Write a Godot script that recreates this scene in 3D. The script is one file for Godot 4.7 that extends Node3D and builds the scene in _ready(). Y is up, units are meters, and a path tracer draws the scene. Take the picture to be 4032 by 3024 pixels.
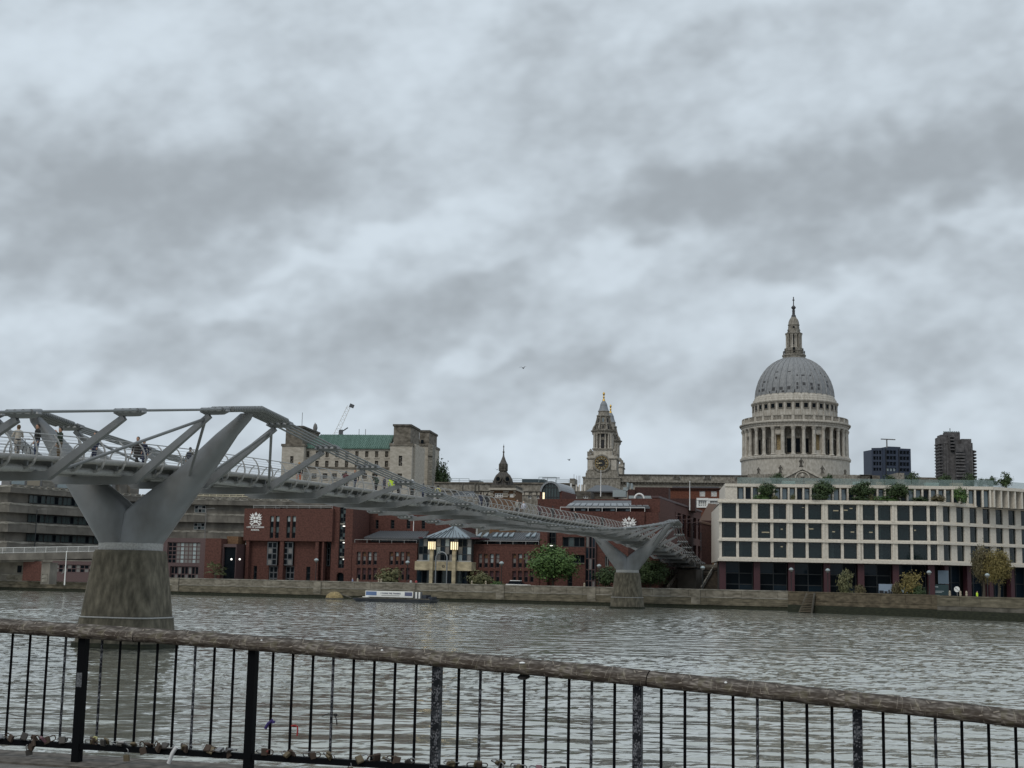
extends Node3D
# World: metres, y up, river surface at y = 0, camera on the south bank looking roughly north (-z).
const F := 5376.0                       # focal length in photo pixels (photo 4032 x 3024)
const EYE := Vector3(0, 4.45, 0)
const ROLL := 0.0195
var CB: Basis
var used_names := {}
var rng := RandomNumberGenerator.new()
var M := {}

# ---------------------------------------------------------------- pixel directions
func ray(x: float, y: float) -> Vector3:
	return CB * Vector3((x - 2016.0) / F, -(y - 1512.0) / F, -1.0)
func at(x: float, y: float, depth: float) -> Vector3:
	var d := ray(x, y)
	return EYE + d * (depth / -d.z)
func ony(x: float, y: float, level: float) -> Vector3:
	var d := ray(x, y)
	return EYE + d * ((level - EYE.y) / d.y)

# ---------------------------------------------------------------- mesh collector
class MB:
	var v := PackedVector3Array()
	var n := PackedVector3Array()
	var c := PackedColorArray()
	var uv := PackedVector2Array()
	var col := Color(1, 1, 1)
	var use_col := false
	func tri(a: Vector3, b: Vector3, d: Vector3, na: Vector3, nb: Vector3, nd: Vector3) -> void:
		v.append(a); v.append(d); v.append(b)
		n.append(na); n.append(nd); n.append(nb)
		if use_col:
			c.append(col); c.append(col); c.append(col)
	func face(a: Vector3, b: Vector3, d: Vector3) -> void:
		var q := (b - a).cross(d - a).normalized()
		tri(a, b, d, q, q, q)
	func quad(a: Vector3, b: Vector3, d: Vector3, e: Vector3) -> void:
		var q := (d - a).cross(e - b).normalized()
		tri(a, b, d, q, q, q)
		tri(a, d, e, q, q, q)
	func hexa(p: Array) -> void:      # p[0..3] bottom ring ccw seen from above, p[4..7] top ring
		quad(p[3], p[2], p[1], p[0])
		quad(p[4], p[5], p[6], p[7])
		for i in 4:
			var j := (i + 1) % 4
			quad(p[i], p[j], p[j + 4], p[i + 4])
	func obox(o: Vector3, ex: Vector3, ey: Vector3, ez: Vector3) -> void:  # centre and half axes
		hexa([o - ex - ey + ez, o + ex - ey + ez, o + ex - ey - ez, o - ex - ey - ez, o - ex + ey + ez, o + ex + ey + ez, o + ex + ey - ez, o - ex + ey - ez])
	func box(o: Vector3, size: Vector3) -> void:
		obox(o, Vector3(size.x / 2, 0, 0), Vector3(0, size.y / 2, 0), Vector3(0, 0, size.z / 2))
	func cbox(o: Vector3, size: Vector3, ch: float) -> void:   # box with bevelled vertical and top edges
		var h := size / 2
		var ring := func(sx: float, sz: float, y: float) -> Array:
			return [Vector3(-sx + ch, y, sz), Vector3(sx - ch, y, sz), Vector3(sx, y, sz - ch), Vector3(sx, y, -sz + ch), Vector3(sx - ch, y, -sz), Vector3(-sx + ch, y, -sz), Vector3(-sx, y, -sz + ch), Vector3(-sx, y, sz - ch)]
		loft([ring.call(h.x, h.z, -h.y), ring.call(h.x, h.z, h.y - ch), ring.call(h.x - ch, h.z - ch, h.y)], o)
	func loft(rings: Array, o := Vector3.ZERO, smooth := false) -> void:  # rings of equal count, ccw seen from above, from bottom to top
		var m: int = rings[0].size()
		for k in rings.size() - 1:
			for i in m:
				var j := (i + 1) % m
				quad(o + rings[k][i], o + rings[k][j], o + rings[k + 1][j], o + rings[k + 1][i])
		cap(rings[rings.size() - 1], o, true)
		cap(rings[0], o, false)
	func cap(r: Array, o: Vector3, up: bool) -> void:
		var mid := Vector3.ZERO
		for p in r: mid += p
		mid /= r.size()
		for i in r.size():
			var j := (i + 1) % r.size()
			if up: face(o + mid, o + r[i], o + r[j])
			else: face(o + mid, o + r[j], o + r[i])
	func beam(a: Vector3, b: Vector3, w: float, h: float, up := Vector3.UP) -> void:
		var d := (b - a).normalized()
		var s := d.cross(up).normalized()
		var t := s.cross(d).normalized()
		obox((a + b) / 2, (b - a) / 2, t * h / 2, s * w / 2)
	func beam2(a: Vector3, b: Vector3, w0: float, h0: float, w1: float, h1: float, side: Vector3) -> void:   # tapered beam, width along side
		var d := (b - a).normalized()
		var s := (side - d * side.dot(d)).normalized()
		var t := s.cross(d).normalized()
		if t.y < 0: t = -t
		var s2 := d.cross(t)
		hexa([a - t * h0 / 2 + s2 * w0 / 2, b - t * h1 / 2 + s2 * w1 / 2, b - t * h1 / 2 - s2 * w1 / 2, a - t * h0 / 2 - s2 * w0 / 2, a + t * h0 / 2 + s2 * w0 / 2, b + t * h1 / 2 + s2 * w1 / 2, b + t * h1 / 2 - s2 * w1 / 2, a + t * h0 / 2 - s2 * w0 / 2])
	func tube(pts: PackedVector3Array, rad, seg := 8, caps := true) -> void:
		var m := pts.size()
		var d0 := (pts[1] - pts[0]).normalized()
		var x := d0.cross(Vector3.UP)
		if x.length() < 0.05: x = d0.cross(Vector3.RIGHT)
		x = x.normalized()
		var prev := []
		var prevn := []
		for i in m:
			var d: Vector3
			if i == 0: d = d0
			elif i == m - 1: d = (pts[i] - pts[i - 1]).normalized()
			else: d = (pts[i + 1] - pts[i - 1]).normalized()
			x = (x - d * x.dot(d)).normalized()
			var y := d.cross(x)
			var r: float = rad[i] if rad is Array or rad is PackedFloat32Array else rad
			var ring := []
			var rn := []
			for k in seg:
				var a := TAU * k / seg
				var q := x * cos(a) + y * sin(a)
				ring.append(pts[i] + q * r)
				rn.append(q)
			if i > 0:
				for k in seg:
					var j := (k + 1) % seg
					tri(prev[k], prev[j], ring[j], prevn[k], prevn[j], rn[j])
					tri(prev[k], ring[j], ring[k], prevn[k], rn[j], rn[k])
			if caps and i == 0:
				for k in seg: face(pts[0], ring[(k + 1) % seg], ring[k])
			if caps and i == m - 1:
				for k in seg: face(pts[i], ring[k], ring[(k + 1) % seg])
			prev = ring
			prevn = rn
	func rod(a: Vector3, b: Vector3, r: float, seg := 6) -> void:
		tube(PackedVector3Array([a, b]), r, seg)
	func lathe(prof: Array, o: Vector3, seg := 24, a0 := 0.0, a1 := TAU) -> void:   # Vector2(radius, y), bottom to top; sharp where the profile turns
		for i in prof.size() - 1:
			var p: Vector2 = prof[i]
			var q: Vector2 = prof[i + 1]
			if p.distance_to(q) < 1e-6: continue
			var t := (q - p).normalized()
			var nrm := Vector2(t.y, -t.x)
			var n0 := nrm
			var n1 := nrm
			if i > 0:
				var tp: Vector2 = (p - prof[i - 1]).normalized()
				if tp.dot(t) > 0.86: n0 = (nrm + Vector2(tp.y, -tp.x)).normalized()
			if i < prof.size() - 2:
				var tn: Vector2 = (prof[i + 2] - q).normalized()
				if tn.dot(t) > 0.86: n1 = (nrm + Vector2(tn.y, -tn.x)).normalized()
			for k in seg:
				var a := a0 + (a1 - a0) * k / seg
				var b := a0 + (a1 - a0) * (k + 1) / seg
				var ca := Vector3(sin(a), 0, cos(a))
				var cb := Vector3(sin(b), 0, cos(b))
				var v00 := o + ca * p.x + Vector3(0, p.y, 0)
				var v01 := o + cb * p.x + Vector3(0, p.y, 0)
				var v10 := o + ca * q.x + Vector3(0, q.y, 0)
				var v11 := o + cb * q.x + Vector3(0, q.y, 0)
				var a0n := ca * n0.x + Vector3(0, n0.y, 0)
				var b0n := cb * n0.x + Vector3(0, n0.y, 0)
				var a1n := ca * n1.x + Vector3(0, n1.y, 0)
				var b1n := cb * n1.x + Vector3(0, n1.y, 0)
				if p.x > 1e-5: tri(v00, v01, v11, a0n, b0n, b1n)
				if q.x > 1e-5: tri(v00, v11, v10, a0n, b1n, a1n)
	func prism(poly: Array, y0: float, y1: float) -> void:   # Vector2(x, z) ring, ccw seen from above (x right, z down = clockwise on paper)
		var m := poly.size()
		var area := 0.0
		for i in m:
			var j := (i + 1) % m
			area += poly[i].x * poly[j].y - poly[j].x * poly[i].y
		var ring: Array = poly.duplicate()
		if area > 0: ring.reverse()
		var r0 := []
		for p in ring: r0.append(Vector3(p.x, 0, p.y))
		for i in m:
			var j := (i + 1) % m
			quad(r0[i] + Vector3(0, y0, 0), r0[j] + Vector3(0, y0, 0), r0[j] + Vector3(0, y1, 0), r0[i] + Vector3(0, y1, 0))
		var pk := PackedVector2Array(ring)
		var idx := Geometry2D.triangulate_polygon(pk)
		for k in range(0, idx.size(), 3):
			var a: Vector3 = r0[idx[k]]
			var b: Vector3 = r0[idx[k + 1]]
			var d: Vector3 = r0[idx[k + 2]]
			if (b - a).cross(d - a).y < 0:
				var s := b; b = d; d = s
			face(a + Vector3(0, y1, 0), b + Vector3(0, y1, 0), d + Vector3(0, y1, 0))
			face(a + Vector3(0, y0, 0), d + Vector3(0, y0, 0), b + Vector3(0, y0, 0))
	# box on a facade: f = {o, r, n}; u along the facade, y world height, d outwards
	func slab(f: Dictionary, u0: float, y0: float, u1: float, y1: float, d0: float, d1: float) -> void:
		var o: Vector3 = f.o + f.r * ((u0 + u1) / 2) + f.n * ((d0 + d1) / 2)
		o.y = (y0 + y1) / 2
		obox(o, f.r * absf(u1 - u0) / 2, Vector3(0, absf(y1 - y0) / 2, 0), f.n * absf(d1 - d0) / 2)
	func mesh(mat: Material) -> ArrayMesh:
		var a := []
		a.resize(Mesh.ARRAY_MAX)
		a[Mesh.ARRAY_VERTEX] = v
		a[Mesh.ARRAY_NORMAL] = n
		if use_col: a[Mesh.ARRAY_COLOR] = c
		if uv.size() == v.size() and uv.size() > 0: a[Mesh.ARRAY_TEX_UV] = uv
		var m := ArrayMesh.new()
		m.add_surface_from_arrays(Mesh.PRIMITIVE_TRIANGLES, a)
		m.surface_set_material(0, mat)
		return m

# ---------------------------------------------------------------- nodes
func numbered(called: String) -> String:
	var k: int = used_names.get(called, 0)
	used_names[called] = k + 1
	return called if k == 0 else "%s_%03d" % [called, k]
func tag(o: Node, label: String, category: String, group := "") -> void:
	o.set_meta("label", label)
	o.set_meta("category", category)
	if group: o.set_meta("group", group)
func thing(called: String, label: String, category: String, pos := Vector3.ZERO, group := "") -> Node3D:
	var o := Node3D.new()
	o.name = numbered(called)
	add_child(o)
	o.position = pos
	tag(o, label, category, group)
	return o
func origin_of(p: Node3D) -> Vector3:
	var s := Vector3.ZERO
	var q: Node = p
	while q != self and q is Node3D:
		s += q.position
		q = q.get_parent()
	return s
func part(called: String, mb: MB, mat: Material, parent: Node3D) -> MeshInstance3D:   # mesh in world coordinates, hung under an unturned parent
	if mb.v.size() == 0: return null
	var o := MeshInstance3D.new()
	o.mesh = mb.mesh(mat)
	o.name = called
	parent.add_child(o, true)
	o.position = -origin_of(parent)
	return o
func piece(called: String, mesh: Mesh, parent: Node3D, xf: Transform3D) -> MeshInstance3D:   # shared mesh, xf in world coordinates
	var o := MeshInstance3D.new()
	o.mesh = mesh
	o.name = called
	parent.add_child(o, true)
	xf.origin -= origin_of(parent)
	o.transform = xf
	return o
func local_part(called: String, mb: MB, mat: Material, parent: Node3D) -> MeshInstance3D:   # mesh in the parent's own axes
	var o := MeshInstance3D.new()
	o.mesh = mb.mesh(mat)
	o.name = called
	parent.add_child(o, true)
	return o
func solo(called: String, mb: MB, mat: Material, label: String, category: String, group := "") -> MeshInstance3D:
	var o := MeshInstance3D.new()
	o.mesh = mb.mesh(mat)
	o.name = numbered(called)
	add_child(o)
	tag(o, label, category, group)
	return o
func structure(called: String, mb: MB, mat: Material) -> MeshInstance3D:
	var o := MeshInstance3D.new()
	o.mesh = mb.mesh(mat)
	o.name = called
	add_child(o)
	o.set_meta("kind", "structure")
	return o
func copy(o: Node3D, base: String, label: String, pos: Vector3, turn := 0.0, sc := 1.0) -> Node3D:
	var c: Node3D = o.duplicate()
	c.name = numbered(base)
	add_child(c)
	c.position = pos
	c.rotation.y = turn
	c.scale = Vector3.ONE * sc
	if label: c.set_meta("label", label)
	return c

# ---------------------------------------------------------------- facades
func facade(p: Vector3, rx: float, rz: float) -> Dictionary:
	var r := Vector3(rx, 0, rz).normalized()
	return {"o": Vector3(p.x, 0, p.z), "r": r, "n": Vector3(-r.z, 0, r.x)}
func fuv(f: Dictionary, x: float, y: float, d := 0.0) -> Vector2:      # pixel -> (u, height) on the facade plane pushed out by d
	var q := ray(x, y)
	var o: Vector3 = f.o + f.n * d
	var t: float = (o - EYE).dot(f.n) / q.dot(f.n)
	var p := EYE + q * t
	return Vector2((p - o).dot(f.r), p.y)
func fr(f: Dictionary, k: Array, x0: float, y0: float, x1: float, y1: float, d := 0.0) -> Array:   # crop rectangle -> [u0, y0, u1, y1]
	var nx0: float = k[0] + x0 * k[2]
	var nx1: float = k[0] + x1 * k[2]
	var ny0: float = k[1] + y0 * k[2]
	var ny1: float = k[1] + y1 * k[2]
	var mx := (nx0 + nx1) / 2
	var my := (ny0 + ny1) / 2
	return [fuv(f, nx0, my, d).x, fuv(f, mx, ny1, d).y, fuv(f, nx1, my, d).x, fuv(f, mx, ny0, d).y]
func fpos(f: Dictionary, u: float, y: float, d: float) -> Vector3:
	var p: Vector3 = f.o + f.r * u + f.n * d
	p.y = y
	return p
func fbasis(f: Dictionary) -> Basis:
	return Basis(f.r, Vector3.UP, f.n)

# ---------------------------------------------------------------- materials
func lin(r: float, g: float, b: float) -> Color:
	return Color(r, g, b).linear_to_srgb()
func noise_tex(sd: int, freq: float, oct: int, lo: Color, hi: Color, pw := 1.0, size := 256, kind := FastNoiseLite.TYPE_SIMPLEX_SMOOTH) -> ImageTexture:
	var fn := FastNoiseLite.new()
	fn.seed = sd
	fn.noise_type = kind
	fn.frequency = freq
	fn.fractal_octaves = oct
	fn.fractal_gain = 0.55
	var im := fn.get_seamless_image(size, size)
	im.convert(Image.FORMAT_L8)
	var d := im.get_data()
	var lut := []
	for i in 256:
		var q := lo.lerp(hi, pow(i / 255.0, pw))
		lut.append([int(q.r * 255), int(q.g * 255), int(q.b * 255)])
	var out := PackedByteArray()
	out.resize(size * size * 3)
	for i in size * size:
		var q: Array = lut[d[i]]
		out[i * 3] = q[0]; out[i * 3 + 1] = q[1]; out[i * 3 + 2] = q[2]
	var im2 := Image.create_from_data(size, size, false, Image.FORMAT_RGB8, out)
	im2.generate_mipmaps()
	return ImageTexture.create_from_image(im2)
func mat(r: float, g: float, b: float, rough := 0.8, metal := 0.0, tex: Texture2D = null, sc := Vector3.ONE) -> StandardMaterial3D:
	var m := StandardMaterial3D.new()
	m.albedo_color = lin(r, g, b)
	m.roughness = rough
	m.metallic = metal
	if tex:
		m.albedo_texture = tex
		m.uv1_triplanar = true
		m.uv1_world_triplanar = true
		m.uv1_scale = sc
	return m
func glow(r: float, g: float, b: float, e: float) -> StandardMaterial3D:
	var m := mat(r, g, b, 0.5)
	m.emission_enabled = true
	m.emission = lin(r, g, b)
	m.emission_energy_multiplier = e
	return m
func glass(r: float, g: float, b: float, a: float, rough := 0.03) -> StandardMaterial3D:
	var m := StandardMaterial3D.new()
	m.albedo_color = Color(r, g, b, a)
	m.transparency = BaseMaterial3D.TRANSPARENCY_ALPHA
	m.roughness = rough
	m.metallic_specular = 0.6
	return m

func _ready() -> void:
	rng.seed = 7
	# ---- camera
	var pitch := atan((2275.0 - 1512.0) / F)
	CB = Basis(Vector3.RIGHT, pitch) * Basis(Vector3.BACK, ROLL)
	var cam := Camera3D.new()
	cam.name = "camera"
	add_child(cam)
	cam.transform = Transform3D(CB, EYE)
	cam.fov = rad_to_deg(2.0 * atan(1512.0 / F))
	cam.near = 0.1
	cam.far = 6000.0
	cam.current = true
	# ---- sky
	var env := Environment.new()
	env.background_mode = Environment.BG_SKY
	var sm := PanoramaSkyMaterial.new()
	sm.panorama = overcast_sky()
	sm.energy_multiplier = 1.0
	var sky := Sky.new()
	sky.sky_material = sm
	env.sky = sky
	env.tonemap_mode = Environment.TONE_MAPPER_LINEAR
	env.tonemap_exposure = 1.0
	env.sdfgi_enabled = true
	env.ssao_enabled = true
	env.ssil_enabled = true
	var we := WorldEnvironment.new()
	we.name = "world_environment"
	we.environment = env
	add_child(we)
	# ---- the veiled sun behind the clouds, over the viewer's left shoulder
	var sun := DirectionalLight3D.new()
	sun.name = "sun"
	add_child(sun)
	sun.look_at_from_position(Vector3(-60, 110, 90), Vector3.ZERO)
	sun.light_color = Color(1.0, 0.965, 0.91)
	sun.light_energy = 0.30
	sun.light_angular_distance = 24.0
	sun.shadow_enabled = true
	# ---- materials
	make_materials()
	# ---- the setting
	build_water()
	build_banks()
	build_river_walls()
	# ---- the bridge
	build_bridge()
	# ---- buildings of the north bank
	build_concrete_office()
	build_school()
	build_stone_exchange()
	build_roofscape()
	build_cathedral()
	build_white_office()
	build_far_towers()
	build_steps()
	# ---- plants, river things, street furniture
	build_trees()
	build_river_things()
	build_street_furniture()
	build_people()
	# ---- the near railing and what hangs on it
	build_fence()

func overcast_sky() -> ImageTexture:
	var w := 2048
	var h := 2048
	var fa := FastNoiseLite.new()
	fa.seed = 11; fa.noise_type = FastNoiseLite.TYPE_SIMPLEX_SMOOTH; fa.frequency = 1.0; fa.fractal_octaves = 5; fa.fractal_gain = 0.5
	var fw := FastNoiseLite.new()
	fw.seed = 23; fw.noise_type = FastNoiseLite.TYPE_SIMPLEX_SMOOTH; fw.frequency = 1.0; fw.fractal_octaves = 3
	# large cloud masses and clear gaps: photo position (of 2212 x 1659), half sizes, tilt, strength (+ darker, - brighter)
	var lobes := []
	for b in [[330, 450, 420, 130, -6, 0.62], [90, 330, 260, 120, 0, 0.30], [640, 360, 260, 90, -14, 0.34], [250, 590, 300, 40, 4, 0.25],
			[1800, 400, 520, 95, -10, 0.62], [1420, 430, 200, 70, -16, 0.38], [2080, 300, 260, 110, -12, 0.40], [1780, 545, 330, 45, -8, 0.42], [2120, 570, 200, 60, 0, 0.28],
			[850, 700, 260, 85, -10, 0.50], [1060, 610, 110, 55, -24, 0.42], [380, 750, 240, 55, -6, 0.40], [640, 830, 260, 45, 0, 0.22], [130, 640, 160, 30, 0, 0.18],
			[1200, 800, 190, 50, -4, 0.48], [980, 890, 160, 40, 0, 0.22], [1560, 830, 200, 60, -6, 0.26], [1950, 780, 240, 70, -8, 0.34], [1330, 200, 300, 90, -14, 0.26], [1150, 60, 180, 60, -8, 0.34], [1640, 60, 160, 50, -10, 0.26], [620, 240, 180, 50, -12, 0.22],
			[1330, 560, 180, 45, -18, -0.40], [950, 480, 190, 45, -20, -0.42], [740, 545, 180, 32, -16, -0.36], [180, 110, 320, 100, -4, -0.34], [850, 170, 240, 90, -30, -0.28], [1550, 160, 160, 70, -30, -0.22], [90, 700, 160, 36, -4, -0.22], [1080, 545, 90, 20, -14, -0.26],
			[1020, 780, 80, 28, -12, -0.30], [560, 660, 120, 26, -10, -0.24], [1180, 985, 240, 46, 0, -0.42], [760, 905, 200, 40, -12, -0.28], [250, 860, 260, 30, 0, -0.20], [1650, 690, 240, 50, -14, -0.22], [2120, 480, 170, 26, -8, -0.34], [1900, 620, 260, 30, -8, -0.16], [2120, 900, 200, 60, 0, -0.24], [1450, 960, 180, 50, 0, -0.26]]:
		lobes.append([b[0] * 1.8228, b[1] * 1.8228, b[2] * 1.8228, b[3] * 1.8228, deg_to_rad(b[4]), b[5]])
	var inv := CB.inverse()
	var dark := Vector3(0.350, 0.392, 0.430)
	var bright := Vector3(0.640, 0.725, 0.800)
	var data := PackedFloat32Array()
	data.resize(w * h * 3)
	for j in h:
		var th := PI * (j + 0.5) / h
		var y := cos(th)
		var sy := sin(th)
		for i in w:
			var k := (j * w + i) * 3
			var near := (i < 300 or i > w - 300) and y < 0.62
			if not near and y >= -0.03 and (i % 4 != 0 or j % 4 != 0):
				var kk := ((j - j % 4) * w + (i - i % 4)) * 3
				if j - j % 4 >= 0 and data[kk] > 0.0:
					data[k] = data[kk]; data[k + 1] = data[kk + 1]; data[k + 2] = data[kk + 2]
					continue
			if y < -0.03:
				data[k] = 0.10; data[k + 1] = 0.10; data[k + 2] = 0.09
				continue
			var ph := TAU * (i + 0.5) / w
			var dx := sin(ph) * sy
			var dz := -cos(ph) * sy
			var q := 1.0 / (maxf(y, 0.0) + 0.17)
			var px := dx * q * 1.5
			var pz := dz * q * 1.5
			var wx := fw.get_noise_2d(px * 1.1 + 5.0, pz * 1.1) * 0.22
			var wz := fw.get_noise_2d(px * 1.1, pz * 1.1 + 9.0) * 0.22
			# long rolls of cloud running up to the right
			var u := (px * 0.80 + pz * 0.60) + wx
			var v := (-px * 0.60 + pz * 0.80) + wz
			var n1 := fa.get_noise_2d(u * 0.75, v * 1.15)
			var n2 := fa.get_noise_2d(u * 2.6 + 31.0, v * 3.4)
			var dens := 0.46 + n1 * 0.42 + n2 * 0.10
			# the masses that the photograph shows in front of the camera
			var dd := inv * Vector3(dx, y, dz)
			if dd.z < -0.5:
				var ix := 2016.0 - dd.x / dd.z * F
				var iy := 1512.0 + dd.y / dd.z * F
				if ix > -1400 and ix < 5400 and iy > -1200 and iy < 2600:
					var tx := ix * 0.96 - iy * 0.28
					var ty := ix * 0.28 + iy * 0.96
					var wob := fw.get_noise_2d(ix * 0.0030, iy * 0.0042) * 120.0
					var wob2 := fw.get_noise_2d(ix * 0.0030 + 40.0, iy * 0.0042) * 100.0
					var puff := fa.get_noise_2d(tx * 0.0015 + 7.0, ty * 0.0023)
					puff = puff - absf(fw.get_noise_2d(tx * 0.0026 + 11.0, ty * 0.0036)) * 0.7 + 0.2
					var fine := fa.get_noise_2d(tx * 0.0060 + 3.0, ty * 0.0080)
					var s := 0.0
					for b in lobes:
						var ex: float = ix + wob - b[0]
						var ey: float = iy + wob2 - b[1]
						var ca := cos(b[4])
						var sa := sin(b[4])
						var a: float = (ex * ca + ey * sa) / b[2]
						var c: float = (-ex * sa + ey * ca) / b[3]
						var r2 := a * a + c * c
						if r2 < 5.0: s += b[5] * exp(-r2 * sqrt(r2))
					var fade := clampf((ix + 1400.0) / 900.0, 0, 1) * clampf((5400.0 - ix) / 900.0, 0, 1) * clampf((iy + 1200.0) / 900.0, 0, 1)
					dens = lerpf(dens, smoothstep(-0.30, 1.2, 0.29 + s * 0.92 + puff * 0.28 + fine * 0.17 + fa.get_noise_2d(tx * 0.019, ty * 0.024) * 0.07), fade)
			dens = clampf(dens, 0.0, 1.0)
			var lift := 1.0 + 0.55 * smoothstep(0.30, 1.0, y)
			var t := dens
			data[k] = lerpf(bright.x, dark.x, t) * lift
			data[k + 1] = lerpf(bright.y, dark.y, t) * lift
			data[k + 2] = lerpf(bright.z, dark.z, t) * lift
	var im := Image.create_from_data(w, h, false, Image.FORMAT_RGBF, data.to_byte_array())
	return ImageTexture.create_from_image(im)

func make_materials() -> void:
	var t_mot := noise_tex(3, 0.012, 5, Color(0.62, 0.62, 0.62), Color(1, 1, 1), 1.0)
	var t_stain := noise_tex(5, 0.02, 4, Color(0.40, 0.39, 0.36), Color(1, 1, 1), 0.7)
	var t_soft := noise_tex(4, 0.03, 4, Color(0.78, 0.77, 0.75), Color(1, 1, 1), 0.8)
	var t_fine := noise_tex(9, 0.06, 4, Color(0.74, 0.74, 0.74), Color(1, 1, 1), 1.0)
	var t_brick := noise_tex(13, 0.03, 5, Color(0.55, 0.52, 0.50), Color(1, 1, 1), 0.8)
	var t_copper := noise_tex(17, 0.03, 3, Color(0.52, 0.60, 0.56), Color(1, 1, 1), 1.2)
	var t_pier := noise_tex(21, 0.018, 5, Color(0.42, 0.41, 0.37), Color(1, 0.98, 0.93), 1.0, 512)
	var t_algae := noise_tex(27, 0.03, 5, Color(0.30, 0.36, 0.22), Color(1, 1, 0.9), 1.0)
	M.concrete = mat(0.235, 0.215, 0.185, 0.9, 0, t_mot, Vector3(0.08, 0.05, 0.08))
	M.concrete_light = mat(0.36, 0.34, 0.30, 0.9, 0, t_stain, Vector3(0.10, 0.3, 0.10))
	M.pier = mat(0.215, 0.200, 0.170, 0.9, 0, t_pier, Vector3(0.22, 0.08, 0.22))
	M.algae = mat(0.035, 0.038, 0.024, 0.85, 0, t_algae, Vector3(0.2, 0.5, 0.2))
	M.steel = mat(0.205, 0.215, 0.225, 0.42, 0.3, t_soft, Vector3(0.08, 0.05, 0.08))
	M.steel_light = mat(0.46, 0.46, 0.45, 0.5, 0.2, t_fine, Vector3(0.4, 0.4, 0.4))
	M.cable = mat(0.27, 0.28, 0.28, 0.5, 0.4, t_fine, Vector3(1.2, 1.2, 1.2))
	M.deck = mat(0.42, 0.41, 0.39, 0.6, 0.2, t_fine, Vector3(0.6, 0.6, 0.6))
	M.brick = mat(0.140, 0.056, 0.043, 0.9, 0, t_brick, Vector3(0.25, 0.25, 0.25))
	M.brick_dark = mat(0.082, 0.038, 0.032, 0.9, 0, t_brick, Vector3(0.25, 0.25, 0.25))
	M.brick_orange = mat(0.20, 0.070, 0.040, 0.9, 0, t_brick, Vector3(0.3, 0.3, 0.3))
	M.brick_tan = mat(0.22, 0.125, 0.065, 0.9, 0, t_brick, Vector3(0.3, 0.3, 0.3))
	M.mauve = mat(0.125, 0.075, 0.075, 0.6, 0.1, t_fine, Vector3(0.3, 0.3, 0.3))
	M.maroon = mat(0.075, 0.022, 0.030, 0.6, 0.0, t_fine, Vector3(0.3, 0.3, 0.3))
	M.cream = mat(0.60, 0.51, 0.34, 0.8, 0, t_mot, Vector3(0.12, 0.2, 0.12))
	M.stone = mat(0.52, 0.48, 0.415, 0.9, 0, t_soft, Vector3(0.06, 0.12, 0.06))
	M.stone_brown = mat(0.27, 0.24, 0.20, 0.9, 0, t_stain, Vector3(0.07, 0.12, 0.07))
	M.stone_weathered = mat(0.61, 0.575, 0.515, 0.9, 0, noise_tex(33, 0.03, 5, Color(0.62, 0.60, 0.57), Color(1, 1, 1), 0.6), Vector3(0.10, 0.05, 0.10))
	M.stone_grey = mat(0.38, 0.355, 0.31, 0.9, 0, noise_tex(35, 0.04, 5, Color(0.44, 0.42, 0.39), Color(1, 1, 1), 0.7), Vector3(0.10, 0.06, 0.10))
	M.stone_sooty = mat(0.155, 0.142, 0.122, 0.9, 0, t_stain, Vector3(0.12, 0.2, 0.12))
	M.lead = mat(0.41, 0.415, 0.42, 0.7, 0.1, noise_tex(41, 0.04, 4, Color(0.48, 0.49, 0.50), Color(1, 1, 1), 0.8), Vector3(0.35, 0.05, 0.35))
	M.lead_dark2 = mat(0.17, 0.16, 0.15, 0.75, 0.1, noise_tex(53, 0.05, 3, Color(0.5, 0.48, 0.45), Color(1, 1, 1)), Vector3(0.4, 0.08, 0.4))
	M.lead_dark = mat(0.085, 0.085, 0.09, 0.7, 0.1, t_fine, Vector3(0.2, 0.2, 0.2))
	M.gold = mat(0.62, 0.40, 0.10, 0.45, 0.7)
	M.gold_pale = mat(0.66, 0.55, 0.34, 0.5, 0.3)
	M.stone_ochre = mat(0.52, 0.40, 0.22, 0.9, 0, t_stain, Vector3(0.3, 0.3, 0.3))
	M.lead_blue = mat(0.27, 0.29, 0.315, 0.6, 0.1, t_fine, Vector3(0.3, 0.3, 0.3))
	M.black = mat(0.012, 0.012, 0.014, 0.5)
	M.copper = mat(0.175, 0.275, 0.240, 0.75, 0.0, t_copper, Vector3(0.14, 0.012, 0.14))
	M.slate = mat(0.11, 0.118, 0.128, 0.6, 0, t_fine, Vector3(0.3, 0.3, 0.3))
	M.zinc = mat(0.33, 0.35, 0.37, 0.45, 0.5, t_fine, Vector3(0.3, 0.3, 0.3))
	M.white = mat(0.74, 0.74, 0.72, 0.6)
	M.portland = mat(0.71, 0.66, 0.58, 0.85, 0, noise_tex(43, 0.05, 4, Color(0.86, 0.85, 0.84), Color(1, 1, 1)), Vector3(0.15, 0.15, 0.15))
	M.wall_stone = mat(0.30, 0.272, 0.225, 0.9, 0, t_stain, Vector3(0.10, 0.22, 0.10))
	M.wall_stone_low = mat(0.21, 0.185, 0.135, 0.9, 0, t_stain, Vector3(0.10, 0.30, 0.10))
	M.wall_brown = mat(0.20, 0.165, 0.115, 0.9, 0, noise_tex(47, 0.03, 5, Color(0.35, 0.33, 0.29), Color(1, 1, 1), 0.9), Vector3(0.10, 0.15, 0.10))
	M.paving = mat(0.23, 0.215, 0.195, 0.9, 0, t_mot, Vector3(0.4, 0.4, 0.4))
	M.coping = mat(0.17, 0.15, 0.13, 0.9, 0, t_stain, Vector3(1.5, 1.5, 1.5))
	M.earth = mat(0.16, 0.15, 0.135, 0.95)
	M.window_dark = mat(0.006, 0.009, 0.012, 0.08)
	M.window_dark.metallic_specular = 0.16
	M.window_blue = mat(0.012, 0.022, 0.032, 0.06)
	M.window_blue.metallic_specular = 0.3
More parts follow.
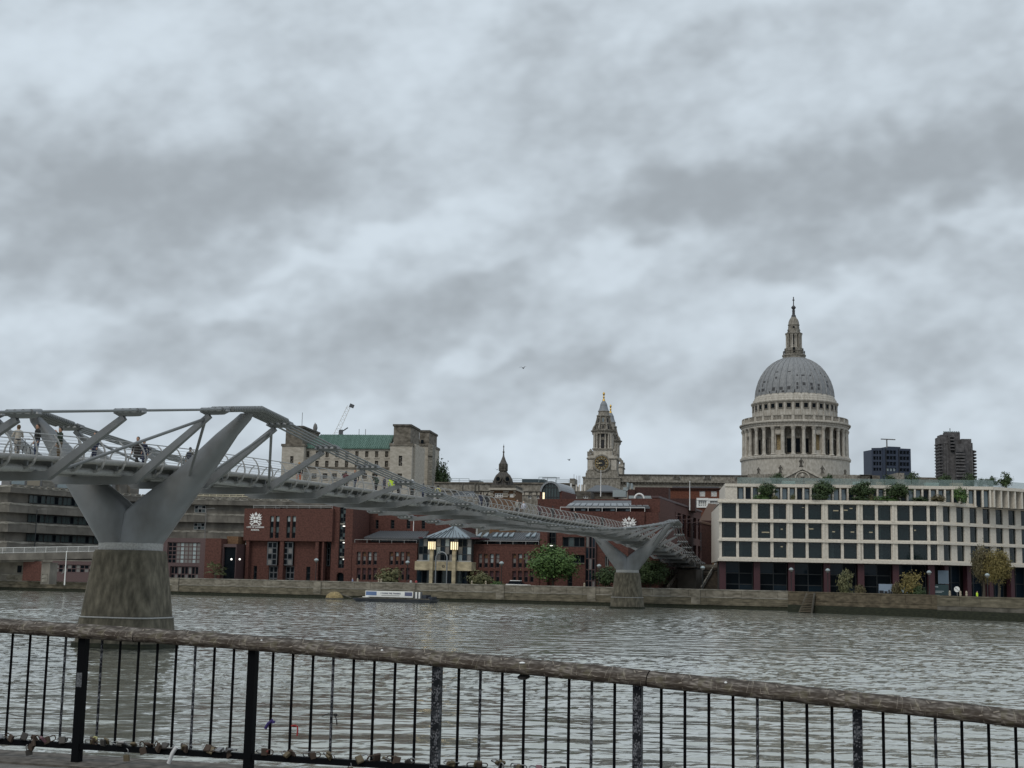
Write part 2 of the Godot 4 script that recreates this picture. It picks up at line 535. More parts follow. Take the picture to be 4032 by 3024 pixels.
	M.window_green = mat(0.045, 0.065, 0.065, 0.10)
	M.blind = mat(0.30, 0.35, 0.36, 0.5)
	M.blind_grey = mat(0.16, 0.155, 0.15, 0.5)
	M.office_glass = glass(0.10, 0.17, 0.18, 0.50)
	M.office_glass.metallic_specular = 0.4
	M.clear_glass = glass(0.42, 0.50, 0.48, 0.34)
	M.sky_glass = mat(0.16, 0.20, 0.22, 0.04, 0.3)  # pale blue-grey base colour stands in for reflected sky
	M.frame_dark = mat(0.02, 0.024, 0.026, 0.5)
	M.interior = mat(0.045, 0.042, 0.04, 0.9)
	M.interior_pale = mat(0.34, 0.29, 0.22, 0.9)
	M.curtain = mat(0.32, 0.42, 0.40, 0.9)
	M.lamp_warm = glow(1.0, 0.86, 0.55, 0.9)
	M.lamp_white = glow(1.0, 0.97, 0.90, 1.3)
	M.letter = mat(0.80, 0.80, 0.79, 0.5)
	M.tower_black = mat(0.034, 0.046, 0.075, 0.45, 0.2)
	M.tower_concrete = mat(0.15, 0.143, 0.145, 0.9, 0, t_mot, Vector3(0.06, 0.06, 0.06))
	M.trunk = mat(0.06, 0.048, 0.036, 0.9)
	M.rubber = mat(0.02, 0.02, 0.02, 0.8)
	M.hull_blue = mat(0.016, 0.022, 0.036, 0.5)
	M.rust = mat(0.20, 0.08, 0.035, 0.85)
	M.brass = mat(0.17, 0.135, 0.08, 0.6, 0.3, t_fine, Vector3(20, 20, 20))
	M.lock_steel = mat(0.34, 0.34, 0.34, 0.4, 0.7, t_fine, Vector3(20, 20, 20))
	M.lock_dark = mat(0.06, 0.055, 0.05, 0.6, 0.3)
	M.lock_red = mat(0.17, 0.035, 0.025, 0.5)
	M.lock_rust = mat(0.085, 0.058, 0.042, 0.8, 0.2, t_fine, Vector3(20, 20, 20))
	M.bird = mat(0.10, 0.10, 0.11, 0.8)

# ================================================================ river
func build_water() -> void:
	var na := FastNoiseLite.new()
	na.seed = 101; na.noise_type = FastNoiseLite.TYPE_SIMPLEX_SMOOTH; na.frequency = 1.0; na.fractal_octaves = 3; na.fractal_gain = 0.55; na.fractal_lacunarity = 2.2
	var nb := FastNoiseLite.new()
	nb.seed = 57; nb.noise_type = FastNoiseLite.TYPE_SIMPLEX_SMOOTH; nb.frequency = 0.02; nb.fractal_octaves = 3
	var zs := PackedFloat32Array()
	var z := 5.0
	while z < 330.0:
		zs.append(z)
		z += maxf(0.075, z * 0.0052)
	var cols := 420
	var rows := zs.size()
	var vs := PackedVector3Array(); vs.resize(rows * cols)
	var ns := PackedVector3Array(); ns.resize(rows * cols)
	var hgt := func(x: float, zz: float, far: float) -> float:
		var gust: float = clampf(0.75 + 1.25 * nb.get_noise_2d(x * 0.55, zz * 1.1), 0.22, 1.5)
		var a := na.get_noise_2d(x * 0.50 + 3.0, zz * 0.95) * 0.064
		var b := na.get_noise_2d(x * 1.7, zz * 2.4 + 17.0) * 0.016
		return (a * (0.35 + 0.65 * far) + b * far) * gust
	for j in rows:
		var zz := zs[j]
		var half := zz * 0.47 + 8.0
		var far := clampf(1.25 - zz / 160.0, 0.55, 1.0)
		var e := 0.07
		for i in cols:
			var x := lerpf(-half, half, i / float(cols - 1))
			var h0: float = hgt.call(x, -zz, far)
			var hx: float = hgt.call(x + e, -zz, far)
			var hz: float = hgt.call(x, -zz + e, far)
			vs[j * cols + i] = Vector3(x, h0, -zz)
			ns[j * cols + i] = Vector3(-(hx - h0) / e, 1.0, -(hz - h0) / e).normalized()
	var idx := PackedInt32Array()
	idx.resize((rows - 1) * (cols - 1) * 6)
	var k := 0
	for j in rows - 1:
		for i in cols - 1:
			var a := j * cols + i
			idx[k] = a; idx[k + 1] = a + cols; idx[k + 2] = a + cols + 1
			idx[k + 3] = a; idx[k + 4] = a + cols + 1; idx[k + 5] = a + 1
			k += 6
	var arr := []
	arr.resize(Mesh.ARRAY_MAX)
	arr[Mesh.ARRAY_VERTEX] = vs
	arr[Mesh.ARRAY_NORMAL] = ns
	arr[Mesh.ARRAY_INDEX] = idx
	var am := ArrayMesh.new()
	am.add_surface_from_arrays(Mesh.PRIMITIVE_TRIANGLES, arr)
	var wm := mat(0.60, 0.605, 0.545, 0.10, 0.66, noise_tex(61, 0.02, 4, Color(0.80, 0.80, 0.77), Color(1, 1, 1)), Vector3(0.012, 0.012, 0.02))
	wm.metallic_specular = 0.9
	var nt := FastNoiseLite.new()
	nt.seed = 71; nt.frequency = 0.03; nt.fractal_octaves = 4; nt.noise_type = FastNoiseLite.TYPE_SIMPLEX_SMOOTH
	var im := nt.get_seamless_image(512, 512)
	im.convert(Image.FORMAT_RGBA8)
	im.bump_map_to_normal_map(5.0)
	wm.normal_enabled = true
	wm.normal_texture = ImageTexture.create_from_image(im)
	wm.normal_scale = 0.45
	am.surface_set_material(0, wm)
	var o := MeshInstance3D.new()
	o.mesh = am
	o.name = "river"
	add_child(o)
	o.set_meta("kind", "structure")
	# the river beyond the finely rippled reach
	var mb := MB.new()
	mb.box(Vector3(0, -0.75, -150), Vector3(2400, 0.9, 420))
	structure("river_water", mb, wm)

func build_banks() -> void:
	# south walkway: paved ledge under the railing, with its coping
	var mb := MB.new()
	var a := fence_point(0.0)
	var b := fence_point(1.0)
	var d := (b - a).normalized()
	var nn := Vector3(d.z, 0, -d.x)      # towards the river
	if nn.z > 0: nn = -nn
	var p0 := a - d * 14.0
	var p1 := b + d * 14.0
	var gy := EYE.y - 1.49
	var mid := (p0 + p1) / 2
	mb.obox(Vector3(mid.x, gy / 2 - 0.6, mid.z) - nn * 19.82, d * p0.distance_to(p1) / 2, Vector3(0, gy / 2 + 0.585, 0), nn * 20.0)
	structure("walkway_ground", mb, M.paving)
	# north ground, from the river wall to the horizon
	var w0 := ony(600, 2339, 0)
	var w1 := ony(3100, 2404, 0)
	var q := (w1 - w0).normalized()
	var back := Vector3(q.z, 0, -q.x)
	if back.z > 0: back = -back
	var nb := MB.new()
	var m2 := (w0 + w1) / 2 + back * 1502.0
	nb.obox(Vector3(m2.x, 0.6, m2.z), q * 2500.0, Vector3(0, 1.6, 0), back * 1500.0)
	structure("north_ground", nb, M.earth)

func build_river_walls() -> void:
	# three lengths of embankment wall, each stands in the river along its own water line
	var runs := [
		[ony(-420, 2312, 0), ony(3103, 2405, 0), 3.22, "long pale stone river wall with a dark algae foot below the brick school", M.wall_stone, M.wall_stone_low, 3.1],
		[ony(3103, 2410, 0), ony(3692, 2433, 0), 3.22, "brown patched river wall with timber stairs below the white office", M.wall_brown, M.wall_brown, 4.2],
		[ony(3692, 2435, 0), ony(4500, 2470, 0), 3.15, "grey block river wall beyond the brown patched length", M.wall_stone_low, M.stone_sooty, 3.6]]
	var k := 0
	for r in runs:
		var a: Vector3 = r[0]
		var b: Vector3 = r[1]
		var f := facade(a, b.x - a.x, b.z - a.z)
		var len := a.distance_to(b)
		var top: float = r[2]
		var t := thing("river_wall", r[3], "wall", a)
		# parapet of separate blocks
		var u := 0.0
		var i := 0
		while u < len - 0.05:
			var w: float = minf(r[6] * (0.9 + 0.2 * rng.randf()), len - u)
			var mb := MB.new()
			mb.slab(f, u + 0.02, top - 1.25, u + w - 0.02, top - 0.16, -0.55, rng.randf() * 0.02)
			part("parapet_block", mb, r[4], t)
			u += w
			i += 1
		var cp := MB.new()
		cp.slab(f, 0, top - 0.16, len, top, -0.62, 0.09)
		part("coping", cp, M.concrete_light if k == 0 else r[4], t)
		var st := MB.new()
		st.slab(f, 0, top - 1.40, len, top - 1.25, -0.6, 0.10)
		part("string_course", st, M.concrete_light if k == 0 else r[4], t)
		# courses below
		var course_y := [top - 1.40, top - 2.05, 0.62]
		for c in 2:
			u = 0.0
			while u < len - 0.05:
				var w: float = minf((r[6] * 1.6) * (0.8 + 0.4 * rng.randf()), len - u)
				var mb := MB.new()
				mb.slab(f, u + 0.015, course_y[c + 1] + 0.015, u + w - 0.015, course_y[c] - 0.015, -0.55, 0.02 + rng.randf() * 0.04)
				part("stone_course", mb, r[5], t)
				u += w
		var lg := MB.new()
		lg.slab(f, 0, 0.62, len, 0.76, -0.5, 0.22)
		if k == 0: part("ledge", lg, M.wall_stone_low, t)
		var ft := MB.new()
		ft.slab(f, 0, -0.8, len, 0.62 if k == 0 else 1.15, -0.5, 0.10)
		part("algae_foot", ft, M.algae, t)
		var co := MB.new()
		co.slab(f, 0, -1.0, len, top - 0.3, -1.6, -0.56)
		part("core", co, M.wall_stone_low, t)
		if k == 0:
			for pxx in [690, 1250, 1620, 1970, 2330, 2740]:
				var uu := fuv(f, pxx, 2330).x
				var pm := MB.new()
				pm.slab(f, uu - 0.75, 0.76, uu + 0.75, top - 0.10, -0.2, 0.24)
				part("pilaster", pm, M.wall_stone, t)
		k += 1

func bank(x: float, off: float) -> Vector3:
	# on the embankment, off metres behind the long river wall, along photo column x
	var w0 := ony(-420, 2312, 0)
	var w1 := ony(3103, 2405, 0)
	var f := facade(w0, w1.x - w0.x, w1.z - w0.z)
	var u := fuv(f, x, 2290, -off).x
	return fpos(f, u, 2.2, -off)

# ================================================================ footbridge
const BP1 := Vector2(-22.3, -81.2)
const BU := Vector2(0.28722, -0.95786)
const BR := Vector2(0.95786, 0.28722)
const BL := 143.44
func bp(s: float, w: float, y: float) -> Vector3:
	return Vector3(BP1.x + BU.x * s + BR.x * w, y, BP1.y + BU.y * s + BR.y * w)
func table(t: Array, s: float) -> float:
	if s <= t[0][0]: return t[0][1]
	for i in t.size() - 1:
		if s <= t[i + 1][0]:
			var k: float = (s - t[i][0]) / (t[i + 1][0] - t[i][0])
			var p0: float = t[maxi(i - 1, 0)][1]
			var p3: float = t[mini(i + 2, t.size() - 1)][1]
			return cubic_interpolate(t[i][1], t[i + 1][1], p0, p3, k) if k > 0 and k < 1 else lerpf(t[i][1], t[i + 1][1], k)
	return t[t.size() - 1][1]
func deck_y(s: float) -> float:
	return table([[-45.0, 8.3], [-30.0, 9.2], [-15.0, 9.95], [0.0, 10.62], [15.0, 11.0], [30.0, 11.25], [50.0, 11.47], [72.0, 11.62], [97.0, 11.74], [120.0, 11.86], [143.0, 11.62], [160.0, 10.85], [180.0, 9.6], [205.0, 7.9]], s)
func cable_w(s: float) -> float:
	if s < 0: return 7.45 + s * 0.036
	if s < BL:
		var t := (s - BL / 2) / (BL / 2)
		return 5.6 + 1.95 * t * t
	return table([[BL, 7.45], [BL + 4, 7.1], [BL + 12, 6.2], [BL + 20, 5.45], [BL + 28, 4.8], [BL + 36, 4.0], [BL + 44, 3.4], [BL + 52, 2.8], [BL + 64, 2.3]], s)
func cable_y(s: float) -> float:
	if s < 0: return 13.85 + s * 0.129
	if s < BL:
		var t := (s - BL / 2) / (BL / 2)
		return 10.32 + 3.55 * t * t
	return table([[BL, 13.75], [BL + 4, 13.1], [BL + 12, 12.1], [BL + 20, 11.2], [BL + 28, 10.4], [BL + 36, 9.7], [BL + 44, 9.1], [BL + 52, 8.55], [BL + 64, 7.9]], s)

func build_bridge() -> void:
	var t := thing("footbridge", "long steel suspension footbridge with low side cables crossing the river to the far bank", "bridge", bp(0, 0, 0))
	var s0 := -44.0
	var s1 := 204.0
	# ---- deck panels with edge tubes, in 8 m bays
	var bay := s0
	while bay < s1 - 0.1:
		var e := minf(bay + 8.0, s1)
		var mb := MB.new()
		var a := bay + 0.02
		var b := e - 0.02
		var ya := deck_y(a)
		var yb := deck_y(b)
		mb.hexa([bp(a, -2.0, ya - 0.22), bp(a, 2.0, ya - 0.22), bp(b, 2.0, yb - 0.22), bp(b, -2.0, yb - 0.22), bp(a, -2.0, ya - 0.10), bp(a, 2.0, ya - 0.10), bp(b, 2.0, yb - 0.10), bp(b, -2.0, yb - 0.10)])
		part("deck_panel", mb, M.deck, t)
		bay = e
	var crossb := MB.new()
	var ss := s0 + 1.0
	while ss < s1:
		var y := deck_y(ss)
		crossb.beam(bp(ss, -2.0, y - 0.38), bp(ss, 2.0, y - 0.38), 0.12, 0.30)
		ss += 2.0
	var cb := part("deck_ribs", crossb, M.steel, t)
	cb.set_meta("kind", "stuff")
	for side in [-1.0, 1.0]:
		for lv in [[2.18, -0.10, 0.15, "edge_tube", M.deck], [1.62, -0.62, 0.20, "lower_tube", M.steel_light]]:
			var pts := PackedVector3Array()
			var s := s0
			while s <= s1 + 0.01:
				pts.append(bp(s, side * lv[0], deck_y(s) + lv[1]))
				s += 4.0
			var mb := MB.new()
			mb.tube(pts, lv[2], 10)
			part(lv[3], mb, lv[4], t)
		# handrail, lower rail and wires
		for lv in [[1.98, 1.14, 0.032, "handrail", M.steel_light], [2.40, 0.42, 0.022, "foot_rail", M.steel_light]]:
			var pts := PackedVector3Array()
			var s := s0
			while s <= s1 + 0.01:
				pts.append(bp(s, side * lv[0], deck_y(s) + lv[1]))
				s += 4.0
			var mb := MB.new()
			mb.tube(pts, lv[2], 6)
			part(lv[3], mb, lv[4], t)
		for k in 6:
			var q := 0.12 + k * 0.155
			var wv := 2.5 - 0.32 * pow(maxf(q - 0.1, 0.0), 1.5)
			var pts := PackedVector3Array()
			var s := s0
			while s <= s1 + 0.01:
				pts.append(bp(s, side * (wv - 0.03), deck_y(s) + q + 0.03))
				s += 4.0
			var mb := MB.new()
			mb.tube(pts, 0.008, 4)
			part("balustrade_wire", mb, M.steel_light, t)
	# ---- curved balusters every two metres
	var prof := [Vector2(1.62, -0.66), Vector2(2.0, -0.62), Vector2(2.30, -0.42), Vector2(2.47, -0.10), Vector2(2.50, 0.22), Vector2(2.40, 0.60), Vector2(2.22, 0.92), Vector2(1.98, 1.14)]
	for side in [-1.0, 1.0]:
		var mb := MB.new()
		for i in prof.size() - 1:
			var p: Vector2 = prof[i]
			var q: Vector2 = prof[i + 1]
			var a := Vector3(BR.x * p.x * side, p.y, BR.y * p.x * side)
			var b := Vector3(BR.x * q.x * side, q.y, BR.y * q.x * side)
			var wd := lerpf(0.15, 0.07, i / 6.0)
			var we := lerpf(0.15, 0.07, (i + 1) / 6.0)
			mb.beam2(a, b + (b - a).normalized() * 0.02, 0.045, wd, 0.045, we, Vector3(BU.x, 0, BU.y))
		var mesh := mb.mesh(M.steel_light)
		var s := s0 + 1.0
		while s < s1:
			piece("baluster", mesh, t, Transform3D(Basis(), bp(s, 0, deck_y(s))))
			s += 2.0
	# ---- transverse arms with their cable clamps
	var arms := []
	for k in 6: arms.append(-4.0 - 8.0 * k)
	for k in 18: arms.append(4.0 + 7.97 * k)
	for k in 8: arms.append(BL + 4.0 + 8.0 * k)
	for s in arms:
		var mb := MB.new()
		var dy := deck_y(s)
		var cy := cable_y(s) - 0.26
		var cw := cable_w(s)
		var ud := Vector3(BU.x, 0, BU.y)
		var low := minf(dy - 1.02, cy + 0.25)
		for side in [-1.0, 1.0]:
			mb.beam2(bp(s, 0, low), bp(s, side * 2.6, low + 0.03), 0.34, 0.46, 0.34, 0.46, ud)
			mb.beam2(bp(s, side * 2.5, low + 0.02), bp(s, side * (cw - 0.3), cy - 0.02), 0.34, 0.46, 0.26, 0.30, ud)
		var arm := part("transverse_arm", mb, M.steel, t)
		for side in [-1.0, 1.0]:
			var cl := MB.new()
			var ring0 := []
			var ring1 := []
			var ring2 := []
			for i in 14:
				var a := TAU * i / 14
				ring0.append(Vector3(BR.x * cos(a) * 0.62 - BU.x * sin(a) * -0.16, 0, BR.y * cos(a) * 0.62 - BU.y * sin(a) * -0.16))
				ring1.append(Vector3(BR.x * cos(a) * 0.95 - BU.x * sin(a) * -0.36, 0.16, BR.y * cos(a) * 0.95 - BU.y * sin(a) * -0.36))
				ring2.append(Vector3(BR.x * cos(a) * 0.90 - BU.x * sin(a) * -0.30, 0.26, BR.y * cos(a) * 0.90 - BU.y * sin(a) * -0.30))
			ring0.reverse(); ring1.reverse(); ring2.reverse()
			cl.loft([ring0, ring1, ring2], bp(s, side * cw, cy + 0.02))
			for c in 4:
				var lw: float = side * cw + (c - 1.5) * 0.42
				cl.rod(bp(s - 0.34, lw, cable_y(s - 0.34) + 0.04), bp(s + 0.34, lw, cable_y(s + 0.34) + 0.04), 0.125, 8)
			part("cable_clamp", cl, M.steel, arm)
	# ---- eight cables
	for side in [-1.0, 1.0]:
		for c in 4:
			var pts := PackedVector3Array()
			var s := -45.0
			while s < BL + 62:
				pts.append(bp(s, side * cable_w(s) + (c - 1.5) * 0.42, cable_y(s) + 0.04))
				s += 2.0
			var mb := MB.new()
			mb.tube(pts, 0.062, 8)
			part("cable", mb, M.cable, t)
	# ---- piers
	for k in 2: build_pier(t, BL * k, k)
	# ---- diagonal struts beside the near pier and the far pier
	for sp in [0.0, BL]:
		for dirn in [-1.0, 1.0]:
			for side in [-1.0, 1.0]:
				var sa: float = sp + 4.0 * dirn
				var top := bp(sa, side * (cable_w(sa) - 0.55), cable_y(sa) - 0.45)
				var m1 := MB.new()
				m1.rod(top, bp(sp + 12.0 * dirn, side * 2.75, deck_y(sp + 12.0 * dirn) - 0.85), 0.085, 8)
				part("bracing_strut", m1, M.steel, t)
				var m2 := MB.new()
				m2.rod(top, bp(sp + 0.6 * dirn, side * 3.9, 9.7), 0.085, 8)
				part("bracing_strut", m2, M.steel, t)
	# ---- where the deck lands on the far bank
	var ab := MB.new()
	var y := deck_y(s1)
	ab.hexa([bp(s1 - 6, -2.4, 2.2), bp(s1 - 6, 2.4, 2.2), bp(s1 + 24, 3.0, 2.2), bp(s1 + 24, -3.0, 2.2), bp(s1 - 6, -2.4, y - 1.2), bp(s1 - 6, 2.4, y - 1.2), bp(s1 + 24, 3.0, y - 0.9), bp(s1 + 24, -3.0, y - 0.9)])
	part("abutment", ab, M.concrete, t)

func build_pier(t: Node3D, s: float, k: int) -> void:
	var base := Node3D.new()
	base.name = "pier"
	t.add_child(base, true)
	base.position = bp(s, 0, 0) - origin_of(t)
	# concrete foot: tapered, rounded at its two ends, a ledge near the water
	var body := MB.new()
	var top := 5.62
	var rings := []
	for lv in [[-1.0, 2.72, 2.30], [0.35, 2.62, 2.22], [0.36, 2.56, 2.16], [1.72, 2.42, 2.02], [1.74, 2.36, 1.98], [top - 0.16, 1.92, 1.55], [top, 1.84, 1.47]]:
		var ring := []
		for i in 28:
			var a := TAU * i / 28
			var ca := cos(a)
			var sa := sin(a)
			var x := signf(ca) * pow(absf(ca), 0.42)
			var z := signf(sa) * pow(absf(sa), 0.55)
			ring.append(Vector3(BR.x * x * lv[1] + BU.x * z * lv[2], lv[0], BR.y * x * lv[1] + BU.y * z * lv[2]))
		rings.append(ring)
	body.loft(rings, bp(s, 0, 0))
	part("concrete_foot", body, M.pier, base)
	var wet := MB.new()
	var wr := []
	for lv in [[-0.9, 2.80, 2.38], [0.30, 2.72, 2.32]]:
		var ring := []
		for i in 28:
			var a := TAU * i / 28
			var ca := cos(a)
			var sa := sin(a)
			ring.append(Vector3(BR.x * signf(ca) * pow(absf(ca), 0.42) * lv[1] + BU.x * signf(sa) * pow(absf(sa), 0.55) * lv[2], lv[0], BR.y * signf(ca) * pow(absf(ca), 0.42) * lv[1] + BU.y * signf(sa) * pow(absf(sa), 0.55) * lv[2]))
		wr.append(ring)
	wet.loft(wr, bp(s, 0, 0))
	part("wet_skirt", wet, M.algae, base)
	var rope := MB.new()
	var rp := PackedVector3Array()
	for i in 29:
		var a := TAU * i / 28
		var ca := cos(a)
		var sa := sin(a)
		rp.append(bp(s + signf(sa) * pow(absf(sa), 0.55) * 2.03, signf(ca) * pow(absf(ca), 0.42) * 2.43, 1.75))
	rope.tube(rp, 0.05, 6)
	part("grab_chain", rope, M.steel_light, base)
	# steel seat and the two arms of the Y
	var seat := MB.new()
	var sr := []
	for lv in [[top - 0.02, 1.78, 1.36], [top + 0.42, 1.78, 1.36]]:
		var ring := []
		for i in 24:
			var a := TAU * i / 24
			var ca := cos(a)
			var sa := sin(a)
			ring.append(Vector3(BR.x * signf(ca) * pow(absf(ca), 0.5) * lv[1] + BU.x * signf(sa) * pow(absf(sa), 0.7) * lv[2], lv[0], BR.y * signf(ca) * pow(absf(ca), 0.5) * lv[1] + BU.y * signf(sa) * pow(absf(sa), 0.7) * lv[2]))
		sr.append(ring)
	seat.loft(sr, bp(s, 0, 0))
	part("steel_seat", seat, M.steel_light, base)
	for side in [-1.0, 1.0]:
		var arm := MB.new()
		var n := 22
		# sections from the seat up to the tip: inner and outer edge across the bridge, thickness along it
		var sec := [[top + 0.40, -0.5, 1.76, 1.32], [7.0, -0.5, 2.52, 1.30], [7.8, -0.35, 3.15, 1.24], [8.5, 0.5, 3.68, 1.16], [10.25, 2.97, 4.98, 0.94], [12.4, 5.35, 6.52, 0.60], [13.3, 6.45, 7.38, 0.40], [13.62, 6.8, 7.55, 0.28]]
		var prev := []
		var prevn := []
		for q in sec.size():
			var c: Array = sec[q]
			var mid: float = (c[1] + c[2]) / 2
			var hw: float = (c[2] - c[1]) / 2
			var ring := []
			var rn := []
			for i in n:
				var a := TAU * i / n
				var ca := cos(a)
				var sa := sin(a)
				var ex := 0.62
				var xx: float = signf(ca) * pow(absf(ca), ex) * hw
				var zz: float = signf(sa) * pow(absf(sa), 0.75) * c[3]
				ring.append(bp(s + zz, side * (mid + xx), c[0]))
				rn.append(Vector3(BR.x * side * ca * c[3] + BU.x * sa * hw, -0.5 * ca * c[3] * (1.0 if q > 3 else 0.6), BR.y * side * ca * c[3] + BU.y * sa * hw).normalized())
			if q > 0:
				for i in n:
					var j := (i + 1) % n
					if side > 0:
						arm.tri(prev[i], prev[j], ring[j], prevn[i], prevn[j], rn[j])
						arm.tri(prev[i], ring[j], ring[i], prevn[i], rn[j], rn[i])
					else:
						arm.tri(prev[j], prev[i], ring[i], prevn[j], prevn[i], rn[i])
						arm.tri(prev[j], ring[i], ring[j], prevn[j], rn[i], rn[j])
			if q == sec.size() - 1: arm.cap(ring, Vector3.ZERO, true)
			prev = ring
			prevn = rn
		part("steel_arm", arm, M.steel, base)
		# ribbed saddle sleeves over the tip
		for c in 4:
			var sl := MB.new()
			var lw: float = side * 7.45 + (c - 1.5) * 0.42
			var x := -3.4
			while x < 3.4:
				var p := bp(s + x, lw + 0.0, cable_y(s + x) + 0.05)
				var p2 := bp(s + x + 0.13, lw, cable_y(s + x + 0.13) + 0.05)
				sl.rod(p, p2, 0.17, 8)
				x += 0.19
			sl.tube(PackedVector3Array([bp(s - 3.5, lw, cable_y(s - 3.5) + 0.05), bp(s - 0.4, lw, cable_y(s - 0.4) + 0.05), bp(s + 0.4, lw, cable_y(s + 0.4) + 0.05), bp(s + 3.5, lw, cable_y(s + 3.5) + 0.05)]), 0.13, 8)
			part("saddle_sleeve", sl, M.cable, base)

# ================================================================ facade helpers
func wall(mb: MB, f: Dictionary, rect: Array, d0: float, d1: float, holes: Array) -> void:
	var xs := [rect[0], rect[2]]
	var ys := [rect[1], rect[3]]
	for h in holes:
		for q in [h[0], h[2]]:
			if q > rect[0] + 0.01 and q < rect[2] - 0.01: xs.append(q)
		for q in [h[1], h[3]]:
			if q > rect[1] + 0.01 and q < rect[3] - 0.01: ys.append(q)
	xs.sort(); ys.sort()
	for j in ys.size() - 1:
		if ys[j + 1] - ys[j] < 1e-4: continue
		var yc: float = (ys[j] + ys[j + 1]) / 2
		var run := -1
		for i in xs.size():
			var open := true
			if i < xs.size() - 1:
				if xs[i + 1] - xs[i] < 1e-4: continue
				var xc: float = (xs[i] + xs[i + 1]) / 2
				open = false
				for h in holes:
					if xc > h[0] and xc < h[2] and yc > h[1] and yc < h[3]:
						open = true
						break
			if open:
				if run >= 0: mb.slab(f, xs[run], ys[j], xs[i], ys[j + 1], d0, d1)
				run = -1
			elif run < 0: run = i
func window(t: Node3D, f: Dictionary, r: Array, d: float, nx: int, ny: int, frame: Material, panes: Array, bar := 0.07, called := "window") -> MeshInstance3D:
	# a frame of bars (the part) holding its panes (the sub-parts); d is the outer face of the glass
	var mb := MB.new()
	var u0: float = r[0]
	var y0: float = r[1]
	var u1: float = r[2]
	var y1: float = r[3]
	for i in nx + 1:
		var u := lerpf(u0 + bar / 2, u1 - bar / 2, i / float(nx))
		mb.slab(f, u - bar / 2, y0, u + bar / 2, y1, d - 0.05, d + 0.06)
	for j in ny + 1:
		var y := lerpf(y0 + bar / 2, y1 - bar / 2, j / float(ny))
		mb.slab(f, u0, y - bar / 2, u1, y + bar / 2, d - 0.045, d + 0.052)
	var w := part(called, mb, frame, t)
	for j in ny:
		for i in nx:
			var a := lerpf(u0, u1, i / float(nx))
			var b := lerpf(u0, u1, (i + 1) / float(nx))
			var c := lerpf(y0, y1, j / float(ny))
			var e := lerpf(y0, y1, (j + 1) / float(ny))
			var pm := MB.new()
			pm.slab(f, a + bar * 0.4, c + bar * 0.4, b - bar * 0.4, e - bar * 0.4, d - 0.03, d)
			part("pane", pm, panes[(j * nx + i) % panes.size()], w)
	return w
func railing(t: Node3D, a: Vector3, b: Vector3, h: float, step: float, m: Material, r := 0.03, mid := true) -> void:
	var mb := MB.new()
	mb.rod(a + Vector3(0, h, 0), b + Vector3(0, h, 0), r, 5)
	if mid: mb.rod(a + Vector3(0, h * 0.5, 0), b + Vector3(0, h * 0.5, 0), r * 0.8, 5)
	var n := maxi(1, int(a.distance_to(b) / step))
	for i in n + 1:
		var p := a.lerp(b, i / float(n))
		mb.rod(p, p + Vector3(0, h, 0), r, 5)
	part("roof_railing", mb, m, t)
func crest(t: Node3D, f: Dictionary, u: float, y: float, w: float, d: float) -> void:
	# white heraldic badge: a shield with a cross between two spiky winged supporters under a crest
	var mb := MB.new()
	var bs := fbasis(f)
	var o := fpos(f, u, y, d)
	var leaf := func(x: float, yy: float, ang: float, len: float, wd: float) -> void:
		var c := Vector2(cos(ang), sin(ang))
		var s := Vector2(-c.y, c.x)
		var p := [Vector2(x, yy), Vector2(x, yy) + c * len * 0.45 + s * wd, Vector2(x, yy) + c * len, Vector2(x, yy) + c * len * 0.45 - s * wd]
		var fr_ := []
		var bk := []
		for q in p:
			fr_.append(o + bs * Vector3(q.x * w, q.y * w, 0.10))
			bk.append(o + bs * Vector3(q.x * w, q.y * w, 0.0))
		mb.quad(fr_[0], fr_[3], fr_[2], fr_[1])
		for i in 4:
			var j := (i + 1) % 4
			mb.quad(fr_[i], fr_[j], bk[j], bk[i])
	for sx in [-1.0, 1.0]:
		for k in [[0.16, 0.06, 0.35, 0.42, 0.05], [0.16, 0.10, 0.75, 0.44, 0.05], [0.14, 0.16, 1.10, 0.36, 0.05], [0.18, -0.02, 0.02, 0.36, 0.05], [0.18, -0.14, -0.25, 0.34, 0.05], [0.14, -0.26, -0.55, 0.32, 0.05], [0.30, 0.16, 1.5, 0.24, 0.04], [0.34, -0.30, -0.2, 0.18, 0.04], [0.22, -0.34, 2.3, 0.26, 0.04], [0.10, 0.30, 1.9, 0.22, 0.04], [0.36, 0.00, 1.2, 0.22, 0.04]]:
			var ang: float = k[2] if sx > 0 else PI - k[2]
			leaf.call(k[0] * sx, k[1], ang, k[3], k[4])
	leaf.call(0.0, 0.22, PI / 2, 0.36, 0.06)
	for q in [[-0.105, 0.10], [0.105, 0.10], [-0.09, -0.16], [0.09, -0.16]]:
		mb.obox(o + bs * Vector3(q[0] * w, q[1] * w, 0.06), bs.x * w * 0.075, Vector3(0, w * 0.10, 0), bs.z * 0.06)
	for q in [-0.30, -0.10, 0.10, 0.30]:
		mb.obox(o + bs * Vector3(q * w, -0.44 * w, 0.05), bs.x * w * 0.085, Vector3(0, w * 0.022, 0), bs.z * 0.05)
	part("crest", mb, M.letter, t)
func lettering(t: Node3D, text: String, pos: Vector3, bs: Basis, width: float, m: Material, serif := true, depth := 0.06, called := "lettering") -> void:
	var tm := TextMesh.new()
	var sf := SystemFont.new()
	sf.font_names = PackedStringArray(["Droid Serif" if serif else "Droid Sans"])
	sf.font_weight = 700
	tm.font = sf
	tm.text = text
	tm.font_size = 64
	tm.pixel_size = 0.01
	tm.depth = 0.1
	var aw := tm.get_aabb().size.x
	tm.pixel_size = 0.01 * width / maxf(aw, 0.01)
	tm.depth = depth
	tm.material = m
	var o := MeshInstance3D.new()
	o.mesh = tm
	o.name = called
	t.add_child(o, true)
	o.transform = Transform3D(bs, pos - origin_of(t))
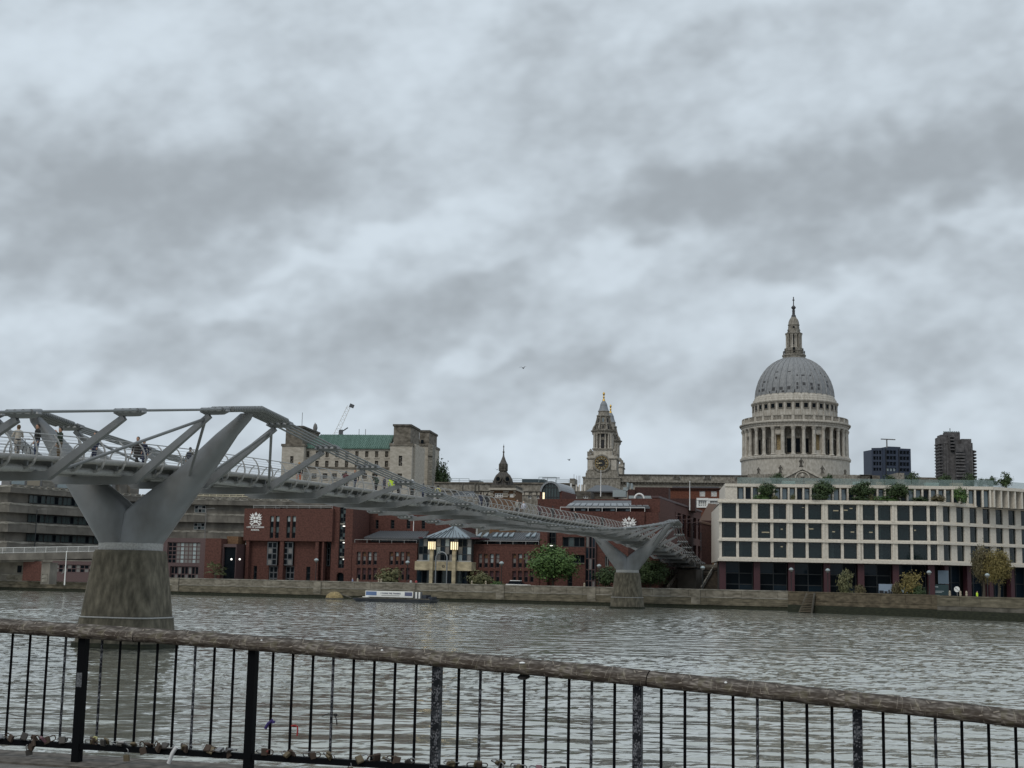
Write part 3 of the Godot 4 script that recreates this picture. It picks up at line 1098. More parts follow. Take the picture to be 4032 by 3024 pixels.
func band(t: Node3D, called: String, f: Dictionary, r: Array, d0: float, d1: float, m: Material) -> MeshInstance3D:
	var mb := MB.new()
	mb.slab(f, r[0], r[1], r[2], r[3], d0, d1)
	return part(called, mb, m, t)

# ================================================================ concrete office (left)
func build_concrete_office() -> void:
	var t := thing("concrete_office", "long low concrete office block with stacked sloping bands and window strips behind the near pier", "building", Vector3(-90, 2.2, -310))
	var e := EYE.y
	var poly := [Vector2(-150, -284), Vector2(-104, -285), Vector2(-80, -321), Vector2(-38, -321.5), Vector2(-38, -345), Vector2(-150, -345)]
	var inset := func(k: float) -> Array:
		return [Vector2(-150, -284 - k), Vector2(-104.4 - k * 0.4, -285 - k), Vector2(-80.4 - k * 0.3, -321 - k), Vector2(-38, -321.5 - k), Vector2(-38, -345), Vector2(-150, -345)]
	var faces := [[Vector3(-150, 0, -284), Vector3(-104, 0, -285)], [Vector3(-104, 0, -285), Vector3(-80, 0, -321)], [Vector3(-80, 0, -321), Vector3(-38, 0, -321.5)]]
	var levels := [[15.6, 17.2], [11.5, 13.6], [7.45, 9.6], [3.4, 5.6]]
	for lv in levels:
		for q in faces:
			var f := facade(q[0], q[1].x - q[0].x, q[1].z - q[0].z)
			var len: float = q[0].distance_to(q[1])
			var n := maxi(1, int(len / 4.5))
			for i in n:
				var mb := MB.new()
				mb.slab(f, len * i / n + 0.02, e + lv[0], len * (i + 1) / n - 0.02, e + lv[1] - 0.55, -0.9, 0.0)
				part("spandrel_panel", mb, M.concrete, t)
			# sloping weathered sill on top of each band
			var sl := MB.new()
			var y1: float = e + lv[1]
			var p0 := fpos(f, 0, y1 - 0.55, 0.06)
			var p1 := fpos(f, len, y1 - 0.55, 0.06)
			var p2 := fpos(f, len, y1 - 0.55, -1.2)
			var p3 := fpos(f, 0, y1 - 0.55, -1.2)
			sl.hexa([p0, p1, p2, p3, p0 + Vector3(0, 0.30, 0), p1 + Vector3(0, 0.30, 0), p2 + Vector3(0, 0.55, 0), p3 + Vector3(0, 0.55, 0)])
			part("sloping_sill", sl, M.concrete_light, t)
	var core := MB.new()
	core.prism(inset.call(1.3), 2.0, e + 16.4)
	part("core_wall", core, M.concrete, t)
	# window strips in the recesses
	for lv in [[13.6, 15.6], [9.6, 11.5], [5.6, 7.45]]:
		var f := facade(Vector3(-104.9, 0, -286.3), 24, -36)
		for i in 8:
			window(t, f, [5.0 + i * 4.4, e + lv[0] + 0.1, 9.2 + i * 4.4, e + lv[1] - 0.15], 0.25, 4, 1, M.frame_dark, [M.window_green, M.window_green, M.window_dark, M.window_green], 0.12)
		var f2 := facade(Vector3(-80.8, 0, -322.3), 42, -0.5)
		for px in [[615, 775], [1760, 1900]]:
			var a := fuv(f2, 600 + px[0] * 0.2712, 2010).x
			var b := fuv(f2, 600 + px[1] * 0.2712, 2010).x
			if b < 41: window(t, f2, [a, e + lv[0] + 0.15, b, e + lv[1] - 0.15], 0.2, 3, 2, M.steel_light, [M.window_green, M.window_dark], 0.10)
	# little bracketed coping along the roof and a louvred roof screen
	var bt := facade(Vector3(-80, 0, -321), 42, -0.5)
	for i in 26:
		var mb := MB.new()
		mb.slab(bt, 1.0 + i * 1.6, e + 17.0, 2.1 + i * 1.6, e + 17.45, -0.3, 0.12)
		part("coping_bracket", mb, M.concrete_light, t)
	var ba := facade(Vector3(-104, 0, -285), 24, -36)
	for i in 24:
		var mb := MB.new()
		mb.slab(ba, 0.4 + i * 1.75, e + 17.0, 1.5 + i * 1.75, e + 17.35, -0.3, 0.12)
		part("coping_bracket", mb, M.concrete_light, t)
	var scr := MB.new()
	for i in 20: scr.slab(bt, 6.0 + i * 1.55, e + 17.6, 6.14 + i * 1.55, e + 20.0, -2.1, -1.95)
	for j in 6: scr.slab(bt, 6.0, e + 17.7 + j * 0.42, 36.0, e + 17.86 + j * 0.42, -2.05, -1.9)
	part("roof_screen", scr, mat(0.55, 0.50, 0.36, 0.8), t)
	var gh := MB.new()
	gh.slab(ba, 2, e + 17.1, 30, e + 20.6, -6, -3.2)
	part("roof_plant_room", gh, M.blind_grey, t)
	for i in 7:
		var mb := MB.new()
		mb.slab(ba, 2.4 + i * 3.9, e + 17.6, 5.6 + i * 3.9, e + 20.0, -3.19, -3.1)
		part("plant_room_panel", mb, [M.blind, M.interior_pale, M.concrete_light][i % 3], t)
	for q in [[bt, 0.5, 41.0, -9.0, 20.6], [ba, 14.0, 43.0, -10.0, 20.9]]:
		band(t, "roof_storey", q[0], [q[1], e + 16.0, q[2], e + q[4]], -20.0, q[3], M.concrete)
		for i in 9: band(t, "storey_fin", q[0], [q[1] + i * 3.2, e + 16.0, q[1] + 0.7 + i * 3.2, e + q[4] + 0.3], q[3], q[3] + 0.6, M.concrete)
	# ---- raised walkway with white railings in front of it
	var wk := thing("raised_walkway", "raised concrete walkway with white picket railings in front of the concrete office", "walkway", Vector3(-85, 2.2, -274))
	var a := at(-120, 2181, 274)
	var b := at(975, 2163, 279)
	var mb := MB.new()
	var back := Vector3(0, 0, -6)
	mb.hexa([a - Vector3(0, 1.35, 0), b - Vector3(0, 1.35, 0), b - Vector3(0, 1.35, 0) + back, a - Vector3(0, 1.35, 0) + back, a, b, b + back, a + back])
	part("deck", mb, M.concrete, wk)
	mb = MB.new()
	mb.hexa([a - Vector3(0, 1.75, 0.6), b - Vector3(0, 1.75, 0.6), b - Vector3(0, 1.75, 0) + back, a - Vector3(0, 1.75, 0) + back, a - Vector3(0, 1.36, 0.6), b - Vector3(0, 1.36, 0.6), b - Vector3(0, 1.36, 0) + back, a - Vector3(0, 1.36, 0) + back])
	part("soffit_beam", mb, M.concrete, wk)
	var n := 26
	for i in n:
		var p := a.lerp(b, i / float(n)) + Vector3(0, 0, -0.15)
		var q := a.lerp(b, (i + 1) / float(n)) + Vector3(0, 0, -0.15)
		var pm := MB.new()
		pm.rod(p + Vector3(0, 1.12, 0), q + Vector3(0, 1.12, 0), 0.045, 5)
		pm.rod(p + Vector3(0, 0.12, 0), q + Vector3(0, 0.12, 0), 0.035, 5)
		for k in 10:
			var r := p.lerp(q, k / 10.0)
			pm.rod(r, r + Vector3(0, 1.1, 0), 0.06 if k == 0 else 0.026, 4)
		part("railing_panel", pm, M.white, wk)
	for px in [165, 560, 880]:
		var p := at(px, 2200, 276)
		var col := MB.new()
		col.box(Vector3(p.x, 4.2, p.z - 2), Vector3(1.3, 4.6, 1.6))
		part("column", col, M.concrete, wk)
	# ---- brick annex below the walkway
	var x := thing("brick_annex", "low maroon brick annex with gridded windows beside the palm tree", "building", Vector3(-78, 2.2, -276))
	var f := facade(at(700, 2200, 272.0), BR.x, BR.y)
	var kb := [600, 1880, 400.0 / 1475]
	var ka := [0, 1850, 500.0 / 1659]
	var hb: Array = fr(f, kb, 215, 940, 690, 1250)
	var hc: Array = fr(f, kb, 255, 1290, 665, 1420)
	var body: Array = fr(f, kb, 150, 880, 775, 1450)
	body[1] = 2.0
	hc[1] = 2.4
	var bm := MB.new()
	wall(bm, f, body, -6.0, 0.0, [hb, hc])
	part("brick_wall", bm, M.mauve, x)
	window(x, f, hb, -0.35, 8, 5, M.mauve, [M.window_dark, M.window_dark, M.blind_grey, M.blind, M.blind_grey, M.blind_grey, M.blind, M.blind_grey], 0.16)
	window(x, f, hc, -0.35, 8, 2, M.mauve, [M.window_dark, M.blind_grey, M.window_dark], 0.16)
	var br: Array = fr(f, kb, 775, 885, 1005, 1450)
	br[1] = 2.0
	bm = MB.new()
	wall(bm, f, br, -7.0, 0.4, [])
	part("brick_tower", bm, M.brick, x)
	var b2: Array = fr(f, kb, 1005, 965, 1205, 1450)
	b2[1] = 2.0
	var h2: Array = fr(f, kb, 1020, 1010, 1195, 1450)
	h2[1] = 2.1
	bm = MB.new()
	wall(bm, f, b2, -7.0, -0.2, [h2])
	part("porch", bm, M.mauve, x)
	band(x, "porch_glass", f, h2, -0.8, -0.7, M.window_dark)
	band(x, "plant_box", f, fr(f, kb, 1010, 850, 1175, 960), -5.0, -2.0, M.brick_tan)
	for q in [[1148, 1188], [1268, 1188]]:
		var p := fuv(f, 600 + q[0] * 0.2712, 1880 + q[1] * 0.2712, 0.6)
		var lm := MB.new()
		lm.lathe([Vector2(0.001, -0.2), Vector2(0.17, -0.1), Vector2(0.2, 0.02), Vector2(0.12, 0.16), Vector2(0.001, 0.2)], fpos(f, p.x, p.y, 0.6), 10)
		part("globe_lamp", lm, M.lamp_white, x)
	var y := thing("brick_pavilion", "low brick pavilion with a blank red wall under the raised walkway", "building", Vector3(-92, 2.2, -276))
	var fa := facade(at(120, 2200, 276.0), BR.x, BR.y)
	var w1: Array = fr(fa, ka, 300, 1195, 545, 1400)
	w1[1] = 2.0
	band(y, "brick_wall", fa, w1, -4.0, 0.0, M.brick)
	var w2: Array = fr(fa, ka, 680, 1195, 1400, 1400)
	w2[1] = 2.0
	var h3: Array = fr(fa, ka, 700, 1240, 1380, 1345)
	bm = MB.new()
	wall(bm, fa, w2, -4.0, 0.0, [h3])
	part("brick_wall", bm, M.mauve, y)
	window(y, fa, h3, -0.3, 12, 2, M.mauve, [M.blind_grey, M.window_dark, M.blind_grey, M.window_dark, M.window_dark], 0.14)
	var w3: Array = fr(fa, ka, -200, 1200, 300, 1400)
	w3[1] = 2.0
	band(y, "shaded_bay", fa, w3, -4.0, -2.0, M.concrete)
	band(y, "door", fa, fr(fa, ka, 148, 1250, 200, 1340), -2.0, -1.9, M.window_dark)
	band(y, "roof_slab", fa, [w3[0], w1[3] - 0.1, w2[2], w1[3] + 0.4], -5.0, -0.2, M.concrete)

# ================================================================ brick school
func build_school() -> void:
	var t := thing("brick_school", "dark red brick riverside school with white crest lettering and a cream entrance pavilion", "building", Vector3(-20, 2.2, -280))
	var f := facade(at(1000, 2200, 272.0), BR.x, BR.y)
	var kc := [950, 1960, 500.0 / 2212]
	var kd := [1380, 1980, 520.0 / 2212]
	var ke := [1850, 1980, 500.0 / 2212]
	var g := 2.1
	# ---- west block: overhanging upper storeys on piers
	var up: Array = fr(f, kc, 46, 190, 1588, 752, 1.2)
	var holes := []
	for x in [[498, 560], [593, 657], [786, 850], [882, 946]]: holes.append(fr(f, kc, x[0], 318, x[1], 702, 1.2))
	var mb := MB.new()
	wall(mb, f, up, -9.0, 1.2, holes)
	part("upper_storeys", mb, M.brick, t)
	for h in holes:
		window(t, f, h, 0.85, 1, 4, M.frame_dark, [M.window_dark, M.window_green, M.window_dark, M.blind], 0.09, "slot_window")
	var low: Array = fr(f, kc, 72, 752, 1435, 1405)
	low[1] = g
	low[3] = up[1] + 0.05
	holes = [fr(f, kc, 475, 770, 650, 1178), fr(f, kc, 742, 770, 922, 1178), fr(f, kc, 475, 1190, 632, 1400), fr(f, kc, 765, 1190, 922, 1400), fr(f, kc, 213, 1185, 272, 1390), fr(f, kc, 1130, 1200, 1200, 1408)]
	for h in holes:
		if h[1] < g + 1.8: h[1] = g + 0.1
	mb = MB.new()
	wall(mb, f, low, -9.0, 0.0, holes)
	part("lower_storeys", mb, M.brick, t)
	window(t, f, holes[0], 0.55, 2, 4, M.slate, [M.blind_grey, M.window_dark, M.window_dark, M.window_dark], 0.2, "oriel_window")
	window(t, f, holes[1], 0.55, 2, 4, M.slate, [M.window_dark, M.blind_grey, M.window_dark, M.window_dark], 0.2, "oriel_window")
	for i in [2, 3]: window(t, f, holes[i], -0.3, 2, 3, M.slate, [M.window_dark], 0.22, "ground_window")
	for i in [4, 5]: window(t, f, holes[i], -0.3, 1, 3, M.frame_dark, [M.window_dark], 0.1, "ground_window")
	for x in [[72, 126], [668, 730], [1283, 1340], [1405, 1432]]:
		var r: Array = fr(f, kc, x[0], 752, x[1], 1405, 1.0)
		r[1] = g
		r[3] = up[1] + 0.02
		band(t, "brick_pier", f, r, 0.0, 1.05, M.brick)
	railing(t, fpos(f, up[0] + 1.6, up[3], 0.6), fpos(f, up[2] - 0.4, up[3], 0.6), 0.62, 2.4, M.steel_light, 0.05)
	var c := fuv(f, 950 + 255 * 0.226, 1960 + 385 * 0.226, 1.2)
	crest(t, f, c.x, c.y + 0.1, 2.6, 1.21)
	var l1: Array = fr(f, kc, 98, 490, 400, 535, 1.2)
	lettering(t, "CITY OF LONDON", fpos(f, (l1[0] + l1[2]) / 2, (l1[1] + l1[3]) / 2, 1.26), fbasis(f), l1[2] - l1[0], M.letter)
	var l2: Array = fr(f, kc, 172, 538, 318, 580, 1.2)
	lettering(t, "SCHOOL", fpos(f, (l2[0] + l2[2]) / 2, (l2[1] + l2[3]) / 2, 1.26), fbasis(f), l2[2] - l2[0], M.letter)
	# shadowed gap beside the west block
	var gap: Array = fr(f, kc, 1432, 752, 1575, 1408)
	gap[1] = g
	band(t, "recess_wall", f, gap, -9.0, -1.6, M.brick)
	window(t, f, fr(f, kc, 1455, 780, 1560, 1190, -1.6), -1.4, 2, 4, M.slate, [M.window_dark], 0.16, "recess_window")
	# ---- stair tower with its tall glass slot
	var tw: Array = fr(f, kc, 1570, 88, 1932, 1410, 0.3)
	tw[1] = g
	var slot: Array = fr(f, kc, 1702, 140, 1805, 1225, 0.3)
	var arch: Array = fr(f, kc, 1658, 1302, 1785, 1410, 0.3)
	arch[1] = g
	mb = MB.new()
	wall(mb, f, tw, -8.0, 0.3, [slot, arch])
	part("stair_tower", mb, M.brick, t)
	window(t, f, slot, -0.1, 2, 16, M.frame_dark, [M.window_dark, M.window_dark, M.window_green], 0.08, "stair_window")
	for yy in [[440, 468], [728, 756], [1018, 1046]]:
		band(t, "landing_edge", f, fr(f, kc, 1715, yy[0], 1800, yy[1], 0.1), 0.0, 0.05, M.concrete_light)
		band(t, "landing_lamp", f, fr(f, kc, 1768, yy[1] + 18, 1806, yy[1] + 34, 0.1), 0.0, 0.05, M.lamp_white)
	band(t, "arched_door", f, arch, -0.6, -0.4, M.window_dark)
	mb = MB.new()     # brick spandrels that round the door's head
	var ar: float = (arch[2] - arch[0]) / 2
	for sx in [-1.0, 1.0]:
		var uc: float = (arch[0] + arch[2]) / 2
		for k in 5:
			var a0 := k / 5.0 * PI / 2
			var uu: float = uc + sx * ar * cos(a0 + PI / 20)
			mb.slab(f, uu, arch[3] - ar * 0.8 + sin(a0) * ar * 0.8, uc + sx * ar, arch[3], -0.3, 0.28)
	part("arch_head", mb, M.brick, t)
	# ---- tall rear range behind everything
	var rear: Array = fr(f, kd, -330, 40, 1700, 560, -9.0)
	rear[1] = g
	rear[3] = rear[3] + 0.6
	holes = []
	for x in [[418, 470], [672, 735], [940, 1002], [1190, 1250]]: holes.append(fr(f, kd, x[0], 285, x[1], 432, -9.0))
	mb = MB.new()
	wall(mb, f, rear, -24.0, -9.0, holes)
	part("rear_range", mb, M.brick, t)
	for h in holes: window(t, f, h, -9.35, 1, 3, M.frame_dark, [M.window_dark], 0.1, "rear_window")
	# ---- dark metal pitched roofs over strip windows
	for q in [[kd, 235, 1240, 462, 580, 655], [ke, 150, 1212, 505, 640, 716]]:
		var k: Array = q[0]
		var ra: Array = fr(f, k, q[1], q[4], q[2], q[5], -3.0)
		band(t, "strip_wall", f, [ra[0] + 0.6, g, ra[2], ra[3] + 0.2], -9.0, -4.2, M.brick)
		window(t, f, [ra[0] + 1.0, ra[1], ra[2] - 0.3, ra[3]], -3.9, 10, 1, M.frame_dark, [M.window_dark, M.window_dark, M.window_blue], 0.12, "strip_window")
		var e0: Array = fr(f, k, q[1], q[3], q[2], q[4], -3.0)
		var p0 := fpos(f, e0[0], e0[1], -2.8)
		var p1 := fpos(f, e0[2], e0[1], -2.8)
		var p2 := fpos(f, e0[2] - 0.4, e0[3], -6.5)
		var p3 := fpos(f, e0[0] + 1.8, e0[3], -6.5)
		var dn := Vector3(0, -0.3, 0)
		mb = MB.new()
		mb.hexa([p0 + dn, p1 + dn, p2 + dn, p3 + dn, p0, p1, p2, p3])
		part("pitched_roof", mb, M.slate, t)
		for i in 24:
			var s0 := p0.lerp(p1, (i + 0.5) / 24.0) + Vector3(0, 0.05, 0)
			var s1 := p3.lerp(p2, (i + 0.5) / 24.0) + Vector3(0, 0.05, 0)
			mb = MB.new()
			mb.beam(s0, s1, 0.06, 0.10)
			part("roof_seam", mb, M.slate, t)
	for x in [[412, 480], [508, 572], [602, 668], [700, 766], [985, 1052], [1085, 1152], [130, 200], [240, 320]]:
		var k2 := 0.0
		var a: Array = fr(f, ke, x[0], 535, x[1], 600, -4.2)
		var nn := Vector3.UP
		mb = MB.new()
		var q0 := fpos(f, a[0], a[1], -3.6)
		var q1 := fpos(f, a[2], a[1], -3.6)
		var q2 := fpos(f, a[2] - 0.25, a[3], -5.5)
		var q3 := fpos(f, a[0] + 0.25, a[3], -5.5)
		mb.hexa([q0, q1, q2, q3, q0 + nn * 0.25, q1 + nn * 0.25, q2 + nn * 0.25, q3 + nn * 0.25])
		part("skylight", mb, M.sky_glass, t)
	# ---- the two low riverside wings
	for q in [[kd, 22, 1112, 690, 1310, [[103, 166], [194, 256], [286, 347], [378, 441], [650, 711], [742, 803], [834, 895], [928, 990]], 820, 1040, 1090, 1295], [ke, 40, 1212, 742, 1410, [[146, 212], [243, 312], [344, 412], [444, 514], [738, 806], [838, 908], [942, 1010], [1042, 1110]], 885, 1130, 1185, 1385]]:
		var k: Array = q[0]
		var w: Array = fr(f, k, q[1], q[3], q[2], q[4], 0.5)
		w[1] = g
		holes = []
		var lows := []
		for x in q[5]:
			holes.append(fr(f, k, x[0], q[6], x[1], q[7], 0.5))
			var h: Array = fr(f, k, x[0], q[8], x[1], q[9], 0.5)
			h[1] = maxf(h[1], g + 0.15)
			lows.append(h)
		mb = MB.new()
		wall(mb, f, w, -8.0, 0.5, holes + lows)
		part("riverside_wing", mb, M.brick, t)
		band(t, "wing_coping", f, [w[0] - 0.1, w[3], w[2] + 0.1, w[3] + 0.18], -8.0, 0.6, M.brick)
		var i := 0
		for h in holes:
			window(t, f, h, 0.1, 1, 3, M.mauve, [M.window_dark, [M.blind_grey, M.blind_grey, M.blind, M.blind_grey, M.blind_grey, M.brick_tan][(i * 5 + int(q[1])) % 6], [M.blind_grey, M.brick_tan, M.blind][i % 3]], 0.12, "wing_window")
			i += 1
		for h in lows: window(t, f, h, 0.1, 1, 2, M.mauve, [M.window_dark, M.maroon, M.window_dark], 0.12, "ground_window")
		railing(t, fpos(f, w[0] + 0.3, w[3] + 0.15, 0.1), fpos(f, w[2] - 0.3, w[3] + 0.15, 0.1), 0.65, 2.2, M.steel_light, 0.045, false)
	# ---- entrance pavilion
	var pv := Node3D.new()
	pv.name = "entrance_pavilion"
	t.add_child(pv)
	pv.position = fpos(f, 46.0, 2.2, 2.0) - t.position
	var bandr: Array = fr(f, kd, 1076, 984, 2028, 1132, 3.2)
	band(pv, "cream_balcony", f, bandr, -1.0, 3.2, M.cream)
	band(pv, "balcony_rail", f, [bandr[0] + 0.3, bandr[3] + 0.02, bandr[2] - 0.2, bandr[3] + 0.22], 2.8, 3.0, M.steel_light)
	var ug: Array = fr(f, kd, 1142, 600, 2030, 984, 2.2)
	ug[1] = bandr[3] - 0.1
	window(pv, f, ug, 2.2, 12, 3, M.frame_dark, [M.blind_grey, M.window_blue, M.blind, M.window_blue, M.blind_grey, M.window_dark, M.window_dark], 0.10, "upper_glazing")
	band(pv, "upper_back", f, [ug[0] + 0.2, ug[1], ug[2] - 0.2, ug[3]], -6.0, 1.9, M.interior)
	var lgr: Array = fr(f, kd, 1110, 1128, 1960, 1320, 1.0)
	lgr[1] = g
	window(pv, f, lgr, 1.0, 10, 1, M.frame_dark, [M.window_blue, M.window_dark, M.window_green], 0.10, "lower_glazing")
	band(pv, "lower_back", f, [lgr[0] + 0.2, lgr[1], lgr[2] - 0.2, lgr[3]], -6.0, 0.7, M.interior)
	band(pv, "eave", f, fr(f, kd, 1140, 575, 2160, 600, 3.0), -7.0, 3.0, M.maroon)
	for x in [[1320, 1374], [1698, 1754]]:
		var r: Array = fr(f, kd, x[0], 778, x[1], 1320, 3.9)
		r[1] = g
		band(pv, "cream_column", f, r, 3.3, 3.9, M.cream)
	for x in [[1312, 1396, 648, 778], [1686, 1776, 654, 784]]:
		var r: Array = fr(f, kd, x[0], x[2], x[1], x[3], 4.0)
		var lm := MB.new()
		var uc: float = (r[0] + r[2]) / 2
		lm.slab(f, uc - 0.55, r[1], uc + 0.55, r[3], 3.2, 4.2)
		var lan := part("lantern", lm, glow(1.0, 0.86, 0.55, 0.75), pv)
		lm = MB.new()
		for i in 4: lm.slab(f, lerpf(uc - 0.64, uc + 0.54, i / 3.0), r[1] - 0.15, lerpf(uc - 0.54, uc + 0.64, i / 3.0), r[3] + 0.15, 4.2, 4.3)
		lm.slab(f, uc - 0.62, r[3] + 0.02, uc + 0.62, r[3] + 0.14, 3.1, 4.32)
		part("lantern_frame", lm, M.black, lan)
		var ol := OmniLight3D.new()
		ol.name = "lantern_light"
		pv.add_child(ol, true)
		ol.position = fpos(f, uc, (r[1] + r[3]) / 2, 4.9) - origin_of(pv)
		ol.light_color = Color(1.0, 0.86, 0.55)
		ol.light_energy = 0.3
		ol.light_size = 0.5
		ol.omni_range = 60.0
		ol.omni_attenuation = 2.0
		ol.shadow_enabled = true
	# hipped glass roof
	var apx := fuv(f, 1380 + 1745 * kd[2], 1980 + 378 * kd[2], -2.0)
	var e0 := fuv(f, 1380 + 1215 * kd[2], 1980 + 574 * kd[2], 3.0)
	var e1 := fuv(f, 1380 + 2015 * kd[2], 1980 + 580 * kd[2], 3.0)
	var ey: float = e0.y - 0.1
	var c0 := fpos(f, e0.x, ey, 3.2)
	var c1 := fpos(f, e1.x, ey, 3.2)
	var c2 := fpos(f, e1.x, ey, -7.2)
	var c3 := fpos(f, e0.x, ey, -7.2)
	var ap := fpos(f, apx.x, apx.y, -2.0)
	var cs := [c0, c1, c2, c3]
	for i in 4:
		mb = MB.new()
		mb.face(cs[i], cs[(i + 1) % 4], ap)
		mb.face(cs[i] + Vector3(0, -0.12, 0), ap + Vector3(0, -0.12, 0), cs[(i + 1) % 4] + Vector3(0, -0.12, 0))
		var rf := part("glass_roof_slope", mb, M.sky_glass if i == 0 else M.slate, pv)
		for k in 12:
			var b0: Vector3 = cs[i].lerp(cs[(i + 1) % 4], (k + 0.5) / 12.0)
			var tt := 1.0 - absf((k + 0.5) / 12.0 - 0.5) * 2.0
			var sm := MB.new()
			sm.beam(b0 + Vector3(0, 0.05, 0), b0.lerp(ap + (b0 - (cs[i] + cs[(i + 1) % 4]) / 2) * 0.0, tt * 0.98) + Vector3(0, 0.05, 0), 0.07, 0.12)
			part("glazing_bar", sm, M.slate, rf)
	# metal hoop over the entrance
	var hc := fuv(f, 1380 + 1525 * kd[2], 1980 + 928 * kd[2], 4.3)
	var pts := PackedVector3Array([fpos(f, hc.x - 1.1, 2.3, 4.3)])
	for i in 13:
		var a := PI - PI * i / 12
		pts.append(fpos(f, hc.x + cos(a) * 1.1, hc.y + sin(a) * 1.15, 4.3))
	pts.append(fpos(f, hc.x + 1.1, 2.3, 4.3))
	mb = MB.new()
	mb.tube(pts, 0.12, 8)
	part("entrance_hoop", mb, M.zinc, pv)
	mb = MB.new()
	var bc := (bandr[1] + bandr[3]) / 2 - 0.05 as float
	pts = PackedVector3Array()
	for i in 13: pts.append(fpos(f, hc.x + cos(TAU * i / 12) * 0.24, bc + sin(TAU * i / 12) * 0.24, 3.24))
	mb.tube(pts, 0.05, 5, false)
	mb.slab(f, hc.x - 0.14, bc - 0.03, hc.x + 0.14, bc + 0.03, 3.2, 3.27)
	part("balcony_badge", mb, M.stone_sooty, pv)
	# ---- east block
	var tb: Array = fr(f, ke, 1215, 460, 1345, 1410, 0.2)
	tb[1] = g
	band(t, "brick_turret", f, tb, -10.0, 0.2, M.brick)
	var rc: Array = fr(f, ke, 1345, 470, 1505, 1410, -1.0)
	rc[1] = g
	band(t, "recess_wall", f, rc, -10.0, -1.6, M.brick)
	window(t, f, fr(f, ke, 1360, 500, 1495, 1300, -1.5), -1.4, 2, 8, M.frame_dark, [M.window_dark], 0.1, "recess_window")
	band(t, "landing_lamp", f, fr(f, ke, 1392, 738, 1446, 752, -1.2), -1.3, -1.2, M.lamp_white)
	var eb: Array = fr(f, ke, 1505, 480, 2012, 1410, 0.0)
	eb[1] = g
	holes = [fr(f, ke, 1612, 595, 2000, 768), fr(f, ke, 1750, 905, 2000, 1052), fr(f, ke, 1700, 1215, 1785, 1410)]
	holes[2][1] = g
	mb = MB.new()
	wall(mb, f, eb, -10.0, 0.0, holes)
	part("east_block", mb, M.brick, t)
	window(t, f, holes[0], -0.5, 4, 1, M.frame_dark, [M.window_dark, M.window_green, M.window_dark], 0.14, "wide_window")
	window(t, f, holes[1], -0.5, 3, 1, M.frame_dark, [M.window_dark], 0.14, "wide_window")
	window(t, f, holes[2], -0.5, 1, 2, M.frame_dark, [M.window_dark], 0.12, "ground_window")
	band(t, "sill", f, fr(f, ke, 1790, 1048, 2000, 1062, 0.1), -0.1, 0.15, M.concrete_light)
	var gb: Array = fr(f, ke, 2012, 580, 2190, 1410, -0.4)
	gb[1] = g
	window(t, f, gb, -0.4, 3, 5, M.mauve, [M.window_dark, M.window_dark, M.blind_grey, M.window_dark, M.window_blue], 0.14, "glazed_bay")
	band(t, "bay_back", f, [gb[0], gb[1], gb[2], gb[3]], -9.0, -0.7, M.interior)
	var k6 := [2300, 2000, 600.0 / 2212]
	var eb2: Array = fr(f, k6, 165, 150, 640, 1120, -1.0)
	eb2[1] = g
	holes = []
	for x in [[300, 360], [470, 540]]: holes.append(fr(f, k6, x[0], 700, x[1], 850, -1.0))
	mb = MB.new()
	wall(mb, f, eb2, -10.0, -1.0, holes)
	part("east_block", mb, M.brick, t)
	for h in holes: window(t, f, h, -1.4, 2, 1, M.steel_light, [M.window_dark], 0.1, "ground_window")
	# ---- upper hall behind, its flank runs back along the bridge
	var k3 := [1900, 1550, 1100.0 / 2028]
	var kn := [2450, 1820, 400.0 / 2212]
	var hall: Array = fr(f, k3, 560, 855, 1175, 1200, -11.0)
	hall[1] = g
	mb = MB.new()
	wall(mb, f, hall, -40.0, -11.0, [])
	part("upper_hall", mb, M.brick, t)
	var hu: Array = fr(f, k3, 615, 815, 1160, 850, -13.0)
	band(t, "strip_wall", f, [hu[0], hall[3] - 0.2, hu[2], hu[3] + 0.3], -30.0, -14.0, M.brick)
	window(t, f, [hu[0] + 0.5, hall[3] + 0.1, hu[2] - 0.5, hu[3]], -13.7, 14, 1, M.frame_dark, [M.window_dark, M.window_blue, M.sky_glass], 0.14, "strip_window")
	var e2: Array = fr(f, k3, 605, 765, 1215, 822, -12.0)
	var p0 := fpos(f, e2[0], e2[1], -12.0)
	var p1 := fpos(f, e2[2], e2[1], -12.0)
	var p2 := fpos(f, e2[2] - 2.4, e2[3], -17.0)
	var p3 := fpos(f, e2[0] + 0.5, e2[3], -17.0)
	mb = MB.new()
	mb.hexa([p0 - Vector3(0, 0.3, 0), p1 - Vector3(0, 0.3, 0), p2 - Vector3(0, 0.3, 0), p3 - Vector3(0, 0.3, 0), p0, p1, p2, p3])
	part("pitched_roof", mb, M.slate, t)
	for i in 13:
		mb = MB.new()
		var q0 := p0.lerp(p1, (i + 0.08) / 13.0).lerp(p3.lerp(p2, (i + 0.08) / 13.0), 0.08) + Vector3(0, 0.06, 0)
		var q1 := p0.lerp(p1, (i + 0.92) / 13.0).lerp(p3.lerp(p2, (i + 0.92) / 13.0), 0.08) + Vector3(0, 0.06, 0)
		var q2 := p0.lerp(p1, (i + 0.92) / 13.0).lerp(p3.lerp(p2, (i + 0.92) / 13.0), 0.48) + Vector3(0, 0.06, 0)
		var q3 := p0.lerp(p1, (i + 0.08) / 13.0).lerp(p3.lerp(p2, (i + 0.08) / 13.0), 0.48) + Vector3(0, 0.06, 0)
		mb.hexa([q0, q1, q2, q3, q0 + Vector3(0, 0.1, 0), q1 + Vector3(0, 0.1, 0), q2 + Vector3(0, 0.1, 0), q3 + Vector3(0, 0.1, 0)])
		part("skylight", mb, M.zinc, t)
	railing(t, fpos(f, hall[0], hall[3], -11.2), fpos(f, hall[2], hall[3], -11.2), 0.8, 2.6, M.white, 0.05, false)
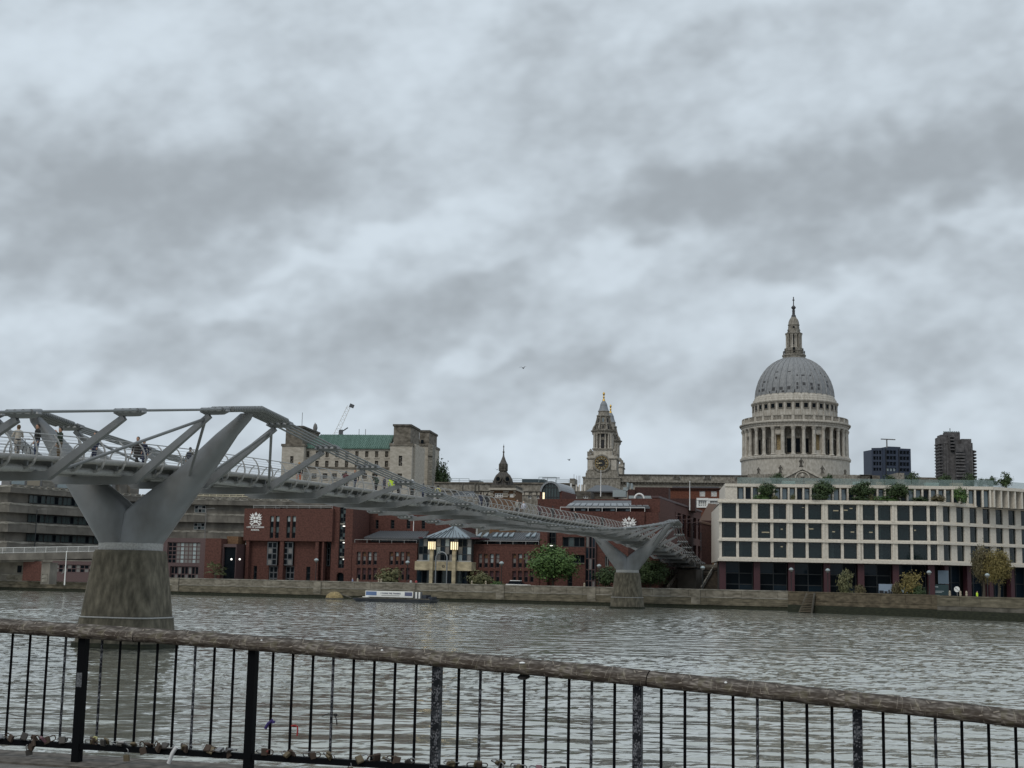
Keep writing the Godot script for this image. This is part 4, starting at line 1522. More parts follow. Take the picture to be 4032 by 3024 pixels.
	var ec := fuv(f, 2300 + 652 * k6[2], 2000 + 240 * k6[2], -0.98)
	crest(t, f, ec.x, ec.y, 2.6, -0.98)
	# corner block and the long flank
	var cb: Array = fr(f, kn, 475, 1090, 770, 1500, -11.5)
	cb[1] = g
	band(t, "corner_block", f, [cb[0] - 0.5, cb[1], cb[2] + 0.2, cb[3]], -30.0, -11.5, M.brick)
	var corner := at(2450 + 770 * kn[2], 2200, 285.0)
	var fl := facade(Vector3(corner.x, 0, corner.z), BU.x, BU.y)
	var fy := EYE.y + 17.1
	holes = []
	for x in [[822, 860, 985], [925, 1005, 1030], [1090, 1160, 1075], [1205, 1280, 1110], [1315, 1390, 1140], [1420, 1490, 1170], [1545, 1610, 1210], [1650, 1705, 1240]]:
		var a := fuv(fl, 2450 + x[0] * kn[2], 2060).x
		var b := fuv(fl, 2450 + x[1] * kn[2], 2060).x
		var y1 := fuv(fl, 2450 + (x[0] + x[1]) / 2 * kn[2], 1820 + x[2] * kn[2]).y
		holes.append([a, y1 - 5.0, b, y1])
		holes.append([a, y1 - 11.2, b, y1 - 6.6])
	mb = MB.new()
	wall(mb, fl, [0, g, 59, fy], -1.2, 0.0, holes)
	part("flank_wall", mb, M.brick, t)
	for h in holes: window(t, fl, h, -0.5, 1, 3, M.maroon, [M.window_dark], 0.16, "flank_window")
	band(t, "flank_core", fl, [0.1, g, 59, fy - 0.3], -26.0, -1.25, M.brick)
	band(t, "flank_coping", fl, [-0.3, fy, 59.2, fy + 0.4], -1.4, 0.25, M.mauve)
	band(t, "down_pipe_box", fl, [58.0, fy - 9.5, 59.5, fy - 5.0], 0.0, 0.8, M.zinc)
	for x in [[915, 1185], [1180, 1258], [1400, 1322], [1525, 1362]]:
		var a := fuv(fl, 2450 + x[0] * kn[2], 1820 + x[1] * kn[2])
		mb = MB.new()
		mb.rod(fpos(fl, a.x, a.y, 0.0), fpos(fl, a.x, a.y + 0.25, 3.6), 0.10, 6)
		part("banner_arm", mb, M.mauve, t)
	# front of the flank block, above the hall
	var ff: Array = fr(f, kn, 690, 790, 775, 1090, -13.0)
	band(t, "corner_block", f, [hall[2] - 3.0, hall[3] - 0.5, ff[2] + 0.4, ff[3]], -30.0, -13.0, M.brick)
	# ---- barrel-vaulted stair head
	var v := thing("barrel_vault_stair_head", "brick stair head with an arched glass front and grey barrel roof", "building", Vector3(8, 15, -300))
	var fv := facade(at(2170, 1980, 300.0), BR.x, BR.y)
	var kg := [1700, 1720, 650.0 / 2212]
	var vr: Array = fr(fv, kg, 1478, 615, 1712, 960)
	vr[1] = vr[1] - 8.0
	var vc: float = (vr[0] + vr[2]) / 2
	var rad: float = (vr[2] - vr[0]) / 2
	var spring: float = vr[3] - rad
	var shell := func(r0: float, d0: float, d1: float) -> MB:
		var m := MB.new()
		for i in 14:
			var a := PI * i / 14
			var b := PI * (i + 1) / 14
			m.quad(fpos(fv, vc + cos(a) * r0, spring + sin(a) * r0, d0), fpos(fv, vc + cos(a) * r0, spring + sin(a) * r0, d1), fpos(fv, vc + cos(b) * r0, spring + sin(b) * r0, d1), fpos(fv, vc + cos(b) * r0, spring + sin(b) * r0, d0))
			m.quad(fpos(fv, vc + cos(a) * r0, spring + sin(a) * r0, d0), fpos(fv, vc + cos(b) * r0, spring + sin(b) * r0, d0), fpos(fv, vc + cos(b) * (r0 - 0.4), spring + sin(b) * (r0 - 0.4), d0), fpos(fv, vc + cos(a) * (r0 - 0.4), spring + sin(a) * (r0 - 0.4), d0))
		return m
	part("barrel_roof", shell.call(rad + 0.35, 0.5, -13.0), M.zinc, v)
	var gm := MB.new()
	for i in 14:
		var a := PI * i / 14
		var b := PI * (i + 1) / 14
		gm.face(fpos(fv, vc, spring, 0.0), fpos(fv, vc + cos(a) * rad, spring + sin(a) * rad, 0.0), fpos(fv, vc + cos(b) * rad, spring + sin(b) * rad, 0.0))
	gm.slab(fv, vc - rad, vr[1], vc + rad, spring, -0.1, 0.0)
	part("arched_glazing", gm, M.window_green, v)
	for i in 7:
		var u := lerpf(vc - rad, vc + rad, i / 6.0)
		var hh := sqrt(maxf(rad * rad - (u - vc) * (u - vc), 0.0))
		gm = MB.new()
		gm.slab(fv, u - 0.08, vr[1], u + 0.08, spring + hh, 0.0, 0.14)
		part("glazing_bar", gm, M.frame_dark, v)
	for j in 7:
		gm = MB.new()
		gm.slab(fv, vc - rad, vr[1] + 2.0 + j * 2.1, vc + rad, vr[1] + 2.16 + j * 2.1, 0.0, 0.12)
		part("glazing_bar", gm, M.frame_dark, v)
	band(v, "side_wall", fv, [vc + rad, vr[1], vc + rad + 0.5, spring + 0.2], -13.0, 0.1, M.brick)
	band(v, "side_wall", fv, [vc - rad - 0.5, vr[1], vc - rad, spring + 0.2], -13.0, 0.1, M.brick)
	gm = MB.new()
	var lp := fuv(fv, 1700 + 1503 * kg[2], 1720 + 790 * kg[2])
	gm.slab(fv, lp.x - 0.2, lp.y - 0.7, lp.x + 0.2, lp.y + 0.7, 0.15, 0.3)
	part("wall_lamp", gm, M.lamp_warm, v)

# ================================================================ stone telephone exchange with a green copper roof
func build_stone_exchange() -> void:
	var t := thing("stone_exchange", "tall pale stone building with corner towers and a green copper roof behind the bridge", "building", Vector3(-60, 2.2, -440))
	var k := [1080, 1560, 660.0 / 2212]
	var Z := 430.0
	var f := facade(at(1400, 1900, Z), 0.992, 0.13)
	var g := 2.0
	# central range
	var mid: Array = fr(f, k, 385, 690, 1525, 1200)
	mid[1] = g
	var holes := []
	for x in [440, 570, 697, 828, 958, 1090, 1220, 1351, 1484]:
		holes.append(fr(f, k, x - 22, 725, x + 22, 808))
	for x in [432, 563, 692, 822, 953, 1084, 1214, 1348, 1480]:
		holes.append(fr(f, k, x - 23, 852, x + 23, 935))
	for x in [525, 668, 792, 925, 1060, 1190, 1322]:
		holes.append(fr(f, k, x - 32, 1018, x + 32, 1090))
	var mb := MB.new()
	wall(mb, f, mid, -16.0, 0.0, holes)
	part("stone_wall", mb, M.stone, t)
	var i := 0
	for h in holes:
		window(t, f, h, -0.5, 3, 4, M.stone_brown, [M.window_dark, M.window_dark, M.blind_grey, M.window_dark, M.window_dark], 0.14)
		var sm := MB.new()
		sm.slab(f, h[0] - 0.3, h[1] - 0.35, h[2] + 0.3, h[1], -0.3, 0.22)
		part("sill", sm, M.stone, t)
		i += 1
	band(t, "string_course", f, fr(f, k, 385, 935, 1525, 955), -0.5, 0.35, M.stone_brown)
	band(t, "cornice", f, fr(f, k, 380, 682, 1530, 694), -1.0, 0.6, M.copper)
	# copper roof
	var r: Array = fr(f, k, 395, 512, 1530, 684, -1.0)
	var p0 := fpos(f, r[0] - 0.3, r[1], 0.4)
	var p1 := fpos(f, r[2], r[1], 0.4)
	var p2 := fpos(f, r[2], r[3] + 0.6, -6.0)
	var p3 := fpos(f, r[0] + 4.0, r[3] + 0.6, -6.0)
	mb = MB.new()
	mb.hexa([p0 - Vector3(0, 0.4, 0), p1 - Vector3(0, 0.4, 0), p2 - Vector3(0, 1, 5), p3 - Vector3(0, 1, 5), p0, p1, p2, p3])
	var cr := part("copper_roof", mb, M.copper, t)
	for j in 40:
		var a := p0.lerp(p1, (j + 0.5) / 40.0) + Vector3(0, 0.06, 0)
		var b := p3.lerp(p2, (j + 0.5) / 40.0) + Vector3(0, 0.06, 0)
		mb = MB.new()
		mb.beam(a, b, 0.12, 0.14)
		part("roof_seam", mb, M.copper, cr)
	# ---- corner towers: left, right, rear right
	var tower := func(x0: float, x1: float, ytop: float, ystep: float, d0: float, d1: float, win: Array, m: Material) -> void:
		var q: Array = fr(f, k, x0, ytop, x1, 1250, d1)
		var ys: float = fuv(f, k[0] + (x0 + x1) / 2 * k[2], k[1] + ystep * k[2], d1).y
		var w := MB.new()
		var hs := []
		for z in win: hs.append(fr(f, k, z[0], z[1], z[2], z[3], d1))
		wall(w, f, [q[0], g, q[2], ys], d0, d1, hs)
		part("tower_shaft", w, m, t)
		w = MB.new()
		w.slab(f, q[0] + 0.8, ys, q[2] - 0.8, q[3], d0 + 0.8, d1 - 0.8)
		part("tower_top", w, M.stone_brown, t)
		w = MB.new()
		w.slab(f, q[0] - 0.25, ys - 0.5, q[2] + 0.25, ys + 0.25, d0 - 0.25, d1 + 0.25)
		part("tower_cornice", w, M.stone_brown, t)
		w = MB.new()
		w.slab(f, q[0] + 0.5, q[3] - 0.2, q[2] - 0.5, q[3] + 0.45, d0 + 0.5, d1 - 0.5)
		part("tower_coping", w, M.stone_sooty, t)
		for z in hs: window(t, f, z, d1 - 0.6, 2, 6, M.stone_brown, [M.window_dark, M.window_dark, M.blind_grey], 0.12)
	tower.call(95, 385, 405, 640, -18.0, 3.0, [[208, 790, 252, 890]], M.stone)
	tower.call(1525, 1815, 385, 632, -12.0, 3.5, [[1640, 785, 1688, 920], [1625, 1020, 1685, 1060]], M.stone)
	tower.call(1868, 2060, 462, 640, -46.0, -30.0, [], M.stone)
	# return face of the right tower and the grey lift shaft beside it
	var rr: Array = fr(f, k, 1815, 410, 1892, 1250, 0.0)
	band(t, "tower_return", f, [rr[0] - 1.5, g, rr[2] - 0.5, fuv(f, 1630, 1750).y], -14.0, 1.5, M.stone)
	band(t, "lift_shaft", f, [rr[2] - 0.8, g, fr(f, k, 1890, 640, 2030, 700, -29.0)[2], fuv(f, 1080 + 1960 * k[2], 1560 + 640 * k[2], -29.0).y], -34.0, -29.0, M.concrete_light)
	band(t, "shaft_band", f, [rr[2] - 0.8, fuv(f, 1080 + 1960 * k[2], 1560 + 792 * k[2], -29.0).y, fr(f, k, 1890, 640, 2030, 700, -29.0)[2], fuv(f, 1080 + 1960 * k[2], 1560 + 782 * k[2], -29.0).y], -29.1, -28.6, M.stone_sooty)
	for z in [[1890, 570, 1912, 625], [1935, 575, 1970, 625]]: band(t, "small_window", f, fr(f, k, z[0], z[1], z[2], z[3], -29.9), -30.2, -29.85, M.window_dark)
	for z in [[538, 350, 500, 2.0]]:
		var p := fuv(f, k[0] + z[0] * k[2], k[1] + z[2] * k[2], -4.0)
		var p9 := fuv(f, k[0] + z[0] * k[2], k[1] + z[1] * k[2], -4.0)
		mb = MB.new()
		mb.rod(fpos(f, p.x, p.y - 2.0, -4.0), fpos(f, p9.x, p9.y, -4.0), 0.12, 5)
		mb.lathe([Vector2(0.001, -1.5), Vector2(0.5, -1.1), Vector2(0.75, 0), Vector2(0.5, 1.1), Vector2(0.001, 1.5)], fpos(f, p.x, p.y + 2.0, -4.0), 10)
		part("aerial", mb, M.blind_grey, t)
	for x in [360, 1118, 1203]:
		var p := fuv(f, k[0] + x * k[2], k[1] + 500 * k[2], -6.0)
		mb = MB.new()
		mb.rod(fpos(f, p.x, p.y - 3.0, -6.0), fpos(f, p.x, p.y + (7.0 if x < 400 else 1.6), -6.0), 0.09, 5)
		part("aerial", mb, M.blind_grey, t)
	# ---- crane far behind
	var c := thing("tower_crane", "thin white lattice crane jib rising behind the green copper roof", "crane", at(1380, 1800, 640.0))
	var j0 := at(1080 + 808 * k[2], 1560 + 520 * k[2], 640.0)
	var j1 := at(1080 + 985 * k[2], 1560 + 130 * k[2], 640.0)
	j0 = j0 + (j0 - j1) * 0.15
	var dj := (j1 - j0).normalized()
	var sd := dj.cross(Vector3.BACK).normalized()
	mb = MB.new()
	for s in [-1.0, 1.0]: mb.rod(j0 + sd * s * 1.1, j1 + sd * s * 0.7, 0.13, 5)
	for q in 16:
		var a := j0.lerp(j1, q / 16.0) + sd * (1.0 if q % 2 == 0 else -1.0)
		var b := j0.lerp(j1, (q + 1) / 16.0) + sd * (-1.0 if q % 2 == 0 else 1.0)
		mb.rod(a, b, 0.08, 4)
	part("jib", mb, M.white, c)
	mb = MB.new()
	mb.obox(j1 + dj * 0.6 + sd * 1.2, dj * 0.8, sd * 1.0, Vector3.BACK * 0.8)
	part("jib_head", mb, M.slate, c)
	mb = MB.new()
	var base := at(1080 + 880 * k[2], 1560 + 475 * k[2], 640.0)
	mb.box(base, Vector3(1.8, 2.2, 1.8))
	mb.rod(base, base + Vector3(3.2, 2.2, 0), 0.3, 5)
	part("cab", mb, M.slate, c)
	mb = MB.new()
	mb.box(Vector3(j0.x, (j0.y + 2) / 2, j0.z), Vector3(2.2, j0.y - 2, 1.6))
	part("mast", mb, M.blind_grey, c)

# ================================================================ roofs between the school and the cathedral
func build_roofscape() -> void:
	var k := [1700, 1720, 650.0 / 2212]
	# long stone range
	var f := facade(at(2000, 1950, 375.0), 0.985, 0.17)
	var t := thing("stone_range", "long low weathered stone range with a blind attic wall behind the small cupola", "building", Vector3(0, 2.2, -380))
	var r: Array = fr(f, k, 30, 625, 1900, 815)
	r[1] = 2.0
	var holes := []
	for x in [[860, 945], [1150, 1205], [1290, 1340], [1405, 1450], [640, 690], [560, 610]]: holes.append(fr(f, k, x[0], 786, x[1], 830))
	var mb := MB.new()
	wall(mb, f, r, -14.0, 0.0, holes)
	part("stone_wall", mb, M.stone_grey, t)
	for h in holes: window(t, f, h, -0.4, 2, 2, M.white, [M.window_dark], 0.12)
	band(t, "frieze", f, fr(f, k, 30, 715, 1900, 730), -0.2, 0.5, M.stone_grey)
	band(t, "coping", f, fr(f, k, 30, 612, 1900, 628), -1.0, 0.4, M.stone_brown)
	for x in [640, 700, 760, 1130, 1190, 1250, 1350, 1420]:
		band(t, "blind_panel", f, fr(f, k, x, 745, x + 50, 782), 0.0, 0.22, M.stone)
	band(t, "plant_room", f, fr(f, k, 1210, 565, 1510, 612, -4.0), -10.0, -4.0, mat(0.03, 0.05, 0.06, 0.5))
	band(t, "plant_room", f, fr(f, k, 505, 582, 640, 612, -4.0), -10.0, -4.0, M.slate)
	band(t, "roof_duct", f, fr(f, k, 1085, 608, 1420, 624, -3.0), -6.0, -3.0, M.slate)
	band(t, "roof_duct", f, fr(f, k, 540, 608, 820, 626, -3.0), -6.0, -3.0, M.slate)
	for q in [[235, 500, 560], [1080, 1210, 560], [1435, 1670, 540], [1660, 1840, 575], [640, 820, 580]]:
		var a: Array = fr(f, k, q[0], q[2], q[1], 612, -3.0)
		railing(t, fpos(f, a[0], a[1], -3.0), fpos(f, a[2], a[1], -3.0), a[3] - a[1], 2.2, M.blind, 0.07)
	# glazed lean-to in front
	var gl: Array = fr(f, k, 330, 735, 640, 800, 6.0)
	mb = MB.new()
	var p0 := fpos(f, gl[0], gl[1], 12.0)
	var p1 := fpos(f, gl[2], gl[1], 12.0)
	var p2 := fpos(f, gl[2] - 2, gl[3], 5.0)
	var p3 := fpos(f, gl[0] + 2, gl[3], 5.0)
	mb.hexa([p0 - Vector3(0, 0.4, 0), p1 - Vector3(0, 0.4, 0), p2 - Vector3(0, 0.4, 0), p3 - Vector3(0, 0.4, 0), p0, p1, p2, p3])
	part("glazed_roof", mb, M.zinc, t)
	for i in 9:
		mb = MB.new()
		mb.beam(p0.lerp(p1, i / 8.0) + Vector3(0, 0.1, 0), p3.lerp(p2, i / 8.0) + Vector3(0, 0.1, 0), 0.25, 0.2)
		part("glazing_bar", mb, M.slate, t)
	for x in [412, 578, 628]:
		var a: Array = fr(f, k, x - 7, 618, x + 7, 745, 4.0)
		band(t, "flue", f, a, 3.4, 4.0, M.stone_sooty)
	# ---- corner building with a lead cupola
	var c := thing("cupola_building", "corner building with a ribbed lead dome, lantern and pointed spire", "building", Vector3(-12, 2.2, -352))
	var fc := facade(at(1982, 1920, 352.0), 0.985, 0.17)
	var b: Array = fr(fc, k, 785, 690, 1120, 815)
	b[1] = 2.0
	holes = [fr(fc, k, 842, 755, 955, 812), fr(fc, k, 1042, 762, 1095, 812)]
	mb = MB.new()
	wall(mb, fc, b, -11.0, 0.0, holes)
	part("brick_storey", mb, M.brick_tan, c)
	for h in holes: window(c, fc, h, -0.25, 3, 2, M.white, [M.window_dark], 0.22)
	for x in [[782, 835], [958, 1035], [1098, 1122]]:
		for j in 4:
			band(c, "quoin", fc, fr(fc, k, x[0], 730 + j * 22, x[1] - (j % 2) * 12, 743 + j * 22), -0.2, 0.25, M.stone)
	band(c, "cornice", fc, fr(fc, k, 772, 688, 1135, 716), -11.5, 0.9, M.stone)
	band(c, "parapet", fc, fr(fc, k, 782, 648, 1125, 690), -11.0, 0.5, M.stone_sooty)
	var ctr := fuv(fc, 1700 + 955 * k[2], 1900, -5.5)
	var o := fpos(fc, ctr.x, 0, -5.5)
	var hy := func(py: float) -> float: return fuv(fc, 1700 + 957 * k[2], 1720 + py * k[2], -5.5).y
	var sc: float = k[2] * 357.0 / F
	var dome := [Vector2(138 * sc, hy.call(668)), Vector2(134 * sc, hy.call(640)), Vector2(126 * sc, hy.call(600)), Vector2(112 * sc, hy.call(560)), Vector2(90 * sc, hy.call(520)), Vector2(58 * sc, hy.call(490)), Vector2(56 * sc, hy.call(484))]
	mb = MB.new()
	mb.lathe(dome, o, 32)
	var dm := part("lead_dome", mb, M.lead_dark2, c)
	for i in 24:
		var a := TAU * i / 24
		var pts := PackedVector3Array()
		for p in dome: pts.append(o + Vector3(sin(a) * p.x, p.y, cos(a) * p.x))
		mb = MB.new()
		mb.tube(pts, 0.16, 5)
		part("dome_rib", mb, M.lead_dark2, dm)
	for a in [-0.42, 0.36]:
		var rr := 118 * sc
		var p := o + Vector3(sin(a) * rr, hy.call(575), cos(a) * rr)
		mb = MB.new()
		mb.rod(p - Vector3(sin(a), 0, cos(a)) * 0.6, p + Vector3(sin(a), 0, cos(a)) * 0.9, 0.85, 12)
		var dr := part("dormer", mb, M.stone_sooty, dm)
		mb = MB.new()
		mb.rod(p + Vector3(sin(a), 0, cos(a)) * 0.85, p + Vector3(sin(a), 0, cos(a)) * 0.95, 0.55, 12)
		part("dormer_glass", mb, M.window_dark, dr if false else dm)
	mb = MB.new()
	mb.lathe([Vector2(0.1, hy.call(490)), Vector2(62 * sc, hy.call(490)), Vector2(62 * sc, hy.call(478)), Vector2(50 * sc, hy.call(470)), Vector2(50 * sc, hy.call(455)), Vector2(0.1, hy.call(455))], o, 8)
	part("lantern_base", mb, M.stone_sooty, c)
	for i in 8:
		var a := TAU * (i + 0.5) / 8
		mb = MB.new()
		mb.rod(o + Vector3(sin(a) * 46 * sc, hy.call(458), cos(a) * 46 * sc), o + Vector3(sin(a) * 46 * sc, hy.call(368), cos(a) * 46 * sc), 0.42, 6)
		part("lantern_post", mb, M.stone_sooty, c)
	for i in 8:
		var a0 := TAU * (i + 0.5) / 8
		var a1 := TAU * (i + 1.5) / 8
		mb = MB.new()
		mb.beam(o + Vector3(sin(a0) * 45 * sc, hy.call(422), cos(a0) * 45 * sc), o + Vector3(sin(a1) * 45 * sc, hy.call(422), cos(a1) * 45 * sc), 0.2, 0.5)
		part("lantern_rail", mb, M.stone_sooty, c)
	mb = MB.new()
	mb.lathe([Vector2(0.1, hy.call(372)), Vector2(56 * sc, hy.call(372)), Vector2(56 * sc, hy.call(362)), Vector2(44 * sc, hy.call(342)), Vector2(26 * sc, hy.call(300)), Vector2(12 * sc, hy.call(260)), Vector2(8 * sc, hy.call(225)), Vector2(14 * sc, hy.call(200)), Vector2(7 * sc, hy.call(190)), Vector2(5 * sc, hy.call(150)), Vector2(9 * sc, hy.call(128)), Vector2(2 * sc, hy.call(115)), Vector2(1.5 * sc, hy.call(95)), Vector2(0.01, hy.call(94))], o, 12)
	part("spire", mb, M.lead_dark2, c)
	# ---- chimney stacks and plain slate roofs nearer the cathedral
	var h := thing("chimney_house", "slate roofed house with a row of pale chimney pots beside the barrel roof", "building", Vector3(18, 2.2, -335))
	var fh := facade(at(2290, 1940, 335.0), 0.985, 0.17)
	var hb: Array = fr(fh, k, 1850, 735, 2130, 830)
	hb[1] = 2.0
	mb = MB.new()
	var hh := [fr(fh, k, 1905, 795, 1945, 825), fr(fh, k, 2030, 790, 2095, 825)]
	wall(mb, fh, hb, -8.0, 0.0, hh)
	part("wall", mb, M.stone_sooty, h)
	for q in hh: window(h, fh, q, -0.3, 2, 1, M.white, [M.window_dark], 0.15)
	band(h, "stack", fh, fr(fh, k, 1915, 725, 2060, 765, -2.0), -5.0, -2.0, M.stone_brown)
	for x in [1940, 1977, 2013, 2050]:
		var q: Array = fr(fh, k, x - 11, 640, x + 11, 728, -3.0)
		mb = MB.new()
		mb.rod(fpos(fh, (q[0] + q[2]) / 2, q[1], -3.0), fpos(fh, (q[0] + q[2]) / 2, q[3], -3.0), (q[2] - q[0]) / 2, 8)
		part("chimney_pot", mb, M.portland, h)
	band(h, "tall_flue", fh, fr(fh, k, 1856, 622, 1872, 750, -1.0), -1.6, -1.0, M.white)
	band(h, "stair_box", fh, fr(fh, k, 1848, 558, 1915, 640, -14.0), -20.0, -14.0, M.concrete_light)
	for x in [1905, 1942, 1970, 1985]:
		var q: Array = fr(fh, k, x - 2, 500 if x == 1905 else 520, x + 2, 625, -14.0)
		band(h, "aerial", fh, q, -14.2, -14.0, M.blind_grey)
	var s := thing("slate_house", "grey slate hipped roof house below the cathedral clock tower", "building", Vector3(26, 2.2, -345))
	var kt := [2280, 1530, 240.0 / 995]
	var fs := facade(at(2380, 1940, 345.0), 0.985, 0.17)
	var sr: Array = fr(fs, kt, 150, 1560, 640, 1640)
	var y1: float = sr[3]
	mb = MB.new()
	var s0 := fpos(fs, sr[0] - 0.5, sr[1] - 0.6, 1.0)
	var s1 := fpos(fs, sr[2] + 2.0, sr[1] - 0.6, 1.0)
	var s2 := fpos(fs, sr[2] - 3.0, y1, -4.0)
	var s3 := fpos(fs, sr[0] + 1.5, y1, -4.0)
	mb.hexa([s0 - Vector3(0, 0.3, 0), s1 - Vector3(0, 0.3, 0), s2 - Vector3(0, 0.3, 4), s3 - Vector3(0, 0.3, 4), s0, s1, s2, s3])
	part("hipped_roof", mb, M.slate, s)
	band(s, "wall", fs, [sr[0], 2.0, sr[2], sr[1] - 0.7], -9.0, 0.0, M.stone_brown)
	var k3 := [1900, 1550, 1100.0 / 2028]
	for q in [[945, 700, 1040, 750, -1.0], [1020, 680, 1058, 705, -1.0], [1046, 645, 1058, 690, -1.0], [1075, 650, 1084, 690, -1.0]]:
		band(s, "roof_plant", fs, fr(fs, k3, q[0], q[1], q[2], q[3], q[4] + 4), q[4], q[4] + 4.0, M.blind)
	# ---- orange brick mansion right of the school flank
	var kn := [2450, 1820, 400.0 / 2212]
	var m := thing("brick_mansion", "orange brick mansion block with white sash windows beside the white office", "building", Vector3(55, 2.2, -375))
	var fm := facade(at(2720, 1960, 372.0), 0.985, 0.17)
	var mr: Array = fr(fm, kn, 1005, 575, 2330, 990)
	mr[1] = 2.0
	holes = []
	for x in [[1685, 1805, 630, 745], [1935, 2060, 630, 745], [2165, 2280, 640, 750], [1660, 1835, 828, 958], [1910, 2090, 838, 950]]: holes.append(fr(fm, kn, x[0], x[2], x[1], x[3]))
	mb = MB.new()
	wall(mb, fm, mr, -12.0, 0.0, holes)
	part("brick_wall", mb, M.brick_orange, m)
	var n := 0
	for q in holes:
		window(m, fm, q, -0.25, 4, 4, M.white, [M.window_dark, M.window_dark, M.blind_grey], 0.16)
		if n > 2:
			var sm := MB.new()
			sm.slab(fm, q[0] - 0.5, q[3], q[2] + 0.5, q[3] + 0.6, -0.2, 0.3)
			sm.slab(fm, q[0] - 0.5, q[1] - 0.4, q[2] + 0.5, q[1], -0.2, 0.35)
			sm.slab(fm, q[0] - 0.5, q[1], q[0], q[3], -0.2, 0.2)
			sm.slab(fm, q[2], q[1], q[2] + 0.5, q[3], -0.2, 0.2)
			part("stone_surround", sm, M.white, m)
		n += 1
	band(m, "cornice", fm, fr(fm, kn, 1005, 560, 2330, 578), -12.0, 0.6, M.brick_dark)
	band(m, "string_course", fm, fr(fm, kn, 1005, 600, 2330, 612), -0.2, 0.3, M.brick_dark)
	band(m, "roof_box", fm, fr(fm, kn, 1090, 528, 2100, 560, -5.0), -10.0, -5.0, M.slate)
	var m2 := thing("brick_roof_block", "dark maroon brick roof block behind the school parapet", "building", Vector3(34, 2.2, -335))
	var f2 := facade(at(2560, 1960, 332.0), 0.985, 0.17)
	var q2: Array = fr(f2, kn, 275, 545, 1010, 790)
	band(m2, "brick_wall", f2, [q2[0], 2.0, q2[2], q2[3]], -8.0, 0.0, M.brick_dark)
	var q3: Array = fr(f2, kn, 125, 600, 285, 790)
	band(m2, "brick_wall", f2, [q3[0], 2.0, q3[2], q3[3]], -8.0, 1.0, M.brick_dark)
	mb = MB.new()
	var aw: Array = fr(f2, kn, 275, 690, 470, 790, 3.0)
	var pts := PackedVector3Array()
	for i in 13:
		var a := PI - PI * i / 12
		pts.append(fpos(f2, (aw[0] + aw[2]) / 2 + cos(a) * (aw[2] - aw[0]) / 2, aw[1] + sin(a) * (aw[3] - aw[1]), 3.0))
	mb.tube(pts, 0.25, 6)
	part("white_duct", mb, M.white, m2)
	band(m2, "white_plant", f2, fr(f2, kn, 140, 730, 640, 795, 2.5), 1.2, 2.5, M.blind)
	band(m2, "rear_block", f2, fr(f2, kn, 1050, 790, 1590, 1060, 8.0), 0.0, 8.0, M.brick_dark)
	# ---- tan side house and gables between the mansion and the white office
	var g := thing("tan_gabled_house", "narrow tan brick house with sloping roofs beside the white office corner", "building", Vector3(52, 2.2, -318))
	var fg := facade(at(2815, 2080, 318.0), 0.985, 0.17)
	var gr: Array = fr(fg, kn, 1960, 1270, 2110, 1700)
	band(g, "tan_wall", fg, [gr[0], 2.0, gr[2] + 2, gr[3]], -8.0, 0.0, M.brick_tan)
	var g2: Array = fr(fg, kn, 1720, 1130, 1965, 1700, -3.0)
	band(g, "brick_wall", fg, [g2[0], 2.0, g2[2], g2[3] - 1.5], -12.0, -3.0, M.brick_dark)
	mb = MB.new()
	var a0 := fpos(fg, g2[0] - 0.5, g2[3] - 1.6, -2.8)
	var a1 := fpos(fg, gr[2] + 2, g2[3] - 3.2, -2.8)
	var a2 := fpos(fg, gr[2] + 2, g2[3] + 2.4, -11.0)
	var a3 := fpos(fg, g2[0] + 1.5, g2[3] + 3.0, -11.0)
	mb.hexa([a0 - Vector3(0, 0.4, 0), a1 - Vector3(0, 0.4, 0), a2 - Vector3(0, 0.4, 0), a3 - Vector3(0, 0.4, 0), a0, a1, a2, a3])
	part("sloping_roof", mb, mat(0.10, 0.062, 0.045, 0.9), g)
	# ---- flagpoles
	for q in [[2366, 1853, 1952, 330.0, "tall white flagpole in front of the cathedral clock tower"], [2716, 1898, 2006, 300.0, "cream flagpole on the school flank parapet"], [1380 + 1060 * 0.2351, 1980 + 265 * 0.2351, 1980 + 690 * 0.2351, 270.0, "white flagpole on the school wing roof between the stair tower and the glass pyramid"], [1380 + 2120 * 0.2351, 1980 + 420 * 0.2351, 1980 + 705 * 0.2351, 263.0, "white flagpole on the school wing roof beside the skylights"], [262, 2175, 2300, 262.0, "white pole with a small flag standing by the dark pontoon"]]:
		var p1_ := at(q[0], q[1], q[3])
		var p0_ := at(q[0], q[2], q[3])
		p0_.x = p1_.x
		var fp := thing("flagpole", q[4], "flagpole", p0_)
		mb = MB.new()
		mb.tube(PackedVector3Array([p0_ - Vector3(0, 0.2, 0), p1_]), [0.13, 0.07], 6)
		part("pole", mb, M.white, fp)
		mb = MB.new()
		mb.lathe([Vector2(0.01, -0.14), Vector2(0.14, 0), Vector2(0.01, 0.14)], p1_ + Vector3(0, 0.1, 0), 8)
		part("finial", mb, M.white, fp)
		if q[0] < 1700:
			mb = MB.new()
			var fo := p1_ - Vector3(0, 1.0 if q[0] > 500 else 2.2, 0)
			mb.quad(fo, fo + Vector3(-0.35, -0.9, 0.12), fo + Vector3(-0.75, -1.9, 0), fo + Vector3(-0.05, -1.5, 0))
			part("furled_flag", mb, M.lock_red if q[0] > 500 else M.blind_grey, fp)

